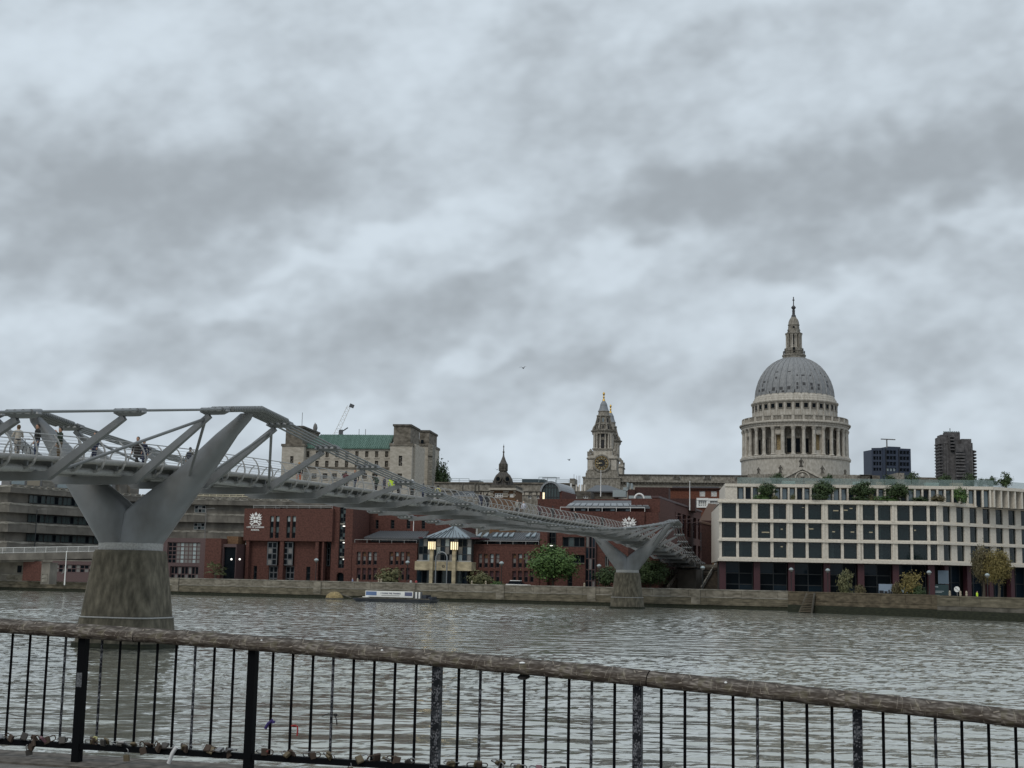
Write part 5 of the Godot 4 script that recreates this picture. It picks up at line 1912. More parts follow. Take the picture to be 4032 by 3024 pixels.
# ================================================================ far towers
func build_far_towers() -> void:
	var k := [3380, 1660, 520.0 / 2212]
	var t := thing("black_office_tower", "black office tower with a grid of dark windows beyond the roof terrace", "building", Vector3(200, 2, -700))
	var Z := 700.0
	var fa := facade(at(3480, 1800, Z), 0.93, 0.36)
	# two faces meeting at a slot: left face turned away, right face towards the viewer
	var a: Array = fr(fa, k, 222, 440, 405, 930)
	a[1] = 2.0
	var o2 := fpos(fa, a[2] + 1.0, 0, 0)
	var fb := facade(o2, 0.98, -0.20)
	var b0 := fuv(fb, k[0] + 410 * k[2], 1800).x
	var b1 := fuv(fb, k[0] + 878 * k[2], 1800).x
	var holes := []
	for x in [[246, 292], [298, 334], [344, 384]]:
		for y in [[485, 550], [580, 645], [672, 738], [772, 828]]: holes.append(fr(fa, k, x[0], y[0], x[1], y[1]))
	var mb := MB.new()
	wall(mb, fa, a, -4.0, 0.0, holes)
	part("dark_wall", mb, M.tower_black, t)
	for h in holes: window(t, fa, h, -0.5, 1, 1, M.tower_black, [M.window_dark], 0.2)
	holes = []
	for x in [[472, 520], [528, 574], [584, 630], [692, 742], [750, 796], [804, 852]]:
		for y in [[480, 545], [575, 640], [672, 740], [772, 832]]: holes.append(fr(fb, k, x[0], y[0] + (x[0] - 470) * 0.03, x[1], y[1] + (x[0] - 470) * 0.03))
	var top: float = a[3]
	mb = MB.new()
	wall(mb, fb, [b0, 2.0, b1, top], -22.0, 0.0, holes)
	part("dark_wall", mb, M.tower_black, t)
	var i := 0
	for h in holes:
		window(t, fb, h, -0.5, 1, 1, M.tower_black, [M.blind if (i % 4 == 3 and i < 12) else M.window_dark], 0.2)
		i += 1
	for x in [[455, 466], [672, 682]]: band(t, "painted_slot_shade", fb, [fuv(fb, k[0] + x[0] * k[2], 1800).x, 2.0, fuv(fb, k[0] + x[1] * k[2], 1800).x, top - 0.5], 0.0, 0.25, M.black)  # raised black strips, painted in place of the shade inside a slot
	mb = MB.new()
	mb.slab(fb, b0 + 4, top, b0 + 4.5, top + 5.0, -4, -3.5)
	mb.slab(fb, b0 + 1, top + 4.6, b0 + 9, top + 5.1, -4, -3.5)
	part("roof_gantry", mb, M.blind_grey, t)
	mb = MB.new()
	mb.slab(fb, b0 + 5, top, b0 + 12, top + 1.2, -14, -4)
	part("roof_plant", mb, M.tower_black, t)
	# low roofs at its foot
	var lo := thing("grey_rooftop_block", "low grey stone roof block at the foot of the black tower", "building", Vector3(170, 2, -640))
	var fl := facade(at(3420, 1880, 640.0), 1, 0)
	for q in [[-60, 900, 360, 960, M.stone_brown], [30, 888, 230, 960, M.stone_sooty], [640, 860, 770, 960, M.stone_grey], [1000, 935, 1340, 970, M.stone_brown]]:
		var r: Array = fr(fl, k, q[0], q[1], q[2], q[3])
		band(lo, "roof_block", fl, [r[0], 2.0, r[2], r[3]], -14.0, 0.0, q[4])
	# ---- residential tower
	var u := thing("residential_tower", "tall grey concrete residential tower with jagged stacked balconies beyond the roof terrace", "building", Vector3(360, 2, -1150))
	var ZT := 1150.0
	var f := facade(at(3770, 1850, ZT), 1, 0.05)
	var U := func(x: float) -> float: return fuv(f, k[0] + x * k[2], 1850).x
	var Y := func(x: float, y: float) -> float: return fuv(f, k[0] + x * k[2], k[1] + y * k[2]).y
	for q in [[1372, 1525, 255, -30.0, 0.0], [1405, 1510, 215, -28.0, -2.0], [1508, 1750, 165, -30.0, -6.0], [1525, 1600, 215, -20.0, 3.0], [1600, 1740, 385, -20.0, 7.0], [1740, 1905, 290, -32.0, 0.0], [1900, 1960, 345, -34.0, -6.0]]:
		band(u, "tower_shaft", f, [U.call(q[0]), 2.0, U.call(q[1]), Y.call((q[0] + q[1]) / 2.0, q[2])], q[3] * 0.4 - 3.0, q[4], M.tower_concrete)
	for x in [1405, 1445, 1488, 1520, 1770, 1800, 1835, 1868, 1895]:
		band(u, "vertical_rib", f, [U.call(x) - 0.9, 2.0, U.call(x) + 0.9, Y.call(x, 380 if x < 1600 else 440)], 0.0, 1.6, M.tower_concrete)
	for x in [[1412, 1440], [1450, 1482], [1494, 1514], [1776, 1796], [1806, 1830], [1842, 1862]]:
		for j in 12:
			var yy := 370 + j * 53.0
			if x[0] > 1700: yy += 90
			if yy > 890: continue
			band(u, "dark_window", f, [U.call(x[0]), Y.call(x[0], yy + 34), U.call(x[1]), Y.call(x[0], yy)], 0.05, 0.35, M.window_dark)
	for j in 11:
		var yy := 362 + j * 52.5
		if yy < 900:
			var mbb := MB.new()
			mbb.slab(f, U.call(1352), Y.call(1360, yy + 16), U.call(1400), Y.call(1360, yy), -14, 3)
			part("balcony", mbb, M.tower_concrete, u)
		yy = 480 + j * 53.0
		if yy < 930:
			var p := [[1955, yy - 10], [2010, yy + 4], [2006, yy + 30], [1955, yy + 8]]
			var mc := MB.new()
			var v := []
			for q in p: v.append(fpos(f, U.call(q[0]), Y.call(q[0], q[1]), -4.0))
			var bk := Vector3(0, 0, -22)
			mc.hexa([v[3], v[2], v[2] + bk, v[3] + bk, v[0], v[1], v[1] + bk, v[0] + bk])
			part("balcony", mc, M.tower_concrete, u)
	for j in 8:
		var yy := 545 + j * 52.5
		if yy > 930: break
		band(u, "centre_balcony", f, [U.call(1590), Y.call(1660, yy + 26), U.call(1742), Y.call(1660, yy - 2)], 7.0, 10.0, M.tower_concrete)
		band(u, "balcony_window", f, [U.call(1605), Y.call(1660, yy - 3), U.call(1728), Y.call(1660, yy - 22)], 7.0, 7.6, M.blind_grey if j % 2 else M.window_dark)
	for j in 5:
		var yy := 250 + j * 54.0
		band(u, "centre_balcony", f, [U.call(1530), Y.call(1560, yy + 22), U.call(1592), Y.call(1560, yy)], 3.0, 6.0, M.tower_concrete)
		band(u, "balcony_window", f, [U.call(1536), Y.call(1560, yy + 44), U.call(1588), Y.call(1560, yy + 24)], 3.0, 3.5, M.window_dark)
	mb = MB.new()
	for x in range(1500, 1760, 36): mb.rod(fpos(f, U.call(x), Y.call(x, 175), -10), fpos(f, U.call(x), Y.call(x, 140), -10), 0.5, 4)
	mb.rod(fpos(f, U.call(1500), Y.call(1500, 152), -10), fpos(f, U.call(1750), Y.call(1750, 158), -10), 0.5, 4)
	mb.rod(fpos(f, U.call(1605), Y.call(1605, 165), -10), fpos(f, U.call(1605), Y.call(1605, 90), -10), 0.4, 4)
	part("roof_mast", mb, M.blind, u)

# ================================================================ cathedral
func ring_pos(o: Vector3, a: float, r: float, y: float) -> Vector3:
	return Vector3(o.x + sin(a) * r, y, o.z + cos(a) * r)
func column_mesh(r: float, h: float, m: Material) -> ArrayMesh:
	var mb := MB.new()
	mb.lathe([Vector2(r * 1.45, 0), Vector2(r * 1.45, h * 0.02), Vector2(r * 1.2, h * 0.035), Vector2(r, h * 0.05), Vector2(r * 0.86, h * 0.88), Vector2(r * 1.05, h * 0.90), Vector2(r * 1.35, h * 0.975), Vector2(r * 1.4, h * 0.98), Vector2(r * 1.4, h)], Vector3.ZERO, 10)
	return mb.mesh(m)
func statue_part(t: Node3D, p: Vector3, h: float, m: Material, called := "statue") -> void:
	var mb := MB.new()
	mb.box(p + Vector3(0, h * 0.06, 0), Vector3(h * 0.4, h * 0.12, h * 0.4))
	mb.lathe([Vector2(h * 0.17, h * 0.12), Vector2(h * 0.15, h * 0.35), Vector2(h * 0.13, h * 0.55), Vector2(h * 0.17, h * 0.70), Vector2(h * 0.14, h * 0.80), Vector2(h * 0.05, h * 0.84), Vector2(h * 0.075, h * 0.90), Vector2(h * 0.07, h * 0.97), Vector2(0.01, h)], p, 8)
	mb.tube(PackedVector3Array([p + Vector3(h * 0.13, h * 0.74, 0), p + Vector3(h * 0.25, h * 0.58, h * 0.05), p + Vector3(h * 0.22, h * 0.42, h * 0.12)]), h * 0.05, 6)
	mb.tube(PackedVector3Array([p + Vector3(-h * 0.13, h * 0.74, 0), p + Vector3(-h * 0.24, h * 0.60, h * 0.06), p + Vector3(-h * 0.12, h * 0.48, h * 0.14)]), h * 0.05, 6)
	part(called, mb, m, t)

func build_cathedral() -> void:
	var Z := 567.0
	var c0 := at(3131, 1868, Z)
	var o := Vector3(c0.x, 0, c0.z)
	var t := thing("cathedral", "large stone cathedral with a grey lead dome on a columned drum and two clock towers", "cathedral", Vector3(o.x, 6, o.z))
	var k := [2800, 1150, 600.0 / 1244]
	var sc: float = k[2] * 570.0 / F
	var hy := func(py: float) -> float: return at(3131, 1150 + py * k[2], Z).y
	var face := atan2(-o.x, -o.z)      # towards the viewer
	var L := func(prof: Array) -> Array:
		var q := []
		for p in prof: q.append(Vector2(p[0] * sc, hy.call(p[1])))
		return q
	# ---- the drum
	var mb := MB.new()
	mb.lathe(L.call([[433, 1640], [433, 1392], [442, 1388], [444, 1372], [436, 1366], [300, 1366]]), o, 64)
	part("podium", mb, M.stone_weathered, t)
	mb = MB.new()
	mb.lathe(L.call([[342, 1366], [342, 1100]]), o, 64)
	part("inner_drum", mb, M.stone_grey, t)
	var ch: float = hy.call(1142) - hy.call(1362)
	var cm := column_mesh(15.5 * sc, ch, M.stone_weathered)
	var step := TAU / 32
	var nich := deg_to_rad(-18.6) + face
	for i in 32:
		var a := nich + step * (i + 0.5)
		piece("column", cm, t, Transform3D(Basis(), ring_pos(o, a, 412 * sc, hy.call(1362))))
	for i in 32:
		var a := nich + step * i
		var dirv := Vector3(sin(a), 0, cos(a))
		var side := Vector3(cos(a), 0, -sin(a))
		var y0: float = hy.call(1362)
		var y1: float = hy.call(1132)
		if i % 4 == 0:
			# solid bay with a niche
			var f := {"o": o + dirv * (405 * sc), "r": side, "n": dirv}
			var hw := 30 * sc
			var niche := [-20 * sc, hy.call(1325), 20 * sc, hy.call(1200)]
			var w := MB.new()
			wall(w, f, [-hw, y0, hw, y1], -50 * sc, 0.0, [niche])
			part("niche_bay", w, M.stone_weathered, t)
			w = MB.new()
			w.slab(f, niche[0], niche[1], niche[2], niche[3], -1.6, -1.3)
			part("niche_back", w, M.stone_ochre, t)
			w = MB.new()
			w.slab(f, -12 * sc, hy.call(1160), 12 * sc, hy.call(1140), 0.0, 0.4)
			w.slab(f, -19 * sc, hy.call(1205), 19 * sc, hy.call(1196), 0.0, 0.7)
			part("niche_trim", w, M.stone_grey, t)
		else:
			var f := {"o": o + dirv * (342 * sc), "r": side, "n": dirv}
			var w := MB.new()
			w.slab(f, -17 * sc, hy.call(1340), 17 * sc, hy.call(1232), 0.0, 0.15)
			part("drum_window", w, M.window_dark, t)
			w = MB.new()
			w.slab(f, -21 * sc, hy.call(1226), 21 * sc, hy.call(1216), 0.0, 0.8)
			w.slab(f, -21 * sc, hy.call(1340), -17 * sc, hy.call(1226), 0.0, 0.5)
			w.slab(f, 17 * sc, hy.call(1340), 21 * sc, hy.call(1226), 0.0, 0.5)
			part("window_surround", w, M.stone_grey, t)
	mb = MB.new()
	mb.lathe(L.call([[345, 1140], [428, 1140], [428, 1124], [434, 1122], [434, 1112], [446, 1106], [447, 1098], [428, 1094], [426, 1088], [330, 1088]]), o, 64)
	part("entablature", mb, M.stone_weathered, t)
	var dent := MB.new()
	for i in 128:
		var a := TAU * i / 128
		dent.obox(ring_pos(o, a, 437 * sc, hy.call(1110)), Vector3(cos(a), 0, -sin(a)) * 4 * sc, Vector3(0, 3 * sc, 0), Vector3(sin(a), 0, cos(a)) * 5 * sc)
	part("dentils", dent, M.stone_grey, t)
	mb = MB.new()
	mb.lathe(L.call([[410, 1094], [426, 1094], [426, 1088], [418, 1087], [418, 1058], [426, 1056], [426, 1050], [408, 1050]]), o, 64)
	part("balustrade", mb, M.stone_grey, t)
	for i in 32:
		var a := nich + step * (i + 0.5)
		mb = MB.new()
		mb.obox(ring_pos(o, a, 420 * sc, hy.call(1071)), Vector3(cos(a), 0, -sin(a)) * 9 * sc, Vector3(0, 17 * sc, 0), Vector3(sin(a), 0, cos(a)) * 7 * sc)
		part("balustrade_pedestal", mb, M.stone_weathered, t)
	var bal := MB.new()
	for i in 32:
		for j in 6:
			var a := nich + step * (i + 0.5) + step * (0.16 + j * 0.136)
			bal.rod(ring_pos(o, a, 421 * sc, hy.call(1087)), ring_pos(o, a, 421 * sc, hy.call(1058)), 2.6 * sc, 5)
	part("balusters", bal, M.stone_weathered, t).set_meta("kind", "stuff")
	# ---- attic with square windows
	mb = MB.new()
	mb.lathe(L.call([[337, 1100], [337, 938], [345, 935], [352, 926], [352, 918], [338, 912], [336, 896], [328, 892], [326, 878], [318, 872], [316, 862], [200, 862]]), o, 64)
	part("attic", mb, M.stone_weathered, t)
	for i in 32:
		var a := nich + step * i
		var dirv := Vector3(sin(a), 0, cos(a))
		var side := Vector3(cos(a), 0, -sin(a))
		var f := {"o": o + dirv * (336.5 * sc), "r": side, "n": dirv}
		var w := MB.new()
		w.slab(f, -16 * sc, hy.call(982), 16 * sc, hy.call(946), -0.1, 0.12)
		var aw := part("attic_window", w, M.window_dark, t)
		w = MB.new()
		w.slab(f, -18 * sc, hy.call(947), 18 * sc, hy.call(942), -0.1, 0.35)
		w.slab(f, -20 * sc, hy.call(987), 20 * sc, hy.call(982), -0.1, 0.35)
		w.slab(f, -20 * sc, hy.call(982), -16 * sc, hy.call(947), -0.1, 0.3)
		w.slab(f, 16 * sc, hy.call(982), 20 * sc, hy.call(947), -0.1, 0.3)
		part("frame", w, M.stone_grey, aw)
		a += step / 2
		w = MB.new()
		w.obox(ring_pos(o, a, 338 * sc, (hy.call(1090) + hy.call(938)) / 2), Vector3(cos(a), 0, -sin(a)) * 7 * sc, Vector3(0, (hy.call(938) - hy.call(1090)) / 2, 0), Vector3(sin(a), 0, cos(a)) * 4 * sc)
		part("pilaster", w, M.stone_weathered, t)
	# ---- lead dome, its ribs and the darker replaced sheets
	var dp := [[314, 864], [312, 838], [308, 808], [300, 775], [287, 735], [268, 695], [243, 655], [212, 618], [176, 588], [140, 566], [108, 552], [96, 546]]
	mb = MB.new()
	mb.lathe(L.call(dp), o, 96)
	var dm := part("lead_dome", mb, M.lead, t)
	var prof: Array = L.call(dp)
	for i in 32:
		var a := nich + step * (i + 0.5)
		var pts := PackedVector3Array()
		var rad := []
		for p in prof:
			pts.append(ring_pos(o, a, p.x, p.y))
			rad.append(clampf(p.x / prof[0].x, 0.35, 1.0) * 9.0 * sc)
		mb = MB.new()
		mb.tube(pts, rad, 6)
		part("dome_rib", mb, M.lead, dm)
	for q in [[548, 672, 24, 38], [650, 663, 22, 26], [758, 693, 24, 26], [815, 695, 13, 26], [620, 698, 9, 22], [674, 694, 9, 24], [712, 692, 13, 26], [448, 740, 20, 24], [432, 765, 16, 20], [712, 752, 13, 24], [764, 754, 22, 24], [822, 758, 18, 24], [712, 782, 13, 24], [826, 788, 18, 24], [878, 765, 16, 20], [878, 793, 16, 20], [584, 788, 24, 22], [645, 784, 24, 26], [525, 793, 22, 26], [552, 815, 16, 20], [498, 822, 14, 18], [440, 800, 22, 22], [412, 806, 12, 20], [950, 772, 10, 26], [945, 742, 9, 20], [570, 728, 7, 30], [700, 600, 12, 30], [545, 705, 16, 20], [478, 740, 8, 26], [897, 675, 8, 18], [850, 640, 8, 14], [600, 812, 22, 14], [690, 815, 10, 26], [930, 700, 8, 16]]:
		var yy: float = q[1]
		var rr := 0.0
		for i in dp.size() - 1:
			if yy <= dp[i][1] and yy >= dp[i + 1][1]:
				rr = lerpf(dp[i][0], dp[i + 1][0], (dp[i][1] - yy) / (dp[i][1] - dp[i + 1][1]))
		# the near face of the dome shows higher than its outline: allow for the view from below
		var ac := asin(clampf((q[0] - 688.0) / rr, -0.98, 0.98))
		var ylow: float = yy + rr * cos(ac) * 0.13
		var r2 := 300.0
		for i in dp.size() - 1:
			if ylow <= dp[i][1] and ylow >= dp[i + 1][1]:
				r2 = lerpf(dp[i][0], dp[i + 1][0], (dp[i][1] - ylow) / (dp[i][1] - dp[i + 1][1]))
		if ylow > 850: ylow = 850; 
		if ylow >= 840: r2 = 312
		ac = asin(clampf((q[0] - 688.0) / r2, -0.985, 0.985)) + face
		var da: float = q[2] / 2.0 / r2 / maxf(0.3, cos(ac - face))
		var p0 := Vector2((r2 + 1.5) * sc, hy.call(ylow + q[3] / 2.0))
		var slope := 0.0
		var r3 := r2
		var yt: float = ylow - q[3] / 2.0
		for i in dp.size() - 1:
			if yt <= dp[i][1] and yt >= dp[i + 1][1]:
				r3 = lerpf(dp[i][0], dp[i + 1][0], (dp[i][1] - yt) / (dp[i][1] - dp[i + 1][1]))
		var p1 := Vector2((r3 + 1.5) * sc, hy.call(yt))
		p0.x = maxf(p0.x, p1.x)
		mb = MB.new()
		mb.quad(ring_pos(o, ac - da, p0.x + 0.08, p0.y), ring_pos(o, ac + da, p0.x + 0.08, p0.y), ring_pos(o, ac + da, p1.x + 0.08, p1.y), ring_pos(o, ac - da, p1.x + 0.08, p1.y))
		mb.quad(ring_pos(o, ac - da, p0.x - 0.3, p0.y), ring_pos(o, ac - da, p1.x - 0.3, p1.y), ring_pos(o, ac + da, p1.x - 0.3, p1.y), ring_pos(o, ac + da, p0.x - 0.3, p0.y))
		part("lead_sheet", mb, M.lead_dark, dm)
	# ---- gallery and lantern
	mb = MB.new()
	mb.lathe(L.call([[80, 552], [92, 546], [92, 530], [97, 526], [97, 518], [84, 516], [84, 510], [60, 510]]), o, 32)
	part("golden_gallery", mb, M.stone_grey, t)
	mb = MB.new()
	for i in 24:
		var a := TAU * i / 24
		mb.rod(ring_pos(o, a, 88 * sc, hy.call(518)), ring_pos(o, a, 88 * sc, hy.call(488)), 1.6 * sc, 4)
	mb.lathe(L.call([[86, 492], [90, 492], [90, 487], [86, 487], [86, 492]]), o, 32)
	part("gallery_rail", mb, M.stone_sooty, t)
	mb = MB.new()
	mb.lathe(L.call([[72, 512], [72, 462], [68, 460], [40, 460]]), o, 16)
	part("lantern_plinth", mb, M.stone_grey, t)
	mb = MB.new()
	mb.lathe(L.call([[46, 462], [46, 348]]), o, 16)
	part("lantern_core", mb, M.stone_grey, t)
	for i in 4:
		var a := face + PI / 2 * i
		var f := {"o": o + Vector3(sin(a), 0, cos(a)) * (46 * sc), "r": Vector3(cos(a), 0, -sin(a)), "n": Vector3(sin(a), 0, cos(a))}
		mb = MB.new()
		mb.slab(f, -14 * sc, hy.call(432), 14 * sc, hy.call(358), -0.3, 0.25)
		part("lantern_window", mb, M.window_dark, t)
		f.o = o + Vector3(sin(a), 0, cos(a)) * (72 * sc)
		mb = MB.new()
		mb.slab(f, -8 * sc, hy.call(500), 8 * sc, hy.call(462), -0.3, 0.25)
		part("lantern_door", mb, M.window_dark, t)
	var lc := column_mesh(4.6 * sc, hy.call(350) - hy.call(460), M.stone_weathered)
	for i in 4:
		for j in [-0.36, -0.16, 0.16, 0.36]:
			piece("lantern_column", lc, t, Transform3D(Basis(), ring_pos(o, face + PI / 2 * i + j + (0.0), 62 * sc, hy.call(460))))
	for i in 4:
		var a := face + PI / 4 + PI / 2 * i
		mb = MB.new()
		mb.obox(ring_pos(o, a, 56 * sc, (hy.call(460) + hy.call(350)) / 2), Vector3(cos(a), 0, -sin(a)) * 10 * sc, Vector3(0, (hy.call(350) - hy.call(460)) / 2, 0), Vector3(sin(a), 0, cos(a)) * 12 * sc)
		part("lantern_pier", mb, M.stone_grey, t)
	mb = MB.new()
	mb.lathe(L.call([[40, 352], [64, 352], [71, 346], [71, 340], [56, 334], [44, 332], [44, 278], [48, 274], [48, 268], [44, 264], [42, 245], [34, 225], [24, 212], [22, 206], [8, 204]]), o, 24)
	part("lantern_cap", mb, M.stone_grey, t)
	for i in 4:
		var a := face + PI / 2 * i
		statue_part(t, ring_pos(o, a + PI / 4, 64 * sc, hy.call(338)), 30 * sc, M.stone_sooty, "lantern_urn")
		mb = MB.new()
		mb.rod(ring_pos(o, a, 42 * sc, hy.call(293)), ring_pos(o, a, 45.5 * sc, hy.call(293)), 9 * sc, 10)
		part("round_window", mb, M.window_dark, t)
	mb = MB.new()
	mb.lathe(L.call([[21, 208], [17, 190], [12, 185], [11, 160], [14, 152], [8, 146], [12, 140], [19, 130], [19, 124], [12, 116], [5, 110], [4, 100]]), o, 14)
	part("ball_finial", mb, M.lead_dark, t)
	mb = MB.new()
	mb.tube(PackedVector3Array([Vector3(o.x, hy.call(106), o.z), Vector3(o.x, hy.call(40), o.z)]), 4.2 * sc, 6)
	mb.box(Vector3(o.x, hy.call(66), o.z), Vector3(17 * sc, 8 * sc, 6 * sc))
	part("cross", mb, M.lead_dark, t)
	# ---- nave: long parapet, entablature with brackets, wall
	var f := facade(at(2700, 1900, 546.0), 0.99, 0.143)
	var k3 := [1900, 1550, 1100.0 / 2028]
	var nv: Array = fr(f, k3, 990, 583, 2250, 720)
	nv[1] = 4.0
	var ypar: float = fuv(f, 1900 + 1450 * k3[2], 1550 + 588 * k3[2]).y
	var ycor: float = fuv(f, 1900 + 1450 * k3[2], 1550 + 632 * k3[2]).y
	var yfr: float = fuv(f, 1900 + 1450 * k3[2], 1550 + 662 * k3[2]).y
	nv[2] = nv[2] + 30.0
	band(t, "nave_wall", f, [nv[0], 4.0, nv[2], yfr], -36.0, -0.3, M.stone)
	band(t, "nave_frieze", f, [nv[0] - 0.1, yfr, nv[2] + 0.1, ycor - 0.8], -36.2, -0.1, M.stone_grey)
	band(t, "nave_cornice", f, [nv[0] - 0.5, ycor - 0.8, nv[2] + 0.5, ycor], -36.5, 1.2, M.stone_grey)
	var br := MB.new()
	for i in int((nv[2] - nv[0]) / 1.3): br.slab(f, nv[0] + i * 1.3, ycor - 1.7, nv[0] + i * 1.3 + 0.6, ycor - 0.8, -0.1, 0.9)
	part("cornice_brackets", br, M.stone_sooty, t)
	var u: float = nv[0]
	var i2 := 0
	while u < nv[2]:
		var w := 9.6 if i2 % 2 == 0 else 2.6
		var e := minf(u + w, nv[2])
		band(t, "parapet_panel" if i2 % 2 == 0 else "parapet_pedestal", f, [u + 0.03, ycor, e - 0.03, ypar - (0.35 if i2 % 2 == 0 else 0.0)], -1.2, -0.1 if i2 % 2 == 0 else 0.3, M.stone_grey if i2 % 2 == 0 else M.stone_sooty)
		u = e
		i2 += 1
	band(t, "parapet_coping", f, [nv[0], ypar - 0.35, nv[2], ypar], -1.4, 0.35, M.stone_sooty)
	band(t, "nave_roof", f, [nv[0] + 6, ypar - 4, nv[2] - 6, ypar - 1.0], -30.0, -6.0, M.slate)
	# ---- south transept front: pediment, statues
	var fp := facade(at(3150, 1890, 528.0), 0.99, 0.143)
	var pd: Array = fr(fp, k, 598, 1438, 892, 1520)
	var pc: float = (pd[0] + pd[2]) / 2
	band(t, "transept_wall", fp, [pd[0] - 14.0, 4.0, pd[2] + 14.0, pd[1] - 1.2], -14.0, 0.0, M.stone_grey)
	band(t, "transept_parapet", fp, [pd[0] - 14.0, pd[1] - 1.2, pd[2] + 14.0, pd[1] + 1.6], -3.0, -1.0, M.stone_grey)
	mb = MB.new()
	var hp := pd[3] as float
	mb.face(fpos(fp, pd[0], pd[1], 0.2), fpos(fp, pd[2], pd[1], 0.2), fpos(fp, pc, hp - 0.6, 0.2))
	mb.face(fpos(fp, pd[0], pd[1], -4.0), fpos(fp, pc, hp - 0.6, -4.0), fpos(fp, pd[2], pd[1], -4.0))
	mb.slab(fp, pd[0], pd[1] - 1.2, pd[2], pd[1], -4.0, 0.2)
	part("pediment", mb, M.stone_grey, t)
	for s in [-1.0, 1.0]:
		mb = MB.new()
		var e0: Vector3 = fpos(fp, pd[0] - 0.6 if s < 0 else pd[2] + 0.6, pd[1] + 0.1, -1.7)
		mb.beam(e0, fpos(fp, pc, hp, -1.7), 5.0, 0.8)
		part("raking_cornice", mb, M.stone_weathered, t)
	mb = MB.new()
	var pts := PackedVector3Array()
	for i in 13:
		var a := PI * i / 12
		pts.append(fpos(fp, pc + cos(a) * 2.6, pd[1] + 0.1 + sin(a) * 2.4, 0.35))
	mb.tube(pts, 0.32, 6)
	mb.lathe([Vector2(0.01, -0.9), Vector2(0.8, -0.5), Vector2(0.9, 0.3), Vector2(0.01, 0.9)], fpos(fp, pc, pd[1] + 1.1, 0.3), 8)
	part("pediment_carving", mb, M.stone_weathered, t)
	for q in [[388, 1425, 1480], [568, 1408, 1475], [738, 1350, 1425], [912, 1412, 1478], [1098, 1440, 1488]]:
		var a := fuv(fp, k[0] + q[0] * k[2], k[1] + q[2] * k[2])
		var b := fuv(fp, k[0] + q[0] * k[2], k[1] + q[1] * k[2])
		if q[2] > 1430: band(t, "statue_pedestal", fp, [a.x - 0.9, pd[1] + 1.5, a.x + 0.9, a.y], -2.9, -1.1, M.stone_grey)
		statue_part(t, fpos(fp, a.x, a.y, -2.0), b.y - a.y, M.stone_sooty)
	# ---- west towers: one towards the river with the clock, its twin behind
	west_tower(t, at(2375, 1830, 556.0), true)
	west_tower(t, at(2402, 1850, 596.0), false)

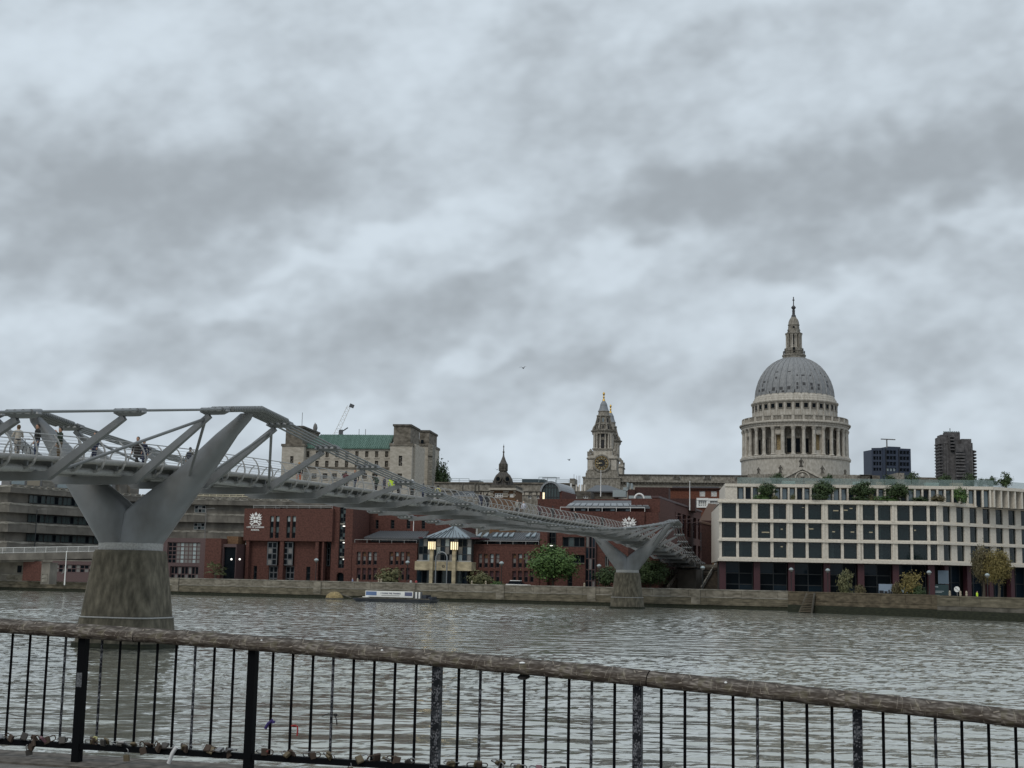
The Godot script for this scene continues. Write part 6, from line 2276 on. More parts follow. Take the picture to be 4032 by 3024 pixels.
func west_tower(t: Node3D, c: Vector3, clock: bool) -> void:
	var k := [2280, 1530, 240.0 / 995]
	var sc: float = k[2] * 559.0 / F
	var o := Vector3(c.x, 0, c.z)
	var Zs := 556.0
	var hy := func(py: float) -> float: return at(2377, 1530 + py * k[2], Zs).y
	var ex := Vector3(0.99, 0, 0.143)
	var ez := Vector3(-0.143, 0, 0.99)
	var n := Node3D.new()
	n.name = "west_tower"
	t.add_child(n, true)
	n.position = o + Vector3(0, 20, 0) - t.position
	var B := func(hw: float, hd: float, y0: float, y1: float, m: Material, called: String) -> void:
		var mb := MB.new()
		mb.obox(Vector3(o.x, (hy.call(y0) + hy.call(y1)) / 2, o.z), ex * hw * sc, Vector3(0, (hy.call(y1) - hy.call(y0)) / 2, 0), ez * hd * sc)
		part(called, mb, m, n)
	B.call(300, 300, 1900, 1480, M.stone_grey, "tower_base")
	B.call(312, 312, 1482, 1462, M.stone_grey, "base_cornice")
	B.call(262, 262, 1462, 1395, M.stone_grey, "plinth")
	B.call(250, 250, 1395, 1360, M.stone_grey, "plinth")
	B.call(236, 236, 1360, 1170, M.stone_grey, "clock_stage")
	B.call(250, 250, 1172, 1152, M.stone_grey, "clock_cornice")
	B.call(238, 238, 1152, 1110, M.stone_weathered, "blocking_course")
	for s in [-1.0, 1.0]:
		for q in [-1.0, 1.0]:
			var mb := MB.new()
			mb.obox(o + ex * s * 186 * sc + ez * q * 225 * sc + Vector3(0, (hy.call(1345) + hy.call(1185)) / 2, 0), ex * 44 * sc, Vector3(0, (hy.call(1185) - hy.call(1345)) / 2, 0), ez * 16 * sc)
			part("raised_panel", mb, M.stone_weathered, n)
			mb = MB.new()
			mb.obox(o + ex * s * 215 * sc + ez * q * 215 * sc + Vector3(0, hy.call(1085), 0), ex * 26 * sc, Vector3(0, 34 * sc, 0), ez * 26 * sc)
			mb.lathe([Vector2(20 * sc, hy.call(1070)), Vector2(30 * sc, hy.call(1040)), Vector2(14 * sc, hy.call(1010)), Vector2(0.01, hy.call(1000))], o + ex * s * 190 * sc + ez * q * 190 * sc, 8)
			part("corner_urn", mb, M.stone_grey, n)
	B.call(152, 152, 1112, 1012, M.stone_weathered, "drum_plinth")
	B.call(168, 168, 1014, 990, M.stone_grey, "drum_cornice")
	# round colonnaded stage
	var mb := MB.new()
	mb.lathe([Vector2(118 * sc, hy.call(992)), Vector2(118 * sc, hy.call(750))], o, 24)
	part("belfry_core", mb, M.stone_grey, n)
	for i in 4:
		var a := atan2(ez.x, ez.z) + PI / 2 * i
		var f := {"o": o + Vector3(sin(a), 0, cos(a)) * 118 * sc, "r": Vector3(cos(a), 0, -sin(a)), "n": Vector3(sin(a), 0, cos(a))}
		mb = MB.new()
		mb.slab(f, -22 * sc, hy.call(975), 22 * sc, hy.call(755), -0.5, 0.4)
		part("belfry_opening", mb, M.black, n)
		mb = MB.new()
		mb.slab(f, -22 * sc, hy.call(850), 22 * sc, hy.call(808), 0.3, 0.6)
		part("belfry_transom", mb, M.stone_grey, n)
		# projecting corner with paired columns
		var d := a + PI / 4
		mb = MB.new()
		mb.obox(ring_pos(o, d, 138 * sc, (hy.call(990) + hy.call(750)) / 2), Vector3(cos(d), 0, -sin(d)) * 40 * sc, Vector3(0, (hy.call(750) - hy.call(990)) / 2, 0), Vector3(sin(d), 0, cos(d)) * 36 * sc)
		part("corner_pier", mb, M.stone_grey, n)
	var cm := column_mesh(13 * sc, hy.call(748) - hy.call(990), M.stone_weathered)
	for i in 4:
		var a := atan2(ez.x, ez.z) + PI / 2 * i
		for q in [[-0.27, 152], [0.27, 152], [-0.58, 176], [0.58, 176], [-0.74, 192], [0.74, 192]]:
			piece("column", cm, n, Transform3D(Basis(), ring_pos(o, a + q[0], q[1] * sc, hy.call(990))))
	mb = MB.new()
	mb.lathe([Vector2(60 * sc, hy.call(752)), Vector2(186 * sc, hy.call(752)), Vector2(186 * sc, hy.call(722)), Vector2(206 * sc, hy.call(705)), Vector2(210 * sc, hy.call(692)), Vector2(150 * sc, hy.call(680)), Vector2(100 * sc, hy.call(678))], o, 16)
	part("entablature", mb, M.stone_grey, n)
	# diminishing stages with scrolls and openings
	mb = MB.new()
	mb.lathe([Vector2(128 * sc, hy.call(690)), Vector2(120 * sc, hy.call(600)), Vector2(132 * sc, hy.call(592)), Vector2(132 * sc, hy.call(578)), Vector2(104 * sc, hy.call(572)), Vector2(100 * sc, hy.call(468)), Vector2(116 * sc, hy.call(458)), Vector2(116 * sc, hy.call(440)), Vector2(90 * sc, hy.call(434)), Vector2(86 * sc, hy.call(385)), Vector2(94 * sc, hy.call(380)), Vector2(94 * sc, hy.call(370))], o, 16)
	part("upper_stage", mb, M.stone_grey, n)
	for i in 8:
		var a := atan2(ez.x, ez.z) + PI / 4 * i
		mb = MB.new()
		mb.obox(ring_pos(o, a, 100 * sc, hy.call(525)), Vector3(cos(a), 0, -sin(a)) * 12 * sc, Vector3(0, 32 * sc, 0), Vector3(sin(a), 0, cos(a)) * 4 * sc)
		part("arch_opening", mb, M.sky_glass if i == 0 else M.black, n)
		mb = MB.new()
		mb.obox(ring_pos(o, a, 122 * sc, hy.call(640)), Vector3(cos(a), 0, -sin(a)) * 11 * sc, Vector3(0, 28 * sc, 0), Vector3(sin(a), 0, cos(a)) * 4 * sc)
		part("arch_opening", mb, M.black, n)
		a += PI / 8
		mb = MB.new()
		mb.tube(PackedVector3Array([ring_pos(o, a, 175 * sc, hy.call(688)), ring_pos(o, a, 165 * sc, hy.call(640)), ring_pos(o, a, 138 * sc, hy.call(600)), ring_pos(o, a, 118 * sc, hy.call(520)), ring_pos(o, a, 108 * sc, hy.call(460))]), [20 * sc, 17 * sc, 13 * sc, 10 * sc, 7 * sc], 6)
		part("scroll_buttress", mb, M.stone_grey, n)
	for i in 4:
		var a := atan2(ez.x, ez.z) + PI / 4 + PI / 2 * i
		statue_part(n, ring_pos(o, a, 182 * sc, hy.call(690)), 75 * sc, M.stone_sooty, "corner_statue")
	mb = MB.new()
	mb.lathe([Vector2(94 * sc, hy.call(372)), Vector2(78 * sc, hy.call(345)), Vector2(64 * sc, hy.call(300)), Vector2(58 * sc, hy.call(275)), Vector2(60 * sc, hy.call(270)), Vector2(50 * sc, hy.call(245)), Vector2(34 * sc, hy.call(218)), Vector2(26 * sc, hy.call(205)), Vector2(0.01, hy.call(204))], o, 16)
	part("bell_roof", mb, M.lead_blue, n)
	mb = MB.new()
	mb.lathe([Vector2(24 * sc, hy.call(206)), Vector2(20 * sc, hy.call(180)), Vector2(10 * sc, hy.call(165)), Vector2(16 * sc, hy.call(140)), Vector2(8 * sc, hy.call(118)), Vector2(14 * sc, hy.call(106)), Vector2(20 * sc, hy.call(85)), Vector2(14 * sc, hy.call(68)), Vector2(0.01, hy.call(54))], o, 12)
	part("gilded_pineapple", mb, M.gold, n)
	if not clock: return
	# clock face towards the river
	var f := {"o": o + ez * 236 * sc, "r": ex, "n": ez}
	var cu: float = -6 * sc
	var cy: float = hy.call(1240)
	var disc := func(r0: float, r1: float, d0: float, d1: float, m: Material, called: String) -> void:
		var w := MB.new()
		for i in 40:
			var a := TAU * i / 40
			var b := TAU * (i + 1) / 40
			var P := func(r: float, q: float, d: float) -> Vector3: return fpos(f, cu + cos(q) * r * sc, cy + sin(q) * r * sc, d)
			w.quad(P.call(r0, a, d1), P.call(r1, a, d1), P.call(r1, b, d1), P.call(r0, b, d1))
			w.quad(P.call(r1, a, d1), P.call(r1, a, d0), P.call(r1, b, d0), P.call(r1, b, d1))
		part(called, w, m, n)
	disc.call(0, 128, -0.4, 0.35, M.stone_weathered, "clock_surround")
	disc.call(118, 142, -0.2, 0.9, M.stone_grey, "clock_hood")
	disc.call(0, 104, 0.3, 0.55, M.black, "clock_face")
	disc.call(101, 105, 0.5, 0.75, M.gold, "clock_ring")
	disc.call(60, 62, 0.5, 0.66, M.gold, "clock_ring")
	for i in 12:
		var a := TAU * i / 12
		mb = MB.new()
		var rdir: Vector3 = ex * sin(a) + Vector3.UP * cos(a)
		var tdir: Vector3 = ex * cos(a) - Vector3.UP * sin(a)
		for q in ([-1, 1] if i % 3 else [-1.6, 0, 1.6]):
			mb.obox(fpos(f, cu, cy, 0.62) + rdir * 80 * sc + tdir * q * 6 * sc, rdir * 13 * sc, tdir * 1.9 * sc, ez * 0.08)
		part("numeral", mb, M.gold_pale, n)
	for q in [[-1.50, 52.0, 5.0], [-1.72, 84.0, 3.5]]:
		mb = MB.new()
		var rdir: Vector3 = ex * sin(q[0]) + Vector3.UP * cos(q[0])
		var tdir: Vector3 = ex * cos(q[0]) - Vector3.UP * sin(q[0])
		mb.obox(fpos(f, cu, cy, 0.8) + rdir * (q[1] / 2 - 8) * sc, rdir * q[1] / 2 * sc, tdir * q[2] * sc, ez * 0.06)
		part("clock_hand", mb, M.gold_pale, n)

# ================================================================ white stone office (right)
func build_white_office() -> void:
	var t := thing("white_stone_office", "modern white stone office with a grid of dark square windows and planted roof terraces", "building", Vector3(62, 2.2, -245))
	var k1 := [2780, 1860, 500.0 / 2212]
	var k2 := [3240, 1860, 500.0 / 2212]
	var k3 := [3640, 1860, 392.0 / 1913]
	var k4 := [2800, 2180, 600.0 / 2212]
	var k5 := [3350, 2180, 682.0 / 2212]
	var f := facade(at(2832, 2100, 245.0), 0.995, 0.0995)
	var lv := func(y: float) -> float: return fuv(f, k1[0] + 400 * k1[2], k1[1] + y * k1[2]).y
	var U := func(k: Array, x: float) -> float: return fuv(f, k[0] + x * k[2], 2060).x
	var rows := [[lv.call(802), lv.call(534)], [lv.call(1136), lv.call(860)], [lv.call(1470), lv.call(1190)]]
	var ybot: float = lv.call(1540)
	var ytop: float = lv.call(462)
	var pairs := []
	for x in [[275, 525], [572, 798], [903, 1120], [1172, 1398], [1508, 1733], [1782, 2012]]: pairs.append([U.call(k1, x[0]), U.call(k1, x[1])])
	for x in [[92, 310], [358, 588], [698, 912], [962, 1185], [1298, 1520], [1565, 1815], [1865, 1985]]: pairs.append([U.call(k2, x[0]), U.call(k2, x[1])])
	var uc: float = U.call(k3, 262)
	var corner := fpos(f, uc, 0, 0)
	var f2 := facade(corner, 0.87, -0.49)
	var U2 := func(x: float, y: float) -> float: return fuv(f2, k3[0] + x * k3[2], k3[1] + y * k3[2]).x
	var side := []
	for i in 13:
		var a: float = U2.call(355, 800) + i * (U2.call(613, 800) - U2.call(355, 800))
		side.append([a, a + (U2.call(500, 800) - U2.call(355, 800))])
	var len2: float = side[12][1] + 1.5
	# stone frame of both faces
	for q in [[f, pairs, 0.0, uc, -0.36], [f2, side, 0.0, len2, -0.3]]:
		var ff: Dictionary = q[0]
		var holes := []
		for r in rows:
			for p in q[1]: holes.append([p[0], r[0], p[1], r[1]])
		var mb := MB.new()
		wall(mb, ff, [q[2] + 0.01, ybot, q[3], ytop - 0.6], -0.9, 0.0, holes)
		part("stone_frame", mb, M.portland, t)
		for y in [[lv.call(862), lv.call(835), 0.42], [lv.call(1194), lv.call(1162), 0.42], [ybot - 0.05, lv.call(1492), 0.45], [ytop - 0.66, ytop - 0.36, 0.5], [ytop - 0.36, ytop, 0.25]]:
			mb = MB.new()
			mb.slab(ff, q[2] - 0.25, y[0], q[3] + 0.2, y[1], -1.0, y[2])
			part("stone_band", mb, M.portland, t)
		# window sills and mullions
		var n := 0
		for p in q[1]:
			for r in rows:
				mb = MB.new()
				mb.slab(ff, p[0] - 0.12, r[0] - 0.36, p[1] + 0.12, r[0] - 0.02, -0.4, 0.12)
				part("sill", mb, M.portland, t)
				window(t, ff, [p[0], r[0], p[1], r[1]], q[4], 1, 1, M.frame_dark, [M.office_glass], 0.13)
				# what shows behind the glass
				var h := (n * 7 + int(r[0] * 3)) % 11
				if h < 3:
					mb = MB.new()
					mb.slab(ff, p[0] + 0.1, r[0] + 0.1, lerpf(p[0], p[1], 0.30 + 0.1 * h), r[1] - 0.1, -1.5, -1.35)
					part("curtain", mb, M.curtain, t)
				if h == 4:
					mb = MB.new()
					mb.slab(ff, lerpf(p[0], p[1], 0.35), r[0] + 0.1, p[1] - 0.2, lerpf(r[0], r[1], 0.36), -2.4, -2.2)
					part("screen", mb, M.interior_pale, t)
			n += 1
	for p in [[798, 903], [1398, 1508], [2012, 2118]]:
		for y in rows:
			for w in [0.30, 0.55, 0.80]:
				var u0: float = lerpf(U.call(k1, p[0]), U.call(k1, p[1]), w)
				band(t, "mullion", f, [u0 - 0.17, y[0] - 0.3, u0 + 0.17, y[1] + 0.2], 0.0, 0.24 if w == 0.30 else 0.10, M.portland)
	for p in [[590, 698], [1188, 1298]]:
		for y in rows:
			for w in [0.30, 0.55, 0.80]:
				var u0: float = lerpf(U.call(k2, p[0]), U.call(k2, p[1]), w)
				band(t, "mullion", f, [u0 - 0.17, y[0] - 0.3, u0 + 0.17, y[1] + 0.2], 0.0, 0.24 if w == 0.30 else 0.10, M.portland)
	# dark rooms behind: floors, back wall, and a few lit ceiling lamps
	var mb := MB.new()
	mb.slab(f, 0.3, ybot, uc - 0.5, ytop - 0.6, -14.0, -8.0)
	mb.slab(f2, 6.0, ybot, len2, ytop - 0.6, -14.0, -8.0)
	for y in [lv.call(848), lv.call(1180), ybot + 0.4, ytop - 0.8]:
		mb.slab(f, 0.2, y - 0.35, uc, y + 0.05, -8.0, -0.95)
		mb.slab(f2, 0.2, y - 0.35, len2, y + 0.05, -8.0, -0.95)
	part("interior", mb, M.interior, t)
	band(t, "west_wall", f, [0.02, ybot, 0.9, ytop - 1.0], -30.0, -0.92, M.portland)
	for q in [[k1, 1050, 1045, 1.6], [k1, 1318, 990, 0.35], [k1, 1318, 1295, 0.35], [k1, 1830, 985, 0.8], [k1, 1690, 608, 0.4], [k2, 225, 668, 0.9], [k2, 390, 660, 0.8], [k2, 490, 628, 0.5], [k2, 175, 1035, 0.7], [k2, 515, 1040, 0.6], [k2, 835, 1045, 0.6], [k2, 1605, 1010, 0.3]]:
		var p := fuv(f, q[0][0] + q[1] * q[0][2], q[0][1] + q[2] * q[0][2], -3.0)
		mb = MB.new()
		mb.slab(f, p.x - q[3] / 2, p.y - 0.08, p.x + q[3] / 2, p.y + 0.10, -3.1, -2.9)
		part("ceiling_lamp", mb, M.lamp_warm, t)
	# ---- recessed ground floor: maroon columns, dark glass
	var gy := 2.1
	band(t, "soffit", f, [0.1, ybot - 0.02, uc, ybot + 0.30], -9.0, -0.9, M.maroon)
	band(t, "soffit", f2, [0.1, ybot - 0.02, len2, ybot + 0.30], -9.0, -0.9, M.maroon)
	var ux := []
	for x in [165, 662, 1163, 1678, 2172]: ux.append(fuv(f, k4[0] + x * k4[2], 2270, -1.2).x)
	for x in [572, 1025]: ux.append(fuv(f, k5[0] + x * k5[2], 2280, -1.2).x)
	for u in ux:
		mb = MB.new()
		mb.slab(f, u - 0.55, gy, u + 0.55, ybot, -1.9, -0.7)
		part("ground_column", mb, M.maroon, t)
	for i in ux.size() - 1:
		window(t, f, [ux[i] + 0.6, gy, ux[i + 1] - 0.6, ybot - 0.1], -2.6, 2, 3, M.frame_dark, [M.window_dark, M.window_blue, M.window_dark, M.window_dark, M.window_blue], 0.14, "shop_window")
	window(t, f, [ux[6] + 0.6, gy, uc - 0.6, ybot - 0.1], -2.6, 3, 3, M.frame_dark, [M.window_dark], 0.14, "shop_window")
	for i in 7:
		mb = MB.new()
		mb.slab(f2, 2.2 + i * 5.6, gy, 3.2 + i * 5.6, ybot, -1.8, -0.8)
		part("ground_column", mb, M.maroon, t)
		window(t, f2, [3.2 + i * 5.6, gy, 7.8 + i * 5.6, ybot - 0.1], -2.6, 2, 2, M.frame_dark, [M.window_dark, M.window_blue], 0.14, "shop_window")
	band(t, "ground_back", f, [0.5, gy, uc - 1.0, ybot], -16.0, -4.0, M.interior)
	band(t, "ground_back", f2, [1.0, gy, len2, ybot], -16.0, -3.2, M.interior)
	# posters standing in the shop windows
	var po := func(x0: float, y0: float, x1: float, y1: float, m: Material, dd := -1.0) -> void:
		band(t, "poster", f, fr(f, k5, x0, y0, x1, y1, dd), dd - 0.06, dd, m)
	po.call(357, 388, 533, 505, mat(0.28, 0.36, 0.46, 0.6, 0, M.portland.albedo_texture, Vector3(0.5, 0.8, 0.5)))
	po.call(640, 408, 700, 502, mat(0.22, 0.28, 0.32, 0.6))
	po.call(715, 412, 765, 500, mat(0.20, 0.24, 0.30, 0.6))
	po.call(1050, 395, 1250, 532, mat(0.02, 0.045, 0.05, 0.5))
	po.call(1115, 215, 1250, 385, mat(0.10, 0.14, 0.18, 0.5))
	for q in [[365, 470, 420, 505], [430, 480, 470, 505], [480, 462, 500, 505], [505, 482, 530, 505]]: band(t, "poster_skyline", f, fr(f, k5, q[0], q[1], q[2], q[3], -0.97), -1.0, -0.96, M.black)
	for q in [[1060, 418, 1115, 430], [1060, 475, 1190, 483], [1060, 490, 1165, 498]]: band(t, "poster_text", f, fr(f, k5, q[0], q[1], q[2], q[3], -0.97), -1.0, -0.96, M.blind)
	# ---- set-back attic with slender columns and its roof
	var ad := -4.6
	var at0: float = fuv(f, k1[0] + 330 * k1[2], 1940, ad).x
	var a_top: float = fuv(f, k1[0] + 800 * k1[2], k1[1] + 200 * k1[2], ad).y
	var a_win: float = fuv(f, k1[0] + 800 * k1[2], k1[1] + 268 * k1[2], ad).y
	var a_u1 := fuv(f, k3[0] + 1290 * k3[2], 1960, ad).x
	band(t, "attic_roof", f, [at0, a_top - 0.55, a_u1 + 0.2, a_top], -24.0, ad + 0.5, M.portland)
	band(t, "attic_wall", f, [at0, ytop - 0.6, at0 + 2.2, a_top - 0.55], -24.0, ad + 0.3, M.portland)
	var nb := 34
	for i in nb:
		var u0: float = lerpf(at0 + 2.2, a_u1 - 0.3, i / float(nb))
		var u1: float = lerpf(at0 + 2.2, a_u1 - 0.3, (i + 1) / float(nb))
		band(t, "attic_column", f, [u1 - 0.16, ytop - 0.6, u1 + 0.16, a_top - 0.55], ad - 0.5, ad + 0.4, M.portland)
		window(t, f, [u0 + 0.2, ytop - 0.6, u1 - 0.2, a_win], ad - 0.4, 1, 1, M.frame_dark, [M.window_blue if (i * 5) % 7 > 4 else M.sky_glass], 0.1, "attic_window")
		band(t, "attic_panel", f, [u0 + 0.2, a_win, u1 - 0.2, a_top - 0.55], ad - 0.8, ad - 0.3, M.interior_pale)
	band(t, "attic_core", f, [at0 + 1, ytop - 0.6, a_u1 - 0.4, a_top - 0.6], -22.0, ad - 1.0, M.interior)
	var c3 := fpos(f, a_u1, 0, ad)
	var f3 := facade(c3, 0.87, -0.49)
	band(t, "attic_roof", f3, [0.0, a_top - 0.56, 40.0, a_top - 0.01], -20.0, 0.5, M.portland)
	for i in 22:
		band(t, "attic_column", f3, [0.1 + i * 1.8, ytop - 0.6, 0.5 + i * 1.8, a_top - 0.56], -0.9, 0.4, M.portland)
		window(t, f3, [0.5 + i * 1.8, ytop - 0.6, 1.9 + i * 1.8, a_win], -0.8, 1, 1, M.frame_dark, [M.window_blue, M.sky_glass] if i % 2 else [M.window_green], 0.1, "attic_window")
	band(t, "attic_core", f3, [0.0, ytop - 0.6, 40, a_top - 0.6], -18.0, -1.4, M.interior)
	band(t, "terrace_floor", f, [0.2, ytop - 0.62, uc - 1.2, ytop - 0.52], -26.0, -0.5, M.paving)
	band(t, "terrace_floor", f2, [0.3, ytop - 0.63, len2, ytop - 0.53], -20.0, -0.5, M.paving)
	# glass balustrade of the roof terrace
	var gt: float = fuv(f, k1[0] + 1600 * k1[2], k1[1] + 98 * k1[2], -7.0).y
	var g0: float = fuv(f, k1[0] + 540 * k1[2], 1890, -7.0).x
	for i in 19:
		var u0: float = lerpf(g0, a_u1 + 1.0, i / 19.0)
		var u1: float = lerpf(g0, a_u1 + 1.0, (i + 1) / 19.0)
		band(t, "glass_balustrade", f, [u0 + 0.03, a_top - 0.1, u1 - 0.03, gt], -7.05, -7.0, M.clear_glass)
	for i in 12: band(t, "glass_balustrade", f3, [-2.0 + i * 2.6 + 0.03, a_top - 0.1, -2.0 + (i + 1) * 2.6 - 0.03, gt], -2.05, -2.0, M.clear_glass)
	band(t, "roof_pavilion", f, [g0 + 2, a_top, a_u1 - 3, gt - 0.9], -20.0, -11.5, M.stone_grey)
	for i in 9:
		band(t, "planter", f, [g0 + 4 + i * 4.3, a_top, g0 + 6.4 + i * 4.3, a_top + 0.9], -9.4, -8.2, [M.concrete_light, M.curtain, M.interior_pale][i % 3])
	# ---- plants on the terraces (each its own thing)
	for q in [[k1, 1060, 435, 285, 275, -2.0, "clipped round tree on the white office terrace nearest the bridge"], [k1, 2045, 440, 330, 300, -2.0, "broad dark tree second from the bridge on the white office terrace"], [k2, 690, 455, 340, 305, -2.0, "olive green tree third from the bridge on the white office terrace"], [k2, 1300, 450, 360, 290, -2.0, "spreading dark tree fourth from the bridge on the white office terrace"]]:
		var p := fuv(f, q[0][0] + q[1] * q[0][2], 1960, q[5])
		var sz: float = q[4] * q[0][2] * 243.0 / F
		tree("terrace_tree", q[6], fpos(f, p.x, ytop - 0.55, q[5]), sz * 1.22, q[3] * q[0][2] * 262.0 / F, 0, "trees on the office terrace", 0.30)
	for q in [[k1, 980, 300, 70, 1, "low clipped hedge at the foot of the terrace tree nearest the bridge"], [k1, 1200, 120, 75, 3, "small brown tuft beside the terrace tree nearest the bridge"], [k1, 1510, 110, 85, 3, "small pale bush between the first and second terrace trees"], [k1, 2010, 480, 105, 0, "wide low hedge under the second terrace tree"], [k2, 650, 340, 70, 0, "low hedge under the third terrace tree"], [k2, 840, 110, 95, 3, "pale yellow bush between the third and fourth terrace trees"], [k2, 1130, 530, 70, 1, "long low hedge under the fourth terrace tree"], [k2, 1690, 340, 75, 0, "low dark hedge between the fourth terrace tree and the building corner"], [k2, 2010, 330, 115, 4, "spreading grey brown shrub along the terrace edge near the corner"], [k3, 710, 260, 250, 1, "rounded clipped bush near the corner of the white office terrace"]]:
		var p := fuv(f, q[0][0] + q[1] * q[0][2], 1970, -0.9)
		bush("terrace_shrub", q[5], fpos(f, p.x, ytop - 0.3, -0.9), q[3] * q[0][2] * 243.0 / F + 0.45, q[2] * q[0][2] * 243.0 / F, q[4], "shrubs along the office terrace")
	for q in [[k1, 1240, 240, 85, "dark roof shrub below the cathedral drum on the bridge side of its pediment"], [k1, 2130, 200, 75, "dark roof shrub below the cathedral drum on the black tower side of its pediment"], [k2, 1140, 330, 75, "wide low roof shrub in front of the black tower"], [k2, 1560, 300, 120, "tall rounded roof shrub between the black tower and the residential tower"], [k3, 380, 280, 105, "roof shrub below the residential tower on its black tower side"], [k3, 860, 300, 130, "larger roof shrub below the jagged balconies of the residential tower"], [k3, 1080, 150, 40, "very low roof shrub beside the green mound"], [k3, 1275, 260, 75, "low green mound shrub on the roof past the residential tower"], [k3, 1550, 280, 155, "tallest ragged roof shrub standing alone against the sky"]]:
		var p := fuv(f, q[0][0] + q[1] * q[0][2], 1880, -9.0)
		bush("roof_shrub", q[4], fpos(f, p.x, a_top, -9.0), q[3] * q[0][2] * 252.0 / F + gt - a_top, q[2] * q[0][2] * 252.0 / F, 0, "shrubs behind the roof balustrade")

# ================================================================ steps under the landing of the bridge
func build_steps() -> void:
	var k := [2300, 2000, 600.0 / 2212]
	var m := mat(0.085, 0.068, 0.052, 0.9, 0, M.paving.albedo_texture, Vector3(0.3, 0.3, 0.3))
	var fl := 0
	for q in [[1070, 2.0, "stone steps with pale sloping handrails on the school side of the bridge landing"], [1850, 2.2, "stone steps with pale sloping handrails on the white office side of the bridge landing"]]:
		var p0 := at(k[0] + q[0] * k[2], 2300, 262.0)
		p0.y = 2.2
		var t := thing("stone_steps", q[2], "steps", p0)
		var u := Vector3(BU.x, 0, BU.y)
		var r := Vector3(BR.x, 0, BR.y)
		for i in 30:
			var mb := MB.new()
			var b := p0 + u * (i * 0.72)
			var h := 0.2 + i * 0.185 - (0.0 if i < 15 else 0.0)
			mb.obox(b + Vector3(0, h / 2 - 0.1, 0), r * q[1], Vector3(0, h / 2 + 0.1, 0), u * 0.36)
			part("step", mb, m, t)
		for s in [-1.0, 1.0]:
			for j in 3:
				var a: Vector3 = p0 + u * (j * 7.2 + 0.2) + r * s * (q[1] - 0.2) + Vector3(0, 0.2 + j * 1.85 + 0.05, 0)
				var b: Vector3 = a + u * 6.6 + Vector3(0, 1.68, 0)
				var mb := MB.new()
				mb.beam(a + Vector3(0, 0.95, 0), b + Vector3(0, 0.95, 0), 0.22, 0.14)
				mb.beam(a + Vector3(0, 0.45, 0), b + Vector3(0, 0.45, 0), 0.05, 0.7)
				part("handrail", mb, M.concrete_light if fl == 1 else M.concrete, t)
		fl += 1
	var w := thing("landing_undercroft", "dark recessed wall under the bridge landing between the two stone steps", "wall", at(2700, 2300, 279.0))
	var f := facade(at(2700, 2300, 279.0), BR.x, BR.y)
	var rr: Array = fr(f, k, 1230, 820, 1990, 1200)
	rr[1] = 2.0
	var mb := MB.new()
	mb.slab(f, rr[0], 2.0, rr[2], rr[3], -3.0, 0.0)
	part("back_wall", mb, M.concrete, w)
	for i in 5:
		mb = MB.new()
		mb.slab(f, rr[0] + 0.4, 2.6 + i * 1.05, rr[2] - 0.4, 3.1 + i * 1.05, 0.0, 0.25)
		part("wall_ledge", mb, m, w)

# ================================================================ plants
var crowns := {}
func leaf_mat(kind: int) -> StandardMaterial3D:
	var key := "leaf%d" % kind
	if not M.has(key):
		var m := StandardMaterial3D.new()
		m.albedo_color = Color(1, 1, 1)
		m.vertex_color_use_as_albedo = true
		m.roughness = 0.75
		m.cull_mode = BaseMaterial3D.CULL_DISABLED
		m.backlight_enabled = true
		m.backlight = Color(0.25, 0.28, 0.12)
		M[key] = m
	return M[key]
func crown_mesh(kind: int, variant: int, n_clumps: int, per: int, leaf: float, flat := 1.0) -> ArrayMesh:
	# leaves in a unit ball (height 1, width 1, base at 0), gathered in clumps so that sky shows between them
	var key := "%d_%d_%d_%d" % [kind, variant, n_clumps, per]
	if crowns.has(key): return crowns[key]
	var g := RandomNumberGenerator.new()
	g.seed = 900 + kind * 17 + variant * 131 + n_clumps
	var tones: Array = [[Color(0.022, 0.040, 0.013), Color(0.050, 0.082, 0.024)], [Color(0.038, 0.080, 0.020), Color(0.085, 0.150, 0.034)], [Color(0.10, 0.085, 0.025), Color(0.19, 0.145, 0.042)], [Color(0.075, 0.085, 0.035), Color(0.16, 0.15, 0.07)], [Color(0.070, 0.062, 0.028), Color(0.13, 0.105, 0.05)]][kind]
	var mb := MB.new()
	mb.use_col = true
	for c in n_clumps:
		var d := Vector3(g.randfn(), g.randfn(), g.randfn()).normalized()
		var rr := pow(g.randf(), 0.42) * 0.5
		var o := d * rr * Vector3(1, 0.92, 1) * (0.78 + 0.24 * g.randf())
		o.y *= 1.0 if o.y > 0 else 0.8
		var cr := 0.085 + 0.075 * g.randf()
		var tone := g.randf()
		for i in per:
			var q := Vector3(g.randfn(), g.randfn() * 0.8, g.randfn()) * cr * 0.62
			var p := o + q + Vector3(0, 0.5, 0)
			var nrm := (q.normalized() + d * 0.7 + Vector3(0, 0.6, 0) + Vector3(g.randfn(), g.randfn(), g.randfn()) * 0.5).normalized()
			var a := nrm.cross(Vector3(g.randfn(), g.randfn(), g.randfn())).normalized()
			var b := nrm.cross(a)
			var s := leaf * (0.7 + 0.7 * g.randf())
			mb.col = tones[0].lerp(tones[1], clampf(tone * 0.6 + g.randf() * 0.5, 0, 1))
			mb.quad(p - a * s, p - b * s * 0.55, p + a * s, p + b * s * 0.55)
	crowns[key] = mb.mesh(leaf_mat(kind))
	return crowns[key]
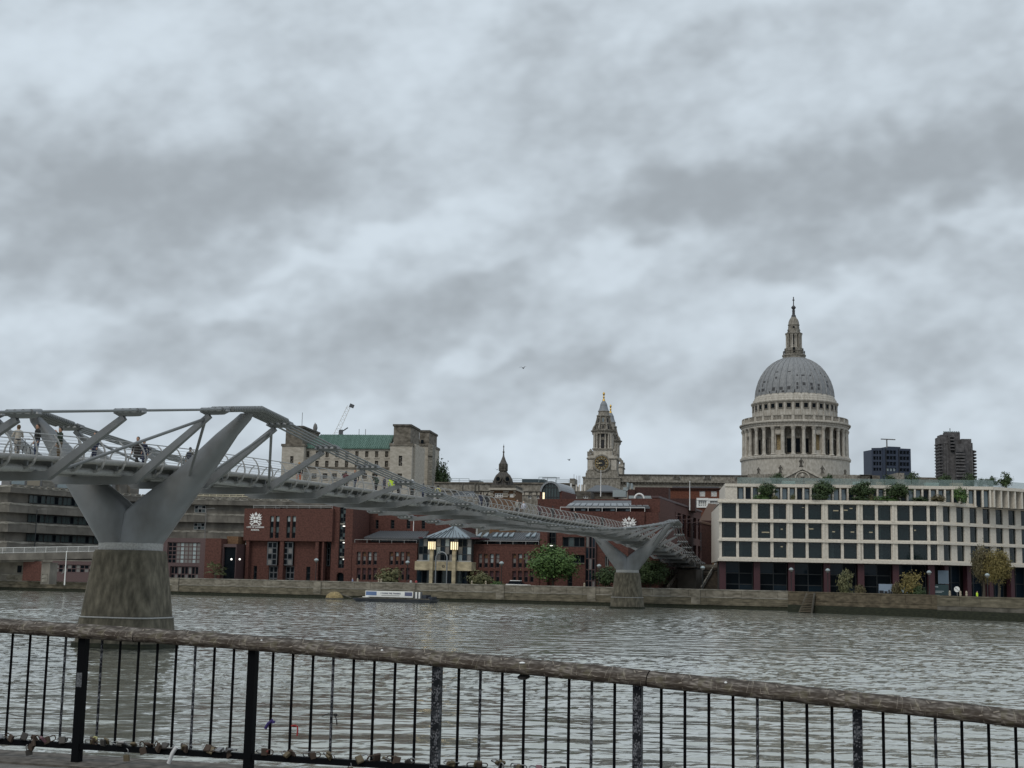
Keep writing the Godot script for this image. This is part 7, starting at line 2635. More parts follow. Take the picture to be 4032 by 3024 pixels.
func tree(called: String, label: String, base: Vector3, h: float, w: float, kind: int, group := "", clear := 0.28, dense := 1.0) -> void:
	var t := thing(called, label, "tree", base, group)
	var mb := MB.new()
	var r := h * 0.022 + 0.03
	mb.tube(PackedVector3Array([Vector3(0, -0.05, 0), Vector3(0.02 * h, h * clear * 0.7, 0), Vector3(0, h * 0.55, 0.01 * h), Vector3(0.02 * h, h * 0.86, 0)]), [r * 1.3, r, r * 0.6, r * 0.15], 7)
	for i in 5:
		var a := i * 2.4
		var y0 := h * (clear + 0.05 + 0.08 * i)
		mb.tube(PackedVector3Array([Vector3(0, y0, 0), Vector3(cos(a) * w * 0.18, y0 + h * 0.12, sin(a) * w * 0.18), Vector3(cos(a) * w * 0.33, y0 + h * 0.2, sin(a) * w * 0.33)]), [r * 0.5, r * 0.32, r * 0.1], 5)
	local_part("trunk", mb, M.trunk, t)
	var c := MeshInstance3D.new()
	var big := h > 5.5
	c.mesh = crown_mesh(kind, used_names[called] % 3, int((150 if big else 110) * dense), 26 if big else 20, 0.028 if big else 0.046)
	c.name = "crown"
	t.add_child(c)
	c.position = Vector3(0, h * clear * 0.85, 0)
	c.scale = Vector3(w * 1.16, h * (1.12 - clear * 0.85), w * 1.16)
	c.rotation.y = used_names[called] * 1.7
func bush(called: String, label: String, base: Vector3, h: float, w: float, kind: int, group := "") -> void:
	var t := thing(called, label, "shrub", base, group)
	var mb := MB.new()
	for i in 4:
		var a := i * 1.6
		mb.tube(PackedVector3Array([Vector3(cos(a) * w * 0.05, -0.02, sin(a) * w * 0.05), Vector3(cos(a) * w * 0.2, h * 0.5, sin(a) * w * 0.15)]), [0.05, 0.02], 4)
	local_part("stem", mb, M.trunk, t)
	var c := MeshInstance3D.new()
	c.mesh = crown_mesh(kind, used_names[called] % 3, 60, 20, 0.05)
	c.name = "foliage"
	t.add_child(c)
	c.position = Vector3(0, -h * 0.06, 0)
	c.scale = Vector3(w * 1.1, h * 1.18, minf(w, 2.6))
	c.rotation.y = 0.2 * (used_names[called] % 5)
func build_trees() -> void:
	var g := 2.2
	for q in [[2175, 5.0, 7.6, 8.2, 1, "full green tree on the embankment in front of the school beside the far bridge pier"], [2473, 24.0, 8.6, 6.4, 1, "green tree seen through the fork of the far bridge pier"], [2558, 16.0, 5.6, 6.4, 0, "dark green tree between the far bridge pier and the stone steps"], [2392, 8.0, 4.2, 4.2, 0, "low dark tree behind the school-side arm of the far bridge pier"], [3870, 214.0, 8.2, 3.0, 4, "slender brown autumn tree beside the lamp in front of the white office"], [3930, 210.0, 7.6, 3.6, 2, "tall oval golden brown tree in front of the white office"]]:
		var p := at(q[0], 2280, q[1])
		if q[1] < 30.0: p = bank(q[0], q[1])
		tree("embankment_tree", q[5], Vector3(p.x, g, p.z), q[2], q[3], q[4], "trees along the north embankment", 0.16 if q[4] < 2 else 0.3, 1.5)
	var p9 := at(1741, 1889, 470.0)
	tree("rooftop_tree", "dark green treetop rising behind the roofs beside the pale stone tower", Vector3(p9.x - 1, g, p9.z), p9.y - g + 2.6, 8.0, 0, "", 0.6, 2.0)
	for q in [[1380 + 655 * 0.2351, 4.0, 3.6, 4.8, 3, "straggly brown green shrub in front of the school wing beside the stair tower"], [1850 + 180 * 0.226, 4.0, 3.4, 4.9, 3, "straggly brown green shrub in front of the school wing beside the parked white car"], [1850 + 470 * 0.226, 4.5, 1.6, 3.0, 1, "low green hedge plant under the school wing windows"], [2800 + 1945 * 0.2712, 224.0, 4.6, 3.2, 3, "yellow green feathery bush in front of the white office"], [3350 + 780 * 0.3083, 218.0, 4.3, 3.5, 2, "golden brown bush in front of the white office posters"], [3350 + 850 * 0.3083, 217.0, 2.2, 2.6, 0, "low dark green bush beside the golden brown bush"], [2800 + 2150 * 0.2712, 222.0, 2.4, 1.8, 4, "reddish brown bush against the maroon office column"], [3350 + 590 * 0.3083, 219.0, 2.8, 1.8, 4, "reddish brown bush between the skyline poster and the golden brown bush"]]:
		var p := at(q[0], 2290, q[1])
		if q[1] < 30.0: p = bank(q[0], q[1])
		bush("embankment_shrub", q[5], Vector3(p.x, g, p.z), q[2], q[3], q[4], "shrubs along the north embankment")
	# palm beside the annex
	var b := bank(600 + 905 * 0.2712, 3.5)
	b.y = g
	var t := thing("palm_tree", "fan palm with drooping fronds beside the maroon brick annex", "tree", b)
	var mb := MB.new()
	mb.tube(PackedVector3Array([Vector3(0, -0.05, 0), Vector3(0.1, 1.2, 0), Vector3(0, 2.3, 0)]), [0.28, 0.22, 0.2], 8)
	local_part("trunk", mb, M.trunk, t)
	var g2 := RandomNumberGenerator.new()
	g2.seed = 5
	for i in 26:
		var a := i * 2.399
		var el := -0.4 + 1.6 * g2.randf()
		var len := 1.2 + 0.5 * g2.randf()
		mb = MB.new()
		mb.use_col = true
		mb.col = Color(0.05, 0.068, 0.026).lerp(Color(0.12, 0.14, 0.06), g2.randf())
		var d := Vector3(cos(a) * cos(el), sin(el), sin(a) * cos(el))
		var o := Vector3(0, 2.3, 0) + d * 0.2
		var mid := o + d * len
		mb.beam(o, mid, 0.04, 0.04)
		var s := d.cross(Vector3.UP).normalized()
		for j in 9:
			var q := (j - 4) / 4.0
			var tip := mid + (d * cos(q * 1.3) + s * sin(q * 1.3)) * 0.95 + Vector3(0, -0.35, 0)
			mb.quad(mid + s * 0.03, mid.lerp(tip, 0.5) + s * 0.07 + d * 0.05, tip, mid.lerp(tip, 0.5) - s * 0.07 - d * 0.05)
		local_part("frond", mb, leaf_mat(1), t)

# ================================================================ things on the river
func build_river_things() -> void:
	# litter-collecting barge with its banner
	var k := [1280, 2290, 480.0 / 2212]
	var b := ony(1280 + 1250 * k[2], 2290 + 372 * k[2], 0.0)
	b = Vector3(b.x, 0, b.z)
	var f := facade(b, BR.x, BR.y)
	var t := thing("river_barge", "low dark barge carrying a long white banner moored by the river wall", "barge", b)
	var X := func(x: float) -> float: return fuv(f, k[0] + x * k[2], 2365).x
	var Y := func(x: float, y: float) -> float: return fuv(f, k[0] + x * k[2], k[1] + y * k[2]).y
	var mb := MB.new()
	var u0: float = X.call(548)
	var u1: float = X.call(1985)
	var v := []
	for q in [[u0 + 1.0, -0.25, 1.2], [u1 - 0.6, -0.25, 1.2], [u1 - 0.6, -0.25, -2.2], [u0 + 1.0, -0.25, -2.2], [u0, 0.55, 1.6], [u1, 0.55, 1.6], [u1, 0.55, -2.6], [u0, 0.55, -2.6]]: v.append(fpos(f, q[0], q[1], q[2]))
	mb.hexa(v)
	part("hull", mb, M.hull_blue, t)
	band(t, "deck_rail", f, [u0 + 1.2, 0.55, u1 - 0.4, 0.72], 1.3, 1.5, M.stone_sooty)
	var by0: float = maxf(Y.call(1180, 282), 0.75)
	var by1: float = Y.call(1180, 172)
	var b0: float = X.call(752)
	var b1: float = X.call(1612)
	var bn := band(t, "banner_board", f, [b0, by0, b1, by1], 0.5, 0.6, M.white)
	for q in [[X.call(762), X.call(955), mat(0.10, 0.16, 0.30, 0.6)], [X.call(1465), X.call(1600), mat(0.10, 0.11, 0.19, 0.6)]]:
		var pm := MB.new()
		pm.slab(f, q[0], by0 + 0.25, q[1], by1 - 0.12, 0.60, 0.62)
		part("banner_panel", pm, q[2], bn)
	var cx: float = X.call(1210)
	lettering(t, "I CLEAN THE THAMES", fpos(f, cx, lerpf(by0, by1, 0.62), 0.63), fbasis(f), X.call(1390) - X.call(1030), mat(0.05, 0.06, 0.12, 0.6), false, 0.02, "banner_lettering")
	band(t, "banner_small_print", f, [X.call(1045), lerpf(by0, by1, 0.24), X.call(1370), lerpf(by0, by1, 0.30)], 0.60, 0.625, M.slate)
	for i in 5:
		var u := lerpf(X.call(1640), X.call(1755), i / 4.0)
		var pm := MB.new()
		pm.slab(f, u - 0.14, 0.55, u + 0.14, by1 - 0.05, 0.2, 0.5)
		part("fender_post", pm, M.white if i % 2 else M.slate, t)
	mb = MB.new()
	mb.slab(f, X.call(1615), 0.55, X.call(1770), by0 + 0.35, -1.6, 0.1)
	mb.slab(f, X.call(1800), 0.55, X.call(1870), 1.3, -1.4, 1.0)
	mb.slab(f, X.call(1900), 0.55, X.call(1975), 1.0, -1.4, 1.0)
	part("winch_housing", mb, M.hull_blue, t)
	mb = MB.new()
	mb.slab(f, X.call(735), 0.55, X.call(825), 0.85, 0.6, 1.4)
	part("life_raft", mb, M.white, t)
	# pale mooring buoy
	var p := ony(1280 + 172 * k[2], 2290 + 322 * k[2], 0.0)
	var c := thing("mooring_buoy", "round dirty yellow mooring buoy floating beside the barge", "buoy", p)
	mb = MB.new()
	var pr := []
	for i in 9: pr.append(Vector2(1.62 * cos(-0.35 + i * 0.24), 0.15 + 1.25 * sin(-0.35 + i * 0.24)))
	pr.append(Vector2(0.01, 1.40))
	mb.lathe(pr, p, 20)
	part("float", mb, mat(0.42, 0.32, 0.15, 0.8, 0, M.concrete_light.albedo_texture, Vector3(0.5, 0.5, 0.5)), c)
	mb = MB.new()
	mb.tube(PackedVector3Array([p + Vector3(0.9, 1.0, 0.3), p + Vector3(2.0, 0.7, 0.3), p + Vector3(3.0, 0.35, 0.3)]), 0.14, 6)
	part("mooring_arm", mb, M.stone_sooty, c)
	mb = MB.new()
	mb.lathe([Vector2(1.66, -0.3), Vector2(1.68, 0.22), Vector2(1.5, 0.3)], p, 20)
	part("waterline_band", mb, M.stone_sooty, c)
	# dark pontoon on the left
	var ka := [0, 1850, 500.0 / 1659]
	var pb := ony(140, 1850 + 1578 * ka[2], 0.0)
	var fp := facade(pb, BR.x, BR.y)
	var n := thing("dark_pontoon", "long low dark blue pontoon moored below the river wall on the concrete office side", "pontoon", pb)
	var PX := func(x: float) -> float: return fuv(fp, x * ka[2], 2320).x
	var pt: float = fuv(fp, 140, 1850 + 1508 * ka[2]).y
	mb = MB.new()
	mb.slab(fp, PX.call(-330), -0.5, PX.call(905), pt, -4.0, 0.0)
	part("hull", mb, M.hull_blue, n)
	band(n, "rubbing_strip", fp, [PX.call(-330), pt * 0.55, PX.call(905), pt * 0.72], 0.0, 0.12, M.rubber)
	band(n, "fender_box", fp, [PX.call(165), pt * 0.1, PX.call(265), fuv(fp, 65, 1850 + 1462 * ka[2]).y], -2.4, 0.25, M.black)
	band(n, "orange_marker", fp, [PX.call(264), 0.1, PX.call(276), fuv(fp, 65, 1850 + 1500 * ka[2]).y], 0.0, 0.2, mat(0.35, 0.12, 0.03, 0.8))
	band(n, "green_skirt", fp, [PX.call(905), -0.5, PX.call(1160), pt * 0.9], -3.6, -0.3, M.algae)
	for q in [[30, 175]]:
		mb = MB.new()
		mb.tube(PackedVector3Array([fpos(fp, PX.call(30), pt + 0.15, -2), fpos(fp, PX.call(90), pt + 0.55, -2), fpos(fp, PX.call(150), pt + 0.3, -2)]), 0.25, 6)
		part("rope_heap", mb, M.concrete_light, n)
	# grey pillar hut standing on the wall, small white post
	var h := thing("grey_pillar_hut", "tall grey metal cabinet standing against the river wall by the pontoon", "cabinet", at(180, 2290, 262.0))
	var fh := facade(at(180, 2290, 262.0), BR.x, BR.y)
	var r: Array = fr(fh, ka, 553, 1222, 662, 1495)
	mb = MB.new()
	wall(mb, fh, r, -2.0, 0.4, [])
	part("body", mb, M.concrete, h)
	band(h, "door", fh, [lerpf(r[0], r[2], 0.15), r[1] + 0.4, lerpf(r[0], r[2], 0.8), lerpf(r[1], r[3], 0.5)], 0.4, 0.46, M.concrete_light)
	band(h, "cap", fh, [r[0] - 0.1, r[3], r[2] + 0.1, r[3] + 0.15], -2.1, 0.5, M.concrete)
	# ladder-stair on the brown wall
	var k4 := [2800, 2180, 600.0 / 2212]
	var w0 := ony(3103, 2410, 0)
	var w1 := ony(3692, 2433, 0)
	var fs := facade(w0, w1.x - w0.x, w1.z - w0.z)
	var st := thing("timber_river_stairs", "steep dark timber ladder stairs down the brown river wall to the water", "stairs", fpos(fs, fuv(fs, 3190, 2380).x, 0, 0.3))
	for i in 13:
		var yy := lerpf(-0.1, 2.9, i / 12.0)
		var a0 := fuv(fs, k4[0] + lerpf(1425, 1470, i / 12.0) * k4[2], 2370).x
		band(st, "tread", fs, [a0 - lerpf(1.15, 0.65, i / 12.0), yy, a0 + lerpf(1.15, 0.65, i / 12.0), yy + 0.09], lerpf(0.9, 0.15, i / 12.0), lerpf(1.3, 0.5, i / 12.0), mat(0.13, 0.105, 0.075, 0.9))
	for s in [-1.0, 1.0]:
		mb = MB.new()
		var a0 := fuv(fs, k4[0] + 1425 * k4[2], 2370).x
		var a1 := fuv(fs, k4[0] + 1470 * k4[2], 2370).x
		mb.beam(fpos(fs, a0 + s * 1.2, -0.3, 1.1), fpos(fs, a1 + s * 0.7, 3.0, 0.35), 0.14, 0.3)
		part("stringer", mb, M.stone_sooty, st)
	band(st, "landing", fs, [fuv(fs, k4[0] + 1385 * k4[2], 2385).x, 1.15, fuv(fs, k4[0] + 1500 * k4[2], 2385).x, 1.27], 0.3, 1.0, M.wall_brown)
	# gulls
	var gi := 0
	for q in [[2060, 1450, 200.0], [2241, 1812, 260.0], [1957, 1850, 300.0]]:
		var gp := at(q[0], q[1], q[2])
		var g := thing("gull", ["gull gliding in the open sky above the bridge", "gull with raised wings in the sky between the cupola spire and the clock tower", "tiny gull in the sky beside the small cupola spire"][gi], "bird", gp, "gulls in the sky")
		mb = MB.new()
		mb.lathe([Vector2(0.01, -0.24), Vector2(0.06, -0.12), Vector2(0.075, 0.02), Vector2(0.05, 0.16), Vector2(0.035, 0.22), Vector2(0.01, 0.27)], Vector3.ZERO, 8)
		var bo := local_part("body", mb, M.bird, g)
		bo.rotation = Vector3(0, 0, PI / 2 - 0.15)
		for s in [-1.0, 1.0]:
			mb = MB.new()
			mb.hexa([Vector3(-0.09, 0.02, 0), Vector3(0.10, 0.02, 0), Vector3(0.07, 0.22, s * 0.34), Vector3(-0.05, 0.22, s * 0.34), Vector3(-0.09, 0.05, 0), Vector3(0.10, 0.05, 0), Vector3(0.07, 0.24, s * 0.34), Vector3(-0.05, 0.24, s * 0.34)])
			mb.hexa([Vector3(-0.05, 0.22, s * 0.34), Vector3(0.07, 0.22, s * 0.34), Vector3(-0.09, 0.16, s * 0.72), Vector3(-0.10, 0.16, s * 0.72), Vector3(-0.05, 0.24, s * 0.34), Vector3(0.07, 0.24, s * 0.34), Vector3(-0.09, 0.17, s * 0.72), Vector3(-0.10, 0.17, s * 0.72)])
			local_part("wing", mb, M.bird, g)
		g.rotation.y = [0.9, 0.5, 1.2][gi]
		gi += 1

# ================================================================ lamps, bins, bollards, cars on the north bank
func build_street_furniture() -> void:
	var proto := thing("street_lamp", "", "street lamp", Vector3.ZERO, "globe lamps along the embankment")
	var mb := MB.new()
	mb.lathe([Vector2(0.16, 0), Vector2(0.16, 0.25), Vector2(0.09, 0.4), Vector2(0.06, 0.9), Vector2(0.055, 3.6), Vector2(0.09, 3.66), Vector2(0.09, 3.74)], Vector3.ZERO, 10)
	local_part("post", mb, M.frame_dark, proto)
	mb = MB.new()
	mb.lathe([Vector2(0.08, 3.74), Vector2(0.24, 3.86), Vector2(0.31, 4.02), Vector2(0.33, 4.08)], Vector3.ZERO, 12)
	local_part("globe", mb, M.blind_grey, proto)
	mb = MB.new()
	mb.lathe([Vector2(0.36, 4.08), Vector2(0.36, 4.14), Vector2(0.29, 4.28), Vector2(0.14, 4.38), Vector2(0.01, 4.42)], Vector3.ZERO, 12)
	local_part("cap", mb, M.blind, proto)
	var first := true
	for q in [[1246, 2201, 262.0, "lamp post in front of the blank brick west block of the school"], [1605, 2210, 258.0, "lamp post between the entrance pavilion and the school stair tower"], [1975, 2213, 255.0, "lamp post between the entrance pavilion and the full green tree"], [2359, 2224, 252.0, "lamp post between the school and the far bridge pier"], [2767, 2231, 246.0, "lamp post under the bridge landing by the stone steps"], [3115, 2238, 232.0, "lamp post in front of the third maroon column of the white office"], [3259, 2241, 230.0, "lamp post in front of the fourth maroon column of the white office"], [3658, 2249, 214.0, "lamp post beside the corner of the white office"], [3887, 2260, 206.0, "lamp post between the two slender autumn trees"], [207, 2184, 268.0, "lamp post standing by the grey metal cabinet"]]:
		var p := at(q[0], q[1], q[2])
		if q[0] < 2800: p = at(q[0], q[1], -bank(q[0], 3.0).z)
		var s := (p.y - 2.15) / 4.3
		var o: Node3D = proto
		if first:
			first = false
			o.set_meta("label", q[3])
		else:
			o = copy(proto, "street_lamp", q[3], Vector3.ZERO)
		o.position = Vector3(p.x, 2.15, p.z)
		o.scale = Vector3(clampf(s, 1.0, 1.5), s, clampf(s, 1.0, 1.5))
	# tall thin road lamps beyond
	for q in [[146, 2007, 2200, 290.0, "tall thin black road lamp in front of the concrete office"], [812, 2004, 2140, 300.0, "tall pale twin-armed road lamp beside the concrete office"]]:
		var p1 := at(q[0], q[1], q[3])
		var o := thing("road_lamp", q[4], "street lamp", Vector3(p1.x, 2.2, p1.z))
		mb = MB.new()
		mb.tube(PackedVector3Array([Vector3(0, -0.1, 0), Vector3(0, p1.y - 2.2, 0)]), [0.16, 0.09], 6)
		local_part("mast", mb, M.frame_dark if q[0] < 500 else M.blind_grey, o)
		mb = MB.new()
		for s in ([-1.0, 1.0] if q[0] > 500 else [1.0]):
			mb.rod(Vector3(0, p1.y - 2.25, 0), Vector3(1.1 * s, p1.y - 2.05, 0), 0.06, 5)
			mb.box(Vector3(1.4 * s, p1.y - 2.03, 0), Vector3(0.9, 0.16, 0.3))
		local_part("lamp_head", mb, M.blind_grey, o)
	# parked white car behind the wall
	var cp := bank(1850 + 850 * 0.226, 4.0)
	var c := thing("parked_car", "white car with only its roof and windows above the wall below the school wing", "car", Vector3(cp.x, 2.2, cp.z))
	mb = MB.new()
	mb.loft([[Vector3(-2.1, 0.35, 0.85), Vector3(2.1, 0.35, 0.85), Vector3(2.1, 0.35, -0.85), Vector3(-2.1, 0.35, -0.85)], [Vector3(-2.2, 0.8, 0.9), Vector3(2.2, 0.8, 0.9), Vector3(2.2, 0.8, -0.9), Vector3(-2.2, 0.8, -0.9)], [Vector3(-2.1, 1.15, 0.85), Vector3(2.0, 1.1, 0.85), Vector3(2.0, 1.1, -0.85), Vector3(-2.1, 1.15, -0.85)]])
	local_part("body", mb, M.white, c)
	mb = MB.new()
	mb.loft([[Vector3(-1.9, 1.12, 0.8), Vector3(1.1, 1.1, 0.8), Vector3(1.1, 1.1, -0.8), Vector3(-1.9, 1.12, -0.8)], [Vector3(-1.4, 1.72, 0.66), Vector3(0.4, 1.72, 0.66), Vector3(0.4, 1.72, -0.66), Vector3(-1.4, 1.72, -0.66)]])
	local_part("cabin_glass", mb, M.window_dark, c)
	mb = MB.new()
	mb.cbox(Vector3(-0.5, 1.76, 0), Vector3(1.9, 0.1, 1.36), 0.04)
	local_part("roof", mb, M.white, c)
	for x in [-1.35, 1.35]:
		for z in [-0.82, 0.82]:
			mb = MB.new()
			mb.rod(Vector3(x, 0.33, z - 0.1), Vector3(x, 0.33, z + 0.1), 0.33, 12)
			local_part("wheel", mb, M.rubber, c)
	c.rotation.y = -0.29
	# round traffic sign and white bollards near the right end
	var sp := at(3350 + 1355 * 0.3083, 2180 + 455 * 0.3083, 206.0)
	var sg := thing("round_sign", "round white sign with a dark diagonal bar on a post by the white office corner", "sign", Vector3(sp.x, 2.2, sp.z))
	mb = MB.new()
	mb.rod(Vector3(0.05, 0, -0.06), Vector3(0.05, sp.y - 2.2, -0.06), 0.05, 6)
	local_part("post", mb, M.blind_grey, sg)
	mb = MB.new()
	mb.rod(Vector3(0, sp.y - 2.2, -0.03), Vector3(0, sp.y - 2.2, 0.03), 0.42, 20)
	local_part("disc", mb, M.white, sg)
	mb = MB.new()
	mb.beam(Vector3(-0.26, sp.y - 1.95, 0.045), Vector3(0.26, sp.y - 2.45, 0.045), 0.02, 0.1, Vector3.BACK)
	local_part("bar", mb, M.black, sg)
	var n := 0
	for q in [[1408 + 0, 2275, 258.0], [1491, 2283, 256.0], [1501, 2283, 256.0], [1913, 2287, 252.0], [2301, 2300, 250.0], [1858, 2286, 252.0], [3740, 2352, 206.0], [3782, 2354, 204.0], [3806, 2355, 203.0]]:
		var p := at(q[0], q[1], q[2])
		if q[0] < 2800: p = bank(q[0], 1.5)
		var bo := thing("bollard", "small pale bollard showing above the river wall coping", "bollard", Vector3(p.x, 2.15, p.z), "pale bollards along the embankment")
		mb = MB.new()
		mb.lathe([Vector2(0.16, 0), Vector2(0.14, 1.0), Vector2(0.18, 1.1), Vector2(0.13, 1.3), Vector2(0.17, 1.42), Vector2(0.12, 1.62), Vector2(0.01, 1.7)], Vector3.ZERO, 8)
		local_part("post", mb, M.interior_pale, bo)
		n += 1

# ================================================================ people
var pose_cache := {}
func pose_bones(kind: int) -> Array:
	# [a, b, radius a, radius b, region]  regions: 0 trousers, 1 top, 2 skin, 3 hair, 4 shoes
	var st := 0.0
	if kind == 1: st = 0.30
	if kind == 2: st = -0.16
	var hip := 0.92
	var out := [[Vector3(0, 0.95, 0), Vector3(0, 1.18, 0.01), 0.155, 0.145, 1], [Vector3(0, 1.18, 0.01), Vector3(0, 1.40, 0), 0.15, 0.145, 1], [Vector3(-0.15, 1.42, 0), Vector3(0.15, 1.42, 0), 0.075, 0.075, 1], [Vector3(0, 1.42, 0), Vector3(0, 1.55, 0.01), 0.06, 0.055, 2], [Vector3(0, 1.60, 0.02), Vector3(0, 1.67, 0.01), 0.085, 0.095, 2], [Vector3(0, 1.66, -0.03), Vector3(0, 1.70, -0.01), 0.095, 0.10, 3]]
	for s in [-1.0, 1.0]:
		var k: float = st * s
		var knee := Vector3(0.10 * s, 0.50, k * 0.55 + 0.03)
		var ank := Vector3(0.105 * s, 0.09, k - (0.06 if k < 0 else 0.0))
		out.append([Vector3(0.085 * s, hip, 0), knee, 0.10, 0.07, 0])
		out.append([knee, ank, 0.068, 0.05, 0])
		out.append([ank + Vector3(0, -0.035, -0.03), ank + Vector3(0.01 * s, -0.045, 0.15), 0.045, 0.04, 4])
		var sh := Vector3(0.19 * s, 1.40, 0)
		var el := Vector3(0.25 * s, 1.13, -0.03 - k * 0.4)
		var hd := Vector3(0.24 * s, 0.88, 0.05 - k * 0.5)
		if kind == 2 or (kind == 3 and s > 0):
			el = Vector3(0.27 * s, 1.17, 0.10)
			hd = Vector3(0.12 * s, 1.30 if kind == 2 else 1.52, 0.30)
		out.append([sh, el, 0.062, 0.05, 1])
		out.append([el, hd.lerp(el, 0.15), 0.048, 0.04, 1])
		var hv := (hd - el).normalized()
		out.append([hd, hd + hv * 0.07, 0.034, 0.03, 2])
		for i in 4:
			var off := Vector3(0, 0, 0.03 - i * 0.02)
			out.append([hd + hv * 0.06 + off, hd + hv * (0.15 - absf(i - 1.2) * 0.012) + off * 1.1 + Vector3(-0.015 * s, 0, 0.01), 0.011, 0.009, 2])
		out.append([hd + hv * 0.02 + Vector3(0, 0, 0.03), hd + hv * 0.09 + Vector3(0, 0, 0.055), 0.012, 0.010, 2])
	return out
func body_shape(kind: int) -> Dictionary:
	if pose_cache.has(kind): return pose_cache[kind]
	var bones := pose_bones(kind)
	var h := 0.032
	var lo := Vector3(-0.44, -0.02, -0.42)
	var nx := 28
	var ny := 58
	var nz := 27
	var val := PackedFloat32Array()
	val.resize(nx * ny * nz)
	val.fill(1.0)
	var reg := PackedByteArray()
	reg.resize(nx * ny * nz)
	for b in bones:
		var pa: Vector3 = b[0]
		var pb: Vector3 = b[1]
		var m: float = maxf(b[2], b[3]) + 0.09
		var i0 := ((pa.min(pb) - Vector3.ONE * m - lo) / h).floor()
		var i1 := ((pa.max(pb) + Vector3.ONE * m - lo) / h).ceil()
		var ab := pb - pa
		var l2 := maxf(ab.length_squared(), 1e-6)
		for z in range(maxi(0, int(i0.z)), mini(nz, int(i1.z) + 1)):
			for y in range(maxi(0, int(i0.y)), mini(ny, int(i1.y) + 1)):
				for x in range(maxi(0, int(i0.x)), mini(nx, int(i1.x) + 1)):
					var p := lo + Vector3(x, y, z) * h
					var t := clampf((p - pa).dot(ab) / l2, 0, 1)
					var d := p.distance_to(pa + ab * t) - lerpf(b[2], b[3], t)
					var i := (z * ny + y) * nx + x
					var o := val[i]
					if d < o: reg[i] = b[4]
					var kk := 0.03
					var hh := maxf(kk - absf(o - d), 0.0) / kk
					val[i] = minf(o, d) - hh * hh * kk * 0.25
	# surface nets
	var vid := {}
	var pos := []
	var vreg := []
	for z in nz - 1:
		for y in ny - 1:
			for x in nx - 1:
				var i := (z * ny + y) * nx + x
				var ids := [i, i + 1, i + nx, i + nx + 1, i + nx * ny, i + nx * ny + 1, i + nx * ny + nx, i + nx * ny + nx + 1]
				var neg := 0
				for q in ids: neg += 1 if val[q] < 0 else 0
				if neg == 0 or neg == 8: continue
				var acc := Vector3.ZERO
				var cnt := 0
				for e in [[0, 1], [2, 3], [4, 5], [6, 7], [0, 2], [1, 3], [4, 6], [5, 7], [0, 4], [1, 5], [2, 6], [3, 7]]:
					var va := val[ids[e[0]]]
					var vb := val[ids[e[1]]]
					if (va < 0) != (vb < 0):
						var t := va / (va - vb)
						var ca := Vector3(e[0] & 1, (e[0] >> 1) & 1, e[0] >> 2)
						var cb := Vector3(e[1] & 1, (e[1] >> 1) & 1, e[1] >> 2)
						acc += ca.lerp(cb, t)
						cnt += 1
				vid[i] = pos.size()
				pos.append(lo + (Vector3(x, y, z) + acc / cnt) * h)
				var best := i
				for q in ids:
					if val[q] < val[best]: best = q
				vreg.append(reg[best])
	var quads := []
	for z in range(1, nz - 1):
		for y in range(1, ny - 1):
			for x in range(1, nx - 1):
				var i := (z * ny + y) * nx + x
				for ax in 3:
					var st: int = [1, nx, nx * ny][ax]
					var u: int = [nx, nx * ny, 1][ax]
					var v: int = [nx * ny, 1, nx][ax]
					var a := val[i] < 0
					var b := val[i + st] < 0
					if a == b: continue
					if not (vid.has(i) and vid.has(i - u) and vid.has(i - v) and vid.has(i - u - v)): continue
					var q := [vid[i - u - v], vid[i - v], vid[i], vid[i - u]]
					if not a: q.reverse()
					quads.append(q)
	var nrm := []
	nrm.resize(pos.size())
	nrm.fill(Vector3.ZERO)
	for q in quads:
		var n: Vector3 = (pos[q[2]] - pos[q[0]]).cross(pos[q[3]] - pos[q[1]])
		for j in q: nrm[j] += n
	pose_cache[kind] = {"p": pos, "q": quads, "n": nrm, "r": vreg}
	return pose_cache[kind]
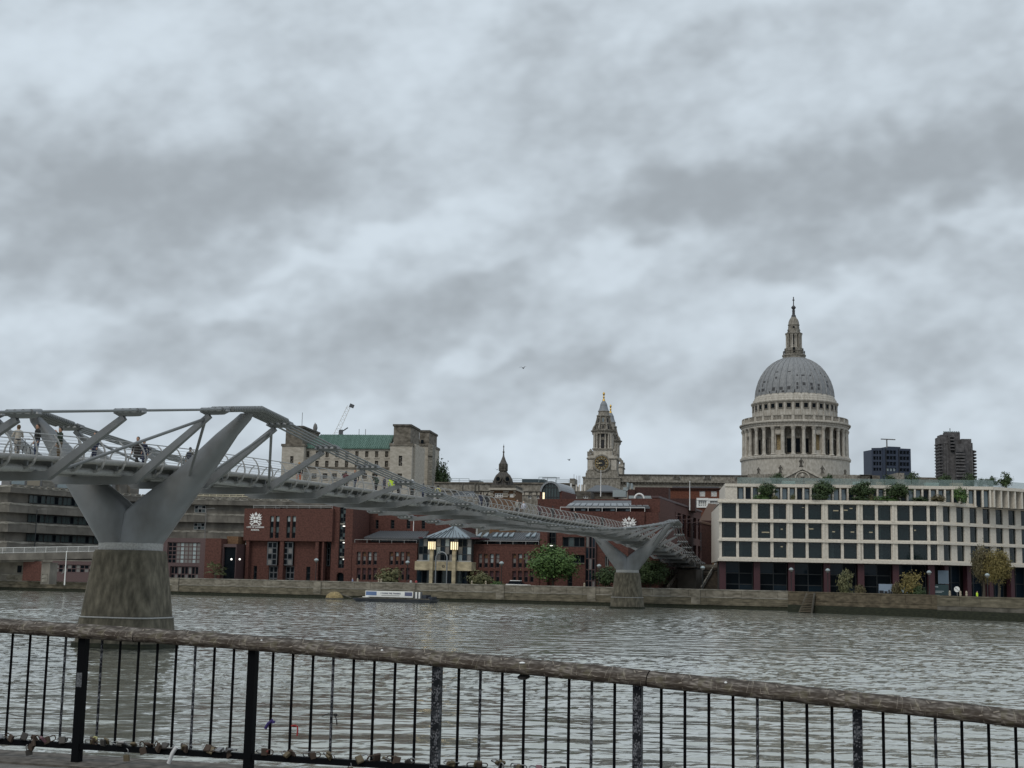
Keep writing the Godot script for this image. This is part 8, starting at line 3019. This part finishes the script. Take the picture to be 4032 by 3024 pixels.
func person(label: String, pos: Vector3, turn: float, kind: int, cols: Array, h := 1.74, extra := "") -> void:
	var t := thing("person", label, "person", pos, "people on the footbridge" if pos.y > 6 else "people on the embankment")
	var s := body_shape(kind)
	var mb := MB.new()
	mb.use_col = true
	for q in s.q:
		for tri in [[q[0], q[1], q[2]], [q[0], q[2], q[3]]]:
			for j in [tri[0], tri[2], tri[1]]:
				mb.v.append(s.p[j])
				mb.n.append(s.n[j].normalized())
				mb.c.append(cols[s.r[j]])
	if not M.has("person"):
		var m := StandardMaterial3D.new()
		m.vertex_color_use_as_albedo = true
		m.roughness = 0.85
		M.person = m
	local_part("body", mb, M.person, t)
	# face: nose, eyes and ears on the head
	var fm := MB.new()
	fm.lathe([Vector2(0.001, -0.022), Vector2(0.018, -0.012), Vector2(0.010, 0.02), Vector2(0.001, 0.03)], Vector3(0, 1.61, 0.108), 6)
	for sx in [-1.0, 1.0]: fm.lathe([Vector2(0.001, -0.03), Vector2(0.016, 0), Vector2(0.001, 0.03)], Vector3(0.092 * sx, 1.62, 0.0), 6)
	var skin := mat(cols[2].r, cols[2].g, cols[2].b, 0.7)
	local_part("face", fm, skin, t)
	fm = MB.new()
	for sx in [-1.0, 1.0]: fm.box(Vector3(0.034 * sx, 1.64, 0.098), Vector3(0.022, 0.010, 0.01))
	fm.box(Vector3(0, 1.56, 0.098), Vector3(0.045, 0.008, 0.01))
	local_part("eyes_and_mouth", fm, M.lock_dark, t)
	if "pack" in extra:
		fm = MB.new()
		fm.cbox(Vector3(0, 1.20, -0.22), Vector3(0.30, 0.44, 0.17), 0.04)
		local_part("backpack", fm, M.hull_blue if not "green" in extra else mat(0.03, 0.05, 0.03, 0.9), t)
	if "hat" in extra:
		fm = MB.new()
		fm.lathe([Vector2(0.16, 1.70), Vector2(0.115, 1.71), Vector2(0.11, 1.77), Vector2(0.07, 1.815), Vector2(0.001, 1.83)], Vector3(0, 0, 0), 12)
		local_part("hat", fm, M.white, t)
	if "coat" in extra:
		fm = MB.new()
		fm.lathe([Vector2(0.24, 0.55), Vector2(0.21, 0.80), Vector2(0.185, 1.02), Vector2(0.18, 1.15)], Vector3.ZERO, 14)
		local_part("coat_skirt", fm, mat(cols[1].r, cols[1].g, cols[1].b, 0.9), t)
	t.rotation.y = turn
	t.scale = Vector3.ONE * (h / 1.80)
func on_deck(x: float, w: float) -> Vector3:
	# where the line of sight through photo column x meets the deck strip w metres off its centre
	var s := 60.0
	for it in 24:
		var p := bp(s, w, deck_y(s))
		var q := CB.inverse() * (p - EYE)
		var px := 2016.0 - q.x / q.z * F
		var p2 := bp(s + 0.5, w, deck_y(s + 0.5))
		var q2 := CB.inverse() * (p2 - EYE)
		var g := (2016.0 - q2.x / q2.z * F - px) / 0.5
		s = clampf(s + clampf((x - px) / g, -40, 40), -30, 150)
	return bp(s, w, deck_y(s) - 0.10)
func build_people() -> void:
	var sk := Color(0.42, 0.25, 0.17)
	var blk := Color(0.012, 0.012, 0.014)
	var nav := Color(0.012, 0.016, 0.045)
	var dk := Color(0.02, 0.018, 0.016)
	var jean := Color(0.03, 0.045, 0.10)
	var away := atan2(BU.x, BU.y)
	var list := [
		[66, 0.4, 0.9, 2, [Color(0.30, 0.27, 0.23), Color(0.42, 0.38, 0.32), sk, Color(0.10, 0.06, 0.03), dk], "", "person in a pale beige coat standing beside a bicycle on the footbridge"],
		[142, 1.4, 2.6, 0, [jean, blk, sk, blk, dk], "", "person in a black jacket and dark jeans leaning at the bridge rail beside the bicycle"],
		[232, 1.4, 2.7, 3, [Color(0.11, 0.08, 0.05), Color(0.018, 0.028, 0.018), sk, blk, dk], "", "person in a dark green jacket and brown trousers taking a picture on the footbridge"],
		[370, 0.8, 2.9, 0, [nav, nav, sk, blk, dk], "", "person in navy clothes standing close to a sloping bridge arm"],
		[538, 0.6, 3.1, 1, [blk, dk, sk, blk, dk], "coat", "person with dark hair in a long black coat walking on the bridge"],
		[563, 0.2, 3.1, 1, [nav, nav, sk, Color(0.6, 0.6, 0.62), dk], "coat hat", "person in a long navy coat and white hat walking on the bridge"],
		[745, -0.6, 0.2, 1, [Color(0.30, 0.28, 0.24), Color(0.16, 0.15, 0.13), sk, blk, dk], "pack", "person with a backpack crossing beside the near pier"],
		[1176, 0.0, 0.5, 0, [Color(0.42, 0.12, 0.05), blk, sk, Color(0.30, 0.17, 0.07), dk], "", "person in a black top and orange shorts on the bridge"],
		[1360, -0.9, 0.4, 1, [dk, Color(0.10, 0.025, 0.03), sk, blk, dk], "", "person in a dark red jacket behind the bridge rail"],
		[1396, 0.6, 3.0, 1, [nav, dk, sk, blk, dk], "", "person in dark clothes walking between two bridge arms"],
		[1480, 0.9, 0.9, 2, [dk, Color(0.02, 0.035, 0.025), sk, blk, dk], "pack green", "person in dark green with a green backpack at the bridge rail"],
		[1512, 0.2, 2.2, 0, [dk, Color(0.05, 0.05, 0.06), sk, blk, dk], "", "person in a grey top next to the hi-vis vest wearer"],
		[1540, 0.8, 0.4, 0, [dk, Color(0.55, 0.75, 0.03), sk, blk, dk], "", "person in a bright yellow hi-vis vest on the bridge"],
		[1568, 0.5, 0.1, 1, [dk, blk, sk, blk, dk], "", "person in black close beside the hi-vis vest wearer"],
		[1622, 0.9, 3.1, 0, [blk, blk, sk, Color(0.7, 0.7, 0.7), dk], "hat", "person in black with a white hat on the bridge"],
		[1666, 0.2, 0.2, 1, [nav, Color(0.05, 0.08, 0.25), sk, blk, dk], "", "person in a blue top on the bridge"],
		[1700, -0.4, 0.2, 1, [dk, blk, sk, blk, dk], "", "person in black just before the yellow jacket wearer"],
		[1723, 0.6, 0.1, 1, [dk, Color(0.55, 0.50, 0.20), sk, blk, dk], "pack green", "person in a pale yellow jacket with a dark green backpack on the bridge"],
		[1892, 0.9, 0.4, 0, [nav, nav, sk, blk, dk], "coat", "person in a navy coat leaning on the mid-span rail"],
		[1916, 0.9, 0.2, 0, [nav, blk, sk, blk, dk], "coat", "person in a black coat beside the navy coat at mid-span"],
		[2036, 0.8, 3.1, 1, [dk, Color(0.32, 0.30, 0.26), sk, Color(0.45, 0.43, 0.40), dk], "", "person in a pale top walking beside the white shirt wearer"],
		[2061, 0.6, 3.1, 1, [Color(0.16, 0.15, 0.14), Color(0.55, 0.55, 0.62), sk, Color(0.45, 0.40, 0.36), dk], "pack", "grey haired person in a white shirt with blue straps on the bridge"],
		[2124, 0.8, 0.1, 1, [dk, Color(0.08, 0.02, 0.03), sk, blk, dk], "", "person in dark red past mid-span"],
		[2176, 0.8, 0.1, 1, [blk, dk, sk, blk, dk], "", "person in black past mid-span of the bridge"],
		[2266, 0.7, 3.1, 1, [blk, blk, sk, blk, dk], "", "person in black near the school crest"],
		[2372, 0.8, 0.1, 1, [blk, blk, sk, blk, dk], "", "person in black close to the far pier"]]
	for q in list: person(q[6], on_deck(q[0], q[1]), away + q[2], q[3], q[4], 1.68 + 0.12 * rng.randf(), q[5])
	# the bicycle beside the first person
	var bpz := on_deck(78, 1.1) + Vector3(0, 0.02, 0)
	var b := thing("bicycle", "bicycle held upright beside the person in a beige coat on the bridge", "bicycle", bpz)
	for x in [-0.52, 0.52]:
		var mb := MB.new()
		var pts := PackedVector3Array()
		for i in 21: pts.append(Vector3(x + cos(TAU * i / 20) * 0.33, 0.34 + sin(TAU * i / 20) * 0.33, 0))
		mb.tube(pts, 0.022, 6, false)
		var wl := local_part("wheel", mb, M.rubber, b)
		mb = MB.new()
		for i in 10: mb.rod(Vector3(x, 0.34, 0), Vector3(x + cos(TAU * i / 10) * 0.32, 0.34 + sin(TAU * i / 10) * 0.32, 0), 0.004, 4)
		local_part("spokes", mb, M.steel_light, wl)
	var mf := MB.new()
	for e in [[Vector3(-0.52, 0.34, 0), Vector3(-0.12, 0.32, 0)], [Vector3(-0.12, 0.32, 0), Vector3(-0.24, 0.86, 0)], [Vector3(-0.52, 0.34, 0), Vector3(-0.22, 0.76, 0)], [Vector3(-0.22, 0.76, 0), Vector3(0.36, 0.80, 0)], [Vector3(-0.12, 0.32, 0), Vector3(0.38, 0.70, 0)], [Vector3(0.52, 0.34, 0), Vector3(0.33, 0.95, 0)]]: mf.rod(e[0], e[1], 0.02, 6)
	local_part("frame", mf, M.blind_grey, b)
	mf = MB.new()
	mf.rod(Vector3(0.33, 0.98, -0.28), Vector3(0.33, 0.98, 0.28), 0.016, 6)
	local_part("handlebar", mf, M.black, b)
	mf = MB.new()
	mf.cbox(Vector3(-0.25, 0.90, 0), Vector3(0.26, 0.06, 0.15), 0.02)
	local_part("saddle", mf, M.black, b)
	b.rotation.y = -atan2(BU.y, BU.x)
	# tiny figures on the far embankment
	for q in [[1388, 259.0, [jean, Color(0.25, 0.30, 0.45), sk, Color(0.3, 0.3, 0.3), dk], "person in a pale blue top on the embankment near the school stair tower"], [1639, 257.0, [Color(0.35, 0.05, 0.06), Color(0.40, 0.08, 0.08), sk, blk, dk], "person in red on the embankment in front of the entrance pavilion"], [1618, 257.0, [dk, Color(0.5, 0.5, 0.48), sk, blk, dk], "person in a white top beside the person in red on the embankment"], [3846, 204.0, [dk, Color(0.5, 0.7, 0.05), sk, blk, dk], "person in a hi-vis vest on the embankment by the white office"], [172, 263.0, [Color(0.4, 0.4, 0.4), Color(0.6, 0.6, 0.6), sk, blk, dk], "person in white at the foot of the grey metal cabinet"]]:
		var p := at(q[0], 2300, q[1])
		if q[0] < 2800: p = bank(q[0], 1.8)
		person(q[3], Vector3(p.x, 2.15, p.z), q[0] * 0.01, 1, q[2], 1.72)

# ================================================================ near railing
func fence_point(k: float) -> Vector3:
	return Vector3(-3.3488 + 1.4231 * k, 0, -(11.0 - 0.4226 * k))
func rail_top(k: float) -> float:
	return EYE.y - (0.4365 + 0.0435 * k + 0.0067 * k * k)
func build_fence() -> void:
	var t := thing("riverside_railing", "near black iron riverside railing under a worn broad wooden handrail", "railing", fence_point(2))
	var gy := EYE.y - 1.49
	var by := EYE.y - 1.345
	var d := (fence_point(1) - fence_point(0)).normalized()
	var nn := Vector3(d.z, 0, -d.x)
	if nn.z < 0: nn = -nn        # towards the viewer
	var iron := mat(0.008, 0.009, 0.011, 0.7, 0.0, noise_tex(81, 0.05, 4, Color(0.5, 0.5, 0.5), Color(1, 1, 1)), Vector3(14, 7, 14))
	# peeling paint: flakes of grey bare metal on the posts and bars
	var peel := mat(1, 1, 1, 0.6, 0.1, peel_tex(), Vector3(5.0, 3.2, 5.0))
	var wood := mat(1, 1, 1, 0.82, 0, wood_tex(), Vector3.ONE)
	wood.uv1_triplanar = false
	var wn := FastNoiseLite.new()
	wn.seed = 91; wn.frequency = 0.02; wn.fractal_octaves = 5
	iron.metallic_specular = 0.18
	peel.metallic_specular = 0.25
	wood.metallic_specular = 0.2
	# handrail boards: rounded section swept along, jointed between posts
	var cuts := [-2.6, 0.35, 3.25, 3.42, 6.6]
	cuts = [-2.6, 0.33, 3.05, 6.6]
	for c in cuts.size() - 1:
		var mb := MB.new()
		var sect := []
		for i in 16:
			var a := TAU * i / 16.0
			var x := signf(cos(a)) * pow(absf(cos(a)), 0.62) * 0.092
			var y := signf(sin(a)) * pow(absf(sin(a)), 0.75) * 0.047
			# the top slopes down towards the viewer
			sect.append(Vector2(x, y - 0.052 - (0.26 * x if y > 0 else 0.12 * x)))
		var rings := []
		var nk := 34
		var lift: float = 0.004 * (c % 2)
		for j in nk + 1:
			var k := lerpf(cuts[c] + 0.002, cuts[c + 1] - 0.002, j / float(nk))
			var p := fence_point(k)
			p.y = rail_top(k) + lift
			var ring := []
			for s in sect:
				var w: float = wn.get_noise_2d(k * 90.0, s.x * 300.0) * 0.0035
				ring.append(p + nn * (s.x + w) + Vector3(0, s.y + w, 0))
			rings.append(ring)
		for j in nk:
			var ua := lerpf(cuts[c], cuts[c + 1], j / float(nk)) * 1.52
			var ub := lerpf(cuts[c], cuts[c + 1], (j + 1) / float(nk)) * 1.52
			for i in 16:
				var i2 := (i + 1) % 16
				var m0: Vector3 = nn * cos(TAU * i / 16.0) + Vector3(0, sin(TAU * i / 16.0) * 1.6, 0)
				var m1: Vector3 = nn * cos(TAU * i2 / 16.0) + Vector3(0, sin(TAU * i2 / 16.0) * 1.6, 0)
				m0 = m0.normalized()
				m1 = m1.normalized()
				var v0 := i / 16.0 * 0.42
				var v1 := (i + 1) / 16.0 * 0.42
				mb.tri(rings[j][i2], rings[j][i], rings[j + 1][i2], m1, m0, m1)
				mb.uv.append(Vector2(ua, v1)); mb.uv.append(Vector2(ub, v1)); mb.uv.append(Vector2(ua, v0))
				mb.tri(rings[j + 1][i2], rings[j][i], rings[j + 1][i], m1, m0, m0)
				mb.uv.append(Vector2(ub, v1)); mb.uv.append(Vector2(ub, v0)); mb.uv.append(Vector2(ua, v0))
		part("handrail_board", mb, wood, t)
	# flat iron strap under the boards, bottom rail
	var bb := Basis(d, Vector3.UP, nn)
	for k in range(-2, 7):
		var p := fence_point(k)
		var h := rail_top(k) - 0.07 - gy
		var mb := MB.new()
		mb.obox(p + Vector3(0, gy + h / 2, 0), d * 0.031, Vector3(0, h / 2, 0), nn * 0.033)
		part("post", mb, peel if k >= 2 else iron, t)
		var q := fence_point(k + 1)
		mb = MB.new()
		mb.obox((p + q) / 2 + Vector3(0, by - 0.025, 0), d * (p.distance_to(q) / 2 - 0.034), Vector3(0, 0.022, 0), nn * 0.026)
		part("bottom_rail", mb, iron, t)
		var a := p + Vector3(0, rail_top(k) - 0.082, 0)
		var b := q + Vector3(0, rail_top(k + 1) - 0.082, 0)
		mb = MB.new()
		mb.beam(a, b, 0.06, 0.012)
		part("top_strap", mb, iron, t)
		for i in 8:
			var kk := k + (i + 1) / 9.0
			var c := fence_point(kk)
			var h2 := rail_top(kk) - 0.07 - by
			mb = MB.new()
			mb.rod(c + Vector3(0, by, 0), c + Vector3(0, by + h2, 0), 0.0105, 8)
			part("bar", mb, peel if (i * 3 + k) % 5 == 0 else iron, t)
	# sticker on a post
	var sp := fence_point(0) + Vector3(0, EYE.y - 0.86, 0)
	var sm := MB.new()
	sm.obox(sp - d * 0.0 + nn * 0.0345 + Vector3(0, 0, 0), d * 0.024, Vector3(0, 0.055, 0), nn * 0.001)
	part("sticker", sm, mat(0.20, 0.21, 0.22, 0.6, 0, noise_tex(87, 0.09, 3, Color(0.2, 0.2, 0.22), Color(1, 1, 1), 0.8, 64), Vector3(9, 9, 9)), t)
	# ---- droppings and chips are matter on the board: three pale splashes
	var ds := 0
	for q in [[2056, 2618, 0.022], [1500, 2566, 0.010], [2862, 2708, 0.010], [1022, 2527, 0.008]]:
		var kk: float = solve_k(q[0])
		var p := fence_point(kk)
		p.y = rail_top(kk) - 0.004
		sm = MB.new()
		sm.lathe([Vector2(q[2], -0.006), Vector2(q[2] * 1.1, 0.0), Vector2(q[2] * 0.6, 0.005), Vector2(0.001, 0.007)], p + nn * 0.045 + Vector3(0, -0.012, 0), 9)
		solo("bird_dropping", sm, M.white, ["large white bird dropping on the wooden handrail above the hanging padlock", "small white bird dropping on the handrail between the second and third posts", "small white bird dropping on the handrail past the handrail joint", "tiny white speck on the handrail before the second post"][ds], "bird dropping", "droppings on the handrail")
		ds += 1
	# ---- padlocks along the bottom rail
	var lb := RandomNumberGenerator.new()
	lb.seed = 31
	var mats := [M.brass, M.lock_steel, M.lock_dark, M.lock_rust, M.lock_red, mat(0.17, 0.085, 0.10, 0.6)]
	var names := ["brass", "steel", "black", "rusty brown", "red", "faded pink"]
	# photo column, tilt, kind, drop below the rail
	var lay := [[18, 1.4, 1, 0.0], [42, 1.2, 3, 0.0], [118, 1.9, 2, 0.0], [135, 0.5, 3, 0.0], [150, 1.3, 3, 0.0], [122, 0.2, 2, -0.07], [138, 0.5, 3, -0.03], [172, 1.4, 5, 0.0], [205, 1.2, 3, 0.0], [246, 1.4, 2, 0.0], [268, 1.5, 2, 0.0], [362, 1.3, 0, 0.0], [380, 1.7, 3, 0.0], [402, 1.5, 2, 0.0], [436, 1.9, 0, 0.0], [468, 1.3, 2, 0.0], [504, 1.5, 1, 0.0], [508, 0.1, 0, -0.06], [545, 1.5, 0, 0.0], [568, 0.3, 3, 0.0], [600, 1.5, 3, 0.0], [625, 1.2, 3, 0.0], [670, 1.6, 2, 0.0], [728, 1.3, 3, 0.0], [745, 1.6, 0, 0.0], [822, 1.2, 0, 0.0], [840, 1.7, 3, 0.0], [858, 1.4, 1, 0.0], [905, 1.4, 1, 0.0], [902, 0.6, 3, 0.0], [922, 1.6, 1, 0.0], [1035, 1.4, 4, 0.0], [1062, 1.6, 3, 0.0], [1128, 1.2, 0, 0.0], [1158, 1.6, 3, 0.0], [1218, 1.5, 2, 0.0], [1252, 1.3, 3, 0.0], [1290, 1.0, 0, 0.0], [1312, 1.7, 0, 0.0], [1382, 0.2, 0, -0.05], [1436, 1.2, 0, 0.0], [1470, 1.7, 3, 0.0], [1530, 1.5, 0, 0.0], [1548, 1.3, 3, 0.0], [1624, 1.0, 2, 0.0], [1770, 1.2, 0, 0.0], [1792, 1.7, 0, 0.0], [1866, 1.5, 0, 0.0], [1905, 1.6, 3, 0.0], [1958, 0.8, 0, 0.03], [1975, 0.3, 0, 0.0], [2030, 1.4, 0, 0.0], [2056, 1.6, 1, 0.0], [2110, 1.3, 1, 0.0], [2140, 1.6, 5, 0.0], [2205, 1.5, 2, 0.0], [2300, 1.5, 3, 0.0]]
	var proto := {}
	var li := 0
	for q in lay:
		var kind: int = q[2]
		var kk := solve_k(q[0])
		var p := fence_point(kk) + nn * (0.012 + 0.012 * lb.randf())
		var hang: bool = q[1] < 0.7
		p.y = by + (0.016 if not hang else 0.0) + q[3] + 0.002
		var nearest := int(round((kk - floorf(kk)) * 9.0))
		var bay: String = ["in the bay before the stickered post", "in the bay with the white plastic strip", "in the bay with the red cord", "in the bay under the round hanging lock"][clampi(int(floorf(kk)) + 1, 0, 3)]
		var lab := "%s padlock %s the bottom rail %s" % [names[kind], "hanging below" if hang else "lying on", bay]
		var lock := thing("padlock", lab, "padlock", p, "padlocks along the bottom rail")
		if not proto.has(kind):
			var mb := MB.new()
			mb.cbox(Vector3(0, -0.022, 0), Vector3(0.042, 0.036, 0.016), 0.004)
			var ms := MB.new()
			var pts := PackedVector3Array([Vector3(-0.014, -0.006, 0)])
			for i in 9: pts.append(Vector3(-cos(PI * i / 8.0) * 0.014, 0.014 + sin(PI * i / 8.0) * 0.014, 0))
			pts.append(Vector3(0.014, -0.006, 0))
			ms.tube(pts, 0.0032, 6)
			proto[kind] = [mb.mesh(mats[kind]), ms.mesh(M.lock_steel if kind != 3 else M.lock_rust)]
		for j in 2:
			var o := MeshInstance3D.new()
			o.mesh = proto[kind][j]
			o.name = ["body", "shackle"][j]
			lock.add_child(o)
		lock.basis = bb * Basis(Vector3.UP, lb.randf_range(-0.9, 0.9)) * Basis(Vector3.RIGHT, 0.0 if hang else lb.randf_range(-1.2, 1.2)) * Basis(Vector3.BACK, q[1] * (1.0 if li % 2 else -1.0)) * Basis.from_scale(Vector3.ONE * (1.15 + 0.4 * lb.randf()))
		li += 1
	# ---- big padlock hanging on a bar under the handrail, ribbons and ties
	var kh := solve_k(2056)
	var hp := fence_point(kh)
	hp.y = rail_top(kh) - 0.115
	var bl := thing("bicycle_lock", "flat silver and black lock clipped round a bar just under the handrail", "padlock", hp)
	var mb2 := MB.new()
	mb2.lathe([Vector2(0.001, -0.012), Vector2(0.034, -0.010), Vector2(0.046, 0.0), Vector2(0.034, 0.010), Vector2(0.001, 0.012)], Vector3.ZERO, 14)
	local_part("body", mb2, M.lock_dark, bl)
	mb2 = MB.new()
	mb2.lathe([Vector2(0.030, -0.014), Vector2(0.044, -0.010), Vector2(0.047, -0.004)], Vector3.ZERO, 14)
	local_part("rim", mb2, M.lock_steel, bl)
	bl.rotation = Vector3(0.25, 0, 0.1)
	for q in [[1072, 2842, "indigo ribbon tied round a bar beside the second post", Color(0.035, 0.02, 0.12), [Vector3(-0.055, -0.05, 0.02), Vector3(-0.03, -0.01, 0.02), Vector3(0, 0.012, 0.016), Vector3(0.006, -0.01, 0.016)], 0.012], [1157, 2858, "red cord knotted round a bar with hanging ends", Color(0.30, 0.02, 0.02), [Vector3(-0.02, 0.0, 0.016), Vector3(0, 0.006, 0.018), Vector3(0.03, 0.0, 0.016), Vector3(0.032, -0.05, 0.016), Vector3(0.028, -0.07, 0.016)], 0.006], [1316, 2815, "black cable tie with long loose ends on a bar", Color(0.01, 0.01, 0.012), [Vector3(-0.10, -0.012, 0.02), Vector3(-0.05, 0.008, 0.02), Vector3(0, 0.004, 0.018), Vector3(0.016, -0.03, 0.018), Vector3(0.022, -0.075, 0.018)], 0.004], [690, 2965, "torn white plastic bag strip hanging from the bottom rail", Color(0.62, 0.62, 0.62), [Vector3(0.03, 0.05, 0.03), Vector3(0.0, 0.0, 0.035), Vector3(-0.02, -0.05, 0.03), Vector3(-0.03, -0.075, 0.03)], 0.016], [377, 2905, "pale yellow string wound round the foot of a bar", Color(0.45, 0.43, 0.20), [Vector3(-0.015, 0.0, 0.012), Vector3(0.0, 0.01, 0.014), Vector3(0.02, 0.006, 0.012), Vector3(0.012, -0.02, 0.014)], 0.006]]:
		var kk := solve_k(q[0])
		var p := fence_point(kk)
		p.y = at(q[0], q[1], 11.0 - 0.4226 * kk).y
		var rb := MB.new()
		var pts := PackedVector3Array()
		for v in q[4]: pts.append(bb * v)
		rb.tube(pts, q[5], 7)
		var o := thing("ribbon" if q[0] != 1316 else "cable_tie", q[2], "ribbon" if q[0] != 1316 else "cable tie", p)
		local_part("strip", rb, mat(q[3].r, q[3].g, q[3].b, 0.8), o)
		rb = MB.new()
		rb.lathe([Vector2(0.012, -0.008), Vector2(0.016, 0), Vector2(0.012, 0.008)], Vector3.ZERO, 8)
		local_part("knot", rb, mat(q[3].r, q[3].g, q[3].b, 0.8), o)
	# ---- worn coping stones under the railing
	var ck := -2.6
	while ck < 6.6:
		var e := ck + 1.3 + 0.2 * lb.randf()
		var a := fence_point(ck)
		var b := fence_point(e)
		var cm := MB.new()
		cm.obox((a + b) / 2 + Vector3(0, gy - 0.055, 0) - nn * 0.08, d * (a.distance_to(b) / 2 - 0.006), Vector3(0, 0.055, 0), nn * 0.30)
		part("coping_stone", cm, M.coping, get_node("walkway_ground"))
		ck = e
func solve_k(x: float) -> float:
	# fence parameter whose post would stand on photo column x (mid height)
	var k := 2.0
	for i in 12:
		var p := fence_point(k)
		var q := CB.inverse() * (Vector3(p.x, EYE.y - 1.3, p.z) - EYE)
		k += (x - (2016.0 - q.x / q.z * F)) / 770.0
	return k
func wood_tex() -> ImageTexture:
	var w := 1024
	var h := 256
	var fa := FastNoiseLite.new()
	fa.seed = 201; fa.frequency = 0.02; fa.fractal_octaves = 5
	var fb := FastNoiseLite.new()
	fb.seed = 203; fb.frequency = 0.008; fb.fractal_octaves = 4
	var im := Image.create(w, h, false, Image.FORMAT_RGB8)
	for y in h:
		for x in w:
			var g := fa.get_noise_2d(x * 0.16, y * 4.0) * 0.5 + 0.5
			var f := fa.get_noise_2d(x * 0.7 + 400, y * 8.0) * 0.5 + 0.5
			var p := fb.get_noise_2d(x * 0.8, y * 2.0) * 0.5 + 0.5
			var t := clampf((g - 0.5) * 1.5 + (f - 0.5) * 1.3 + 0.42 + (p - 0.5) * 0.6, 0, 1)
			var c := Color(0.052, 0.041, 0.033).lerp(Color(0.225, 0.198, 0.172), t * t * 1.15)
			if p > 0.54: c = c.lerp(Color(0.10, 0.088, 0.050), clampf((p - 0.54) * 2.5, 0, 0.4))
			im.set_pixel(x, y, c.linear_to_srgb())
	# knife scratches and carved marks, pale
	var g2 := RandomNumberGenerator.new()
	g2.seed = 44
	for i in 150:
		var x0 := g2.randi() % w
		var y0 := g2.randi() % h
		var a := g2.randf() * TAU
		var n := 14 + g2.randi() % 44
		for k in n:
			var xx := (x0 + int(cos(a) * k) + w) % w
			var yy := clampi(y0 + int(sin(a) * k * 0.8), 0, h - 1)
			for oo in 2: im.set_pixel(xx, mini(yy + oo, h - 1), im.get_pixel(xx, yy).lerp(Color(0.68, 0.64, 0.58), 0.6))
	im.generate_mipmaps()
	return ImageTexture.create_from_image(im)
func peel_tex() -> ImageTexture:
	var w := 256
	var fa := FastNoiseLite.new()
	fa.seed = 211; fa.frequency = 0.05; fa.fractal_octaves = 4
	var fb := FastNoiseLite.new()
	fb.seed = 213; fb.frequency = 0.012; fb.fractal_octaves = 2
	var im := Image.create(w, w, false, Image.FORMAT_RGB8)
	for y in w:
		for x in w:
			var a := fa.get_noise_2d(x, y)
			var b := fb.get_noise_2d(x, y)
			var c := Color(0.012, 0.013, 0.016)
			if a + b * 0.9 > 0.26: c = Color(0.09, 0.095, 0.105).lerp(Color(0.22, 0.22, 0.235), clampf(a * 2, 0, 1))
			im.set_pixel(x, y, c.linear_to_srgb())
	return ImageTexture.create_from_image(im)
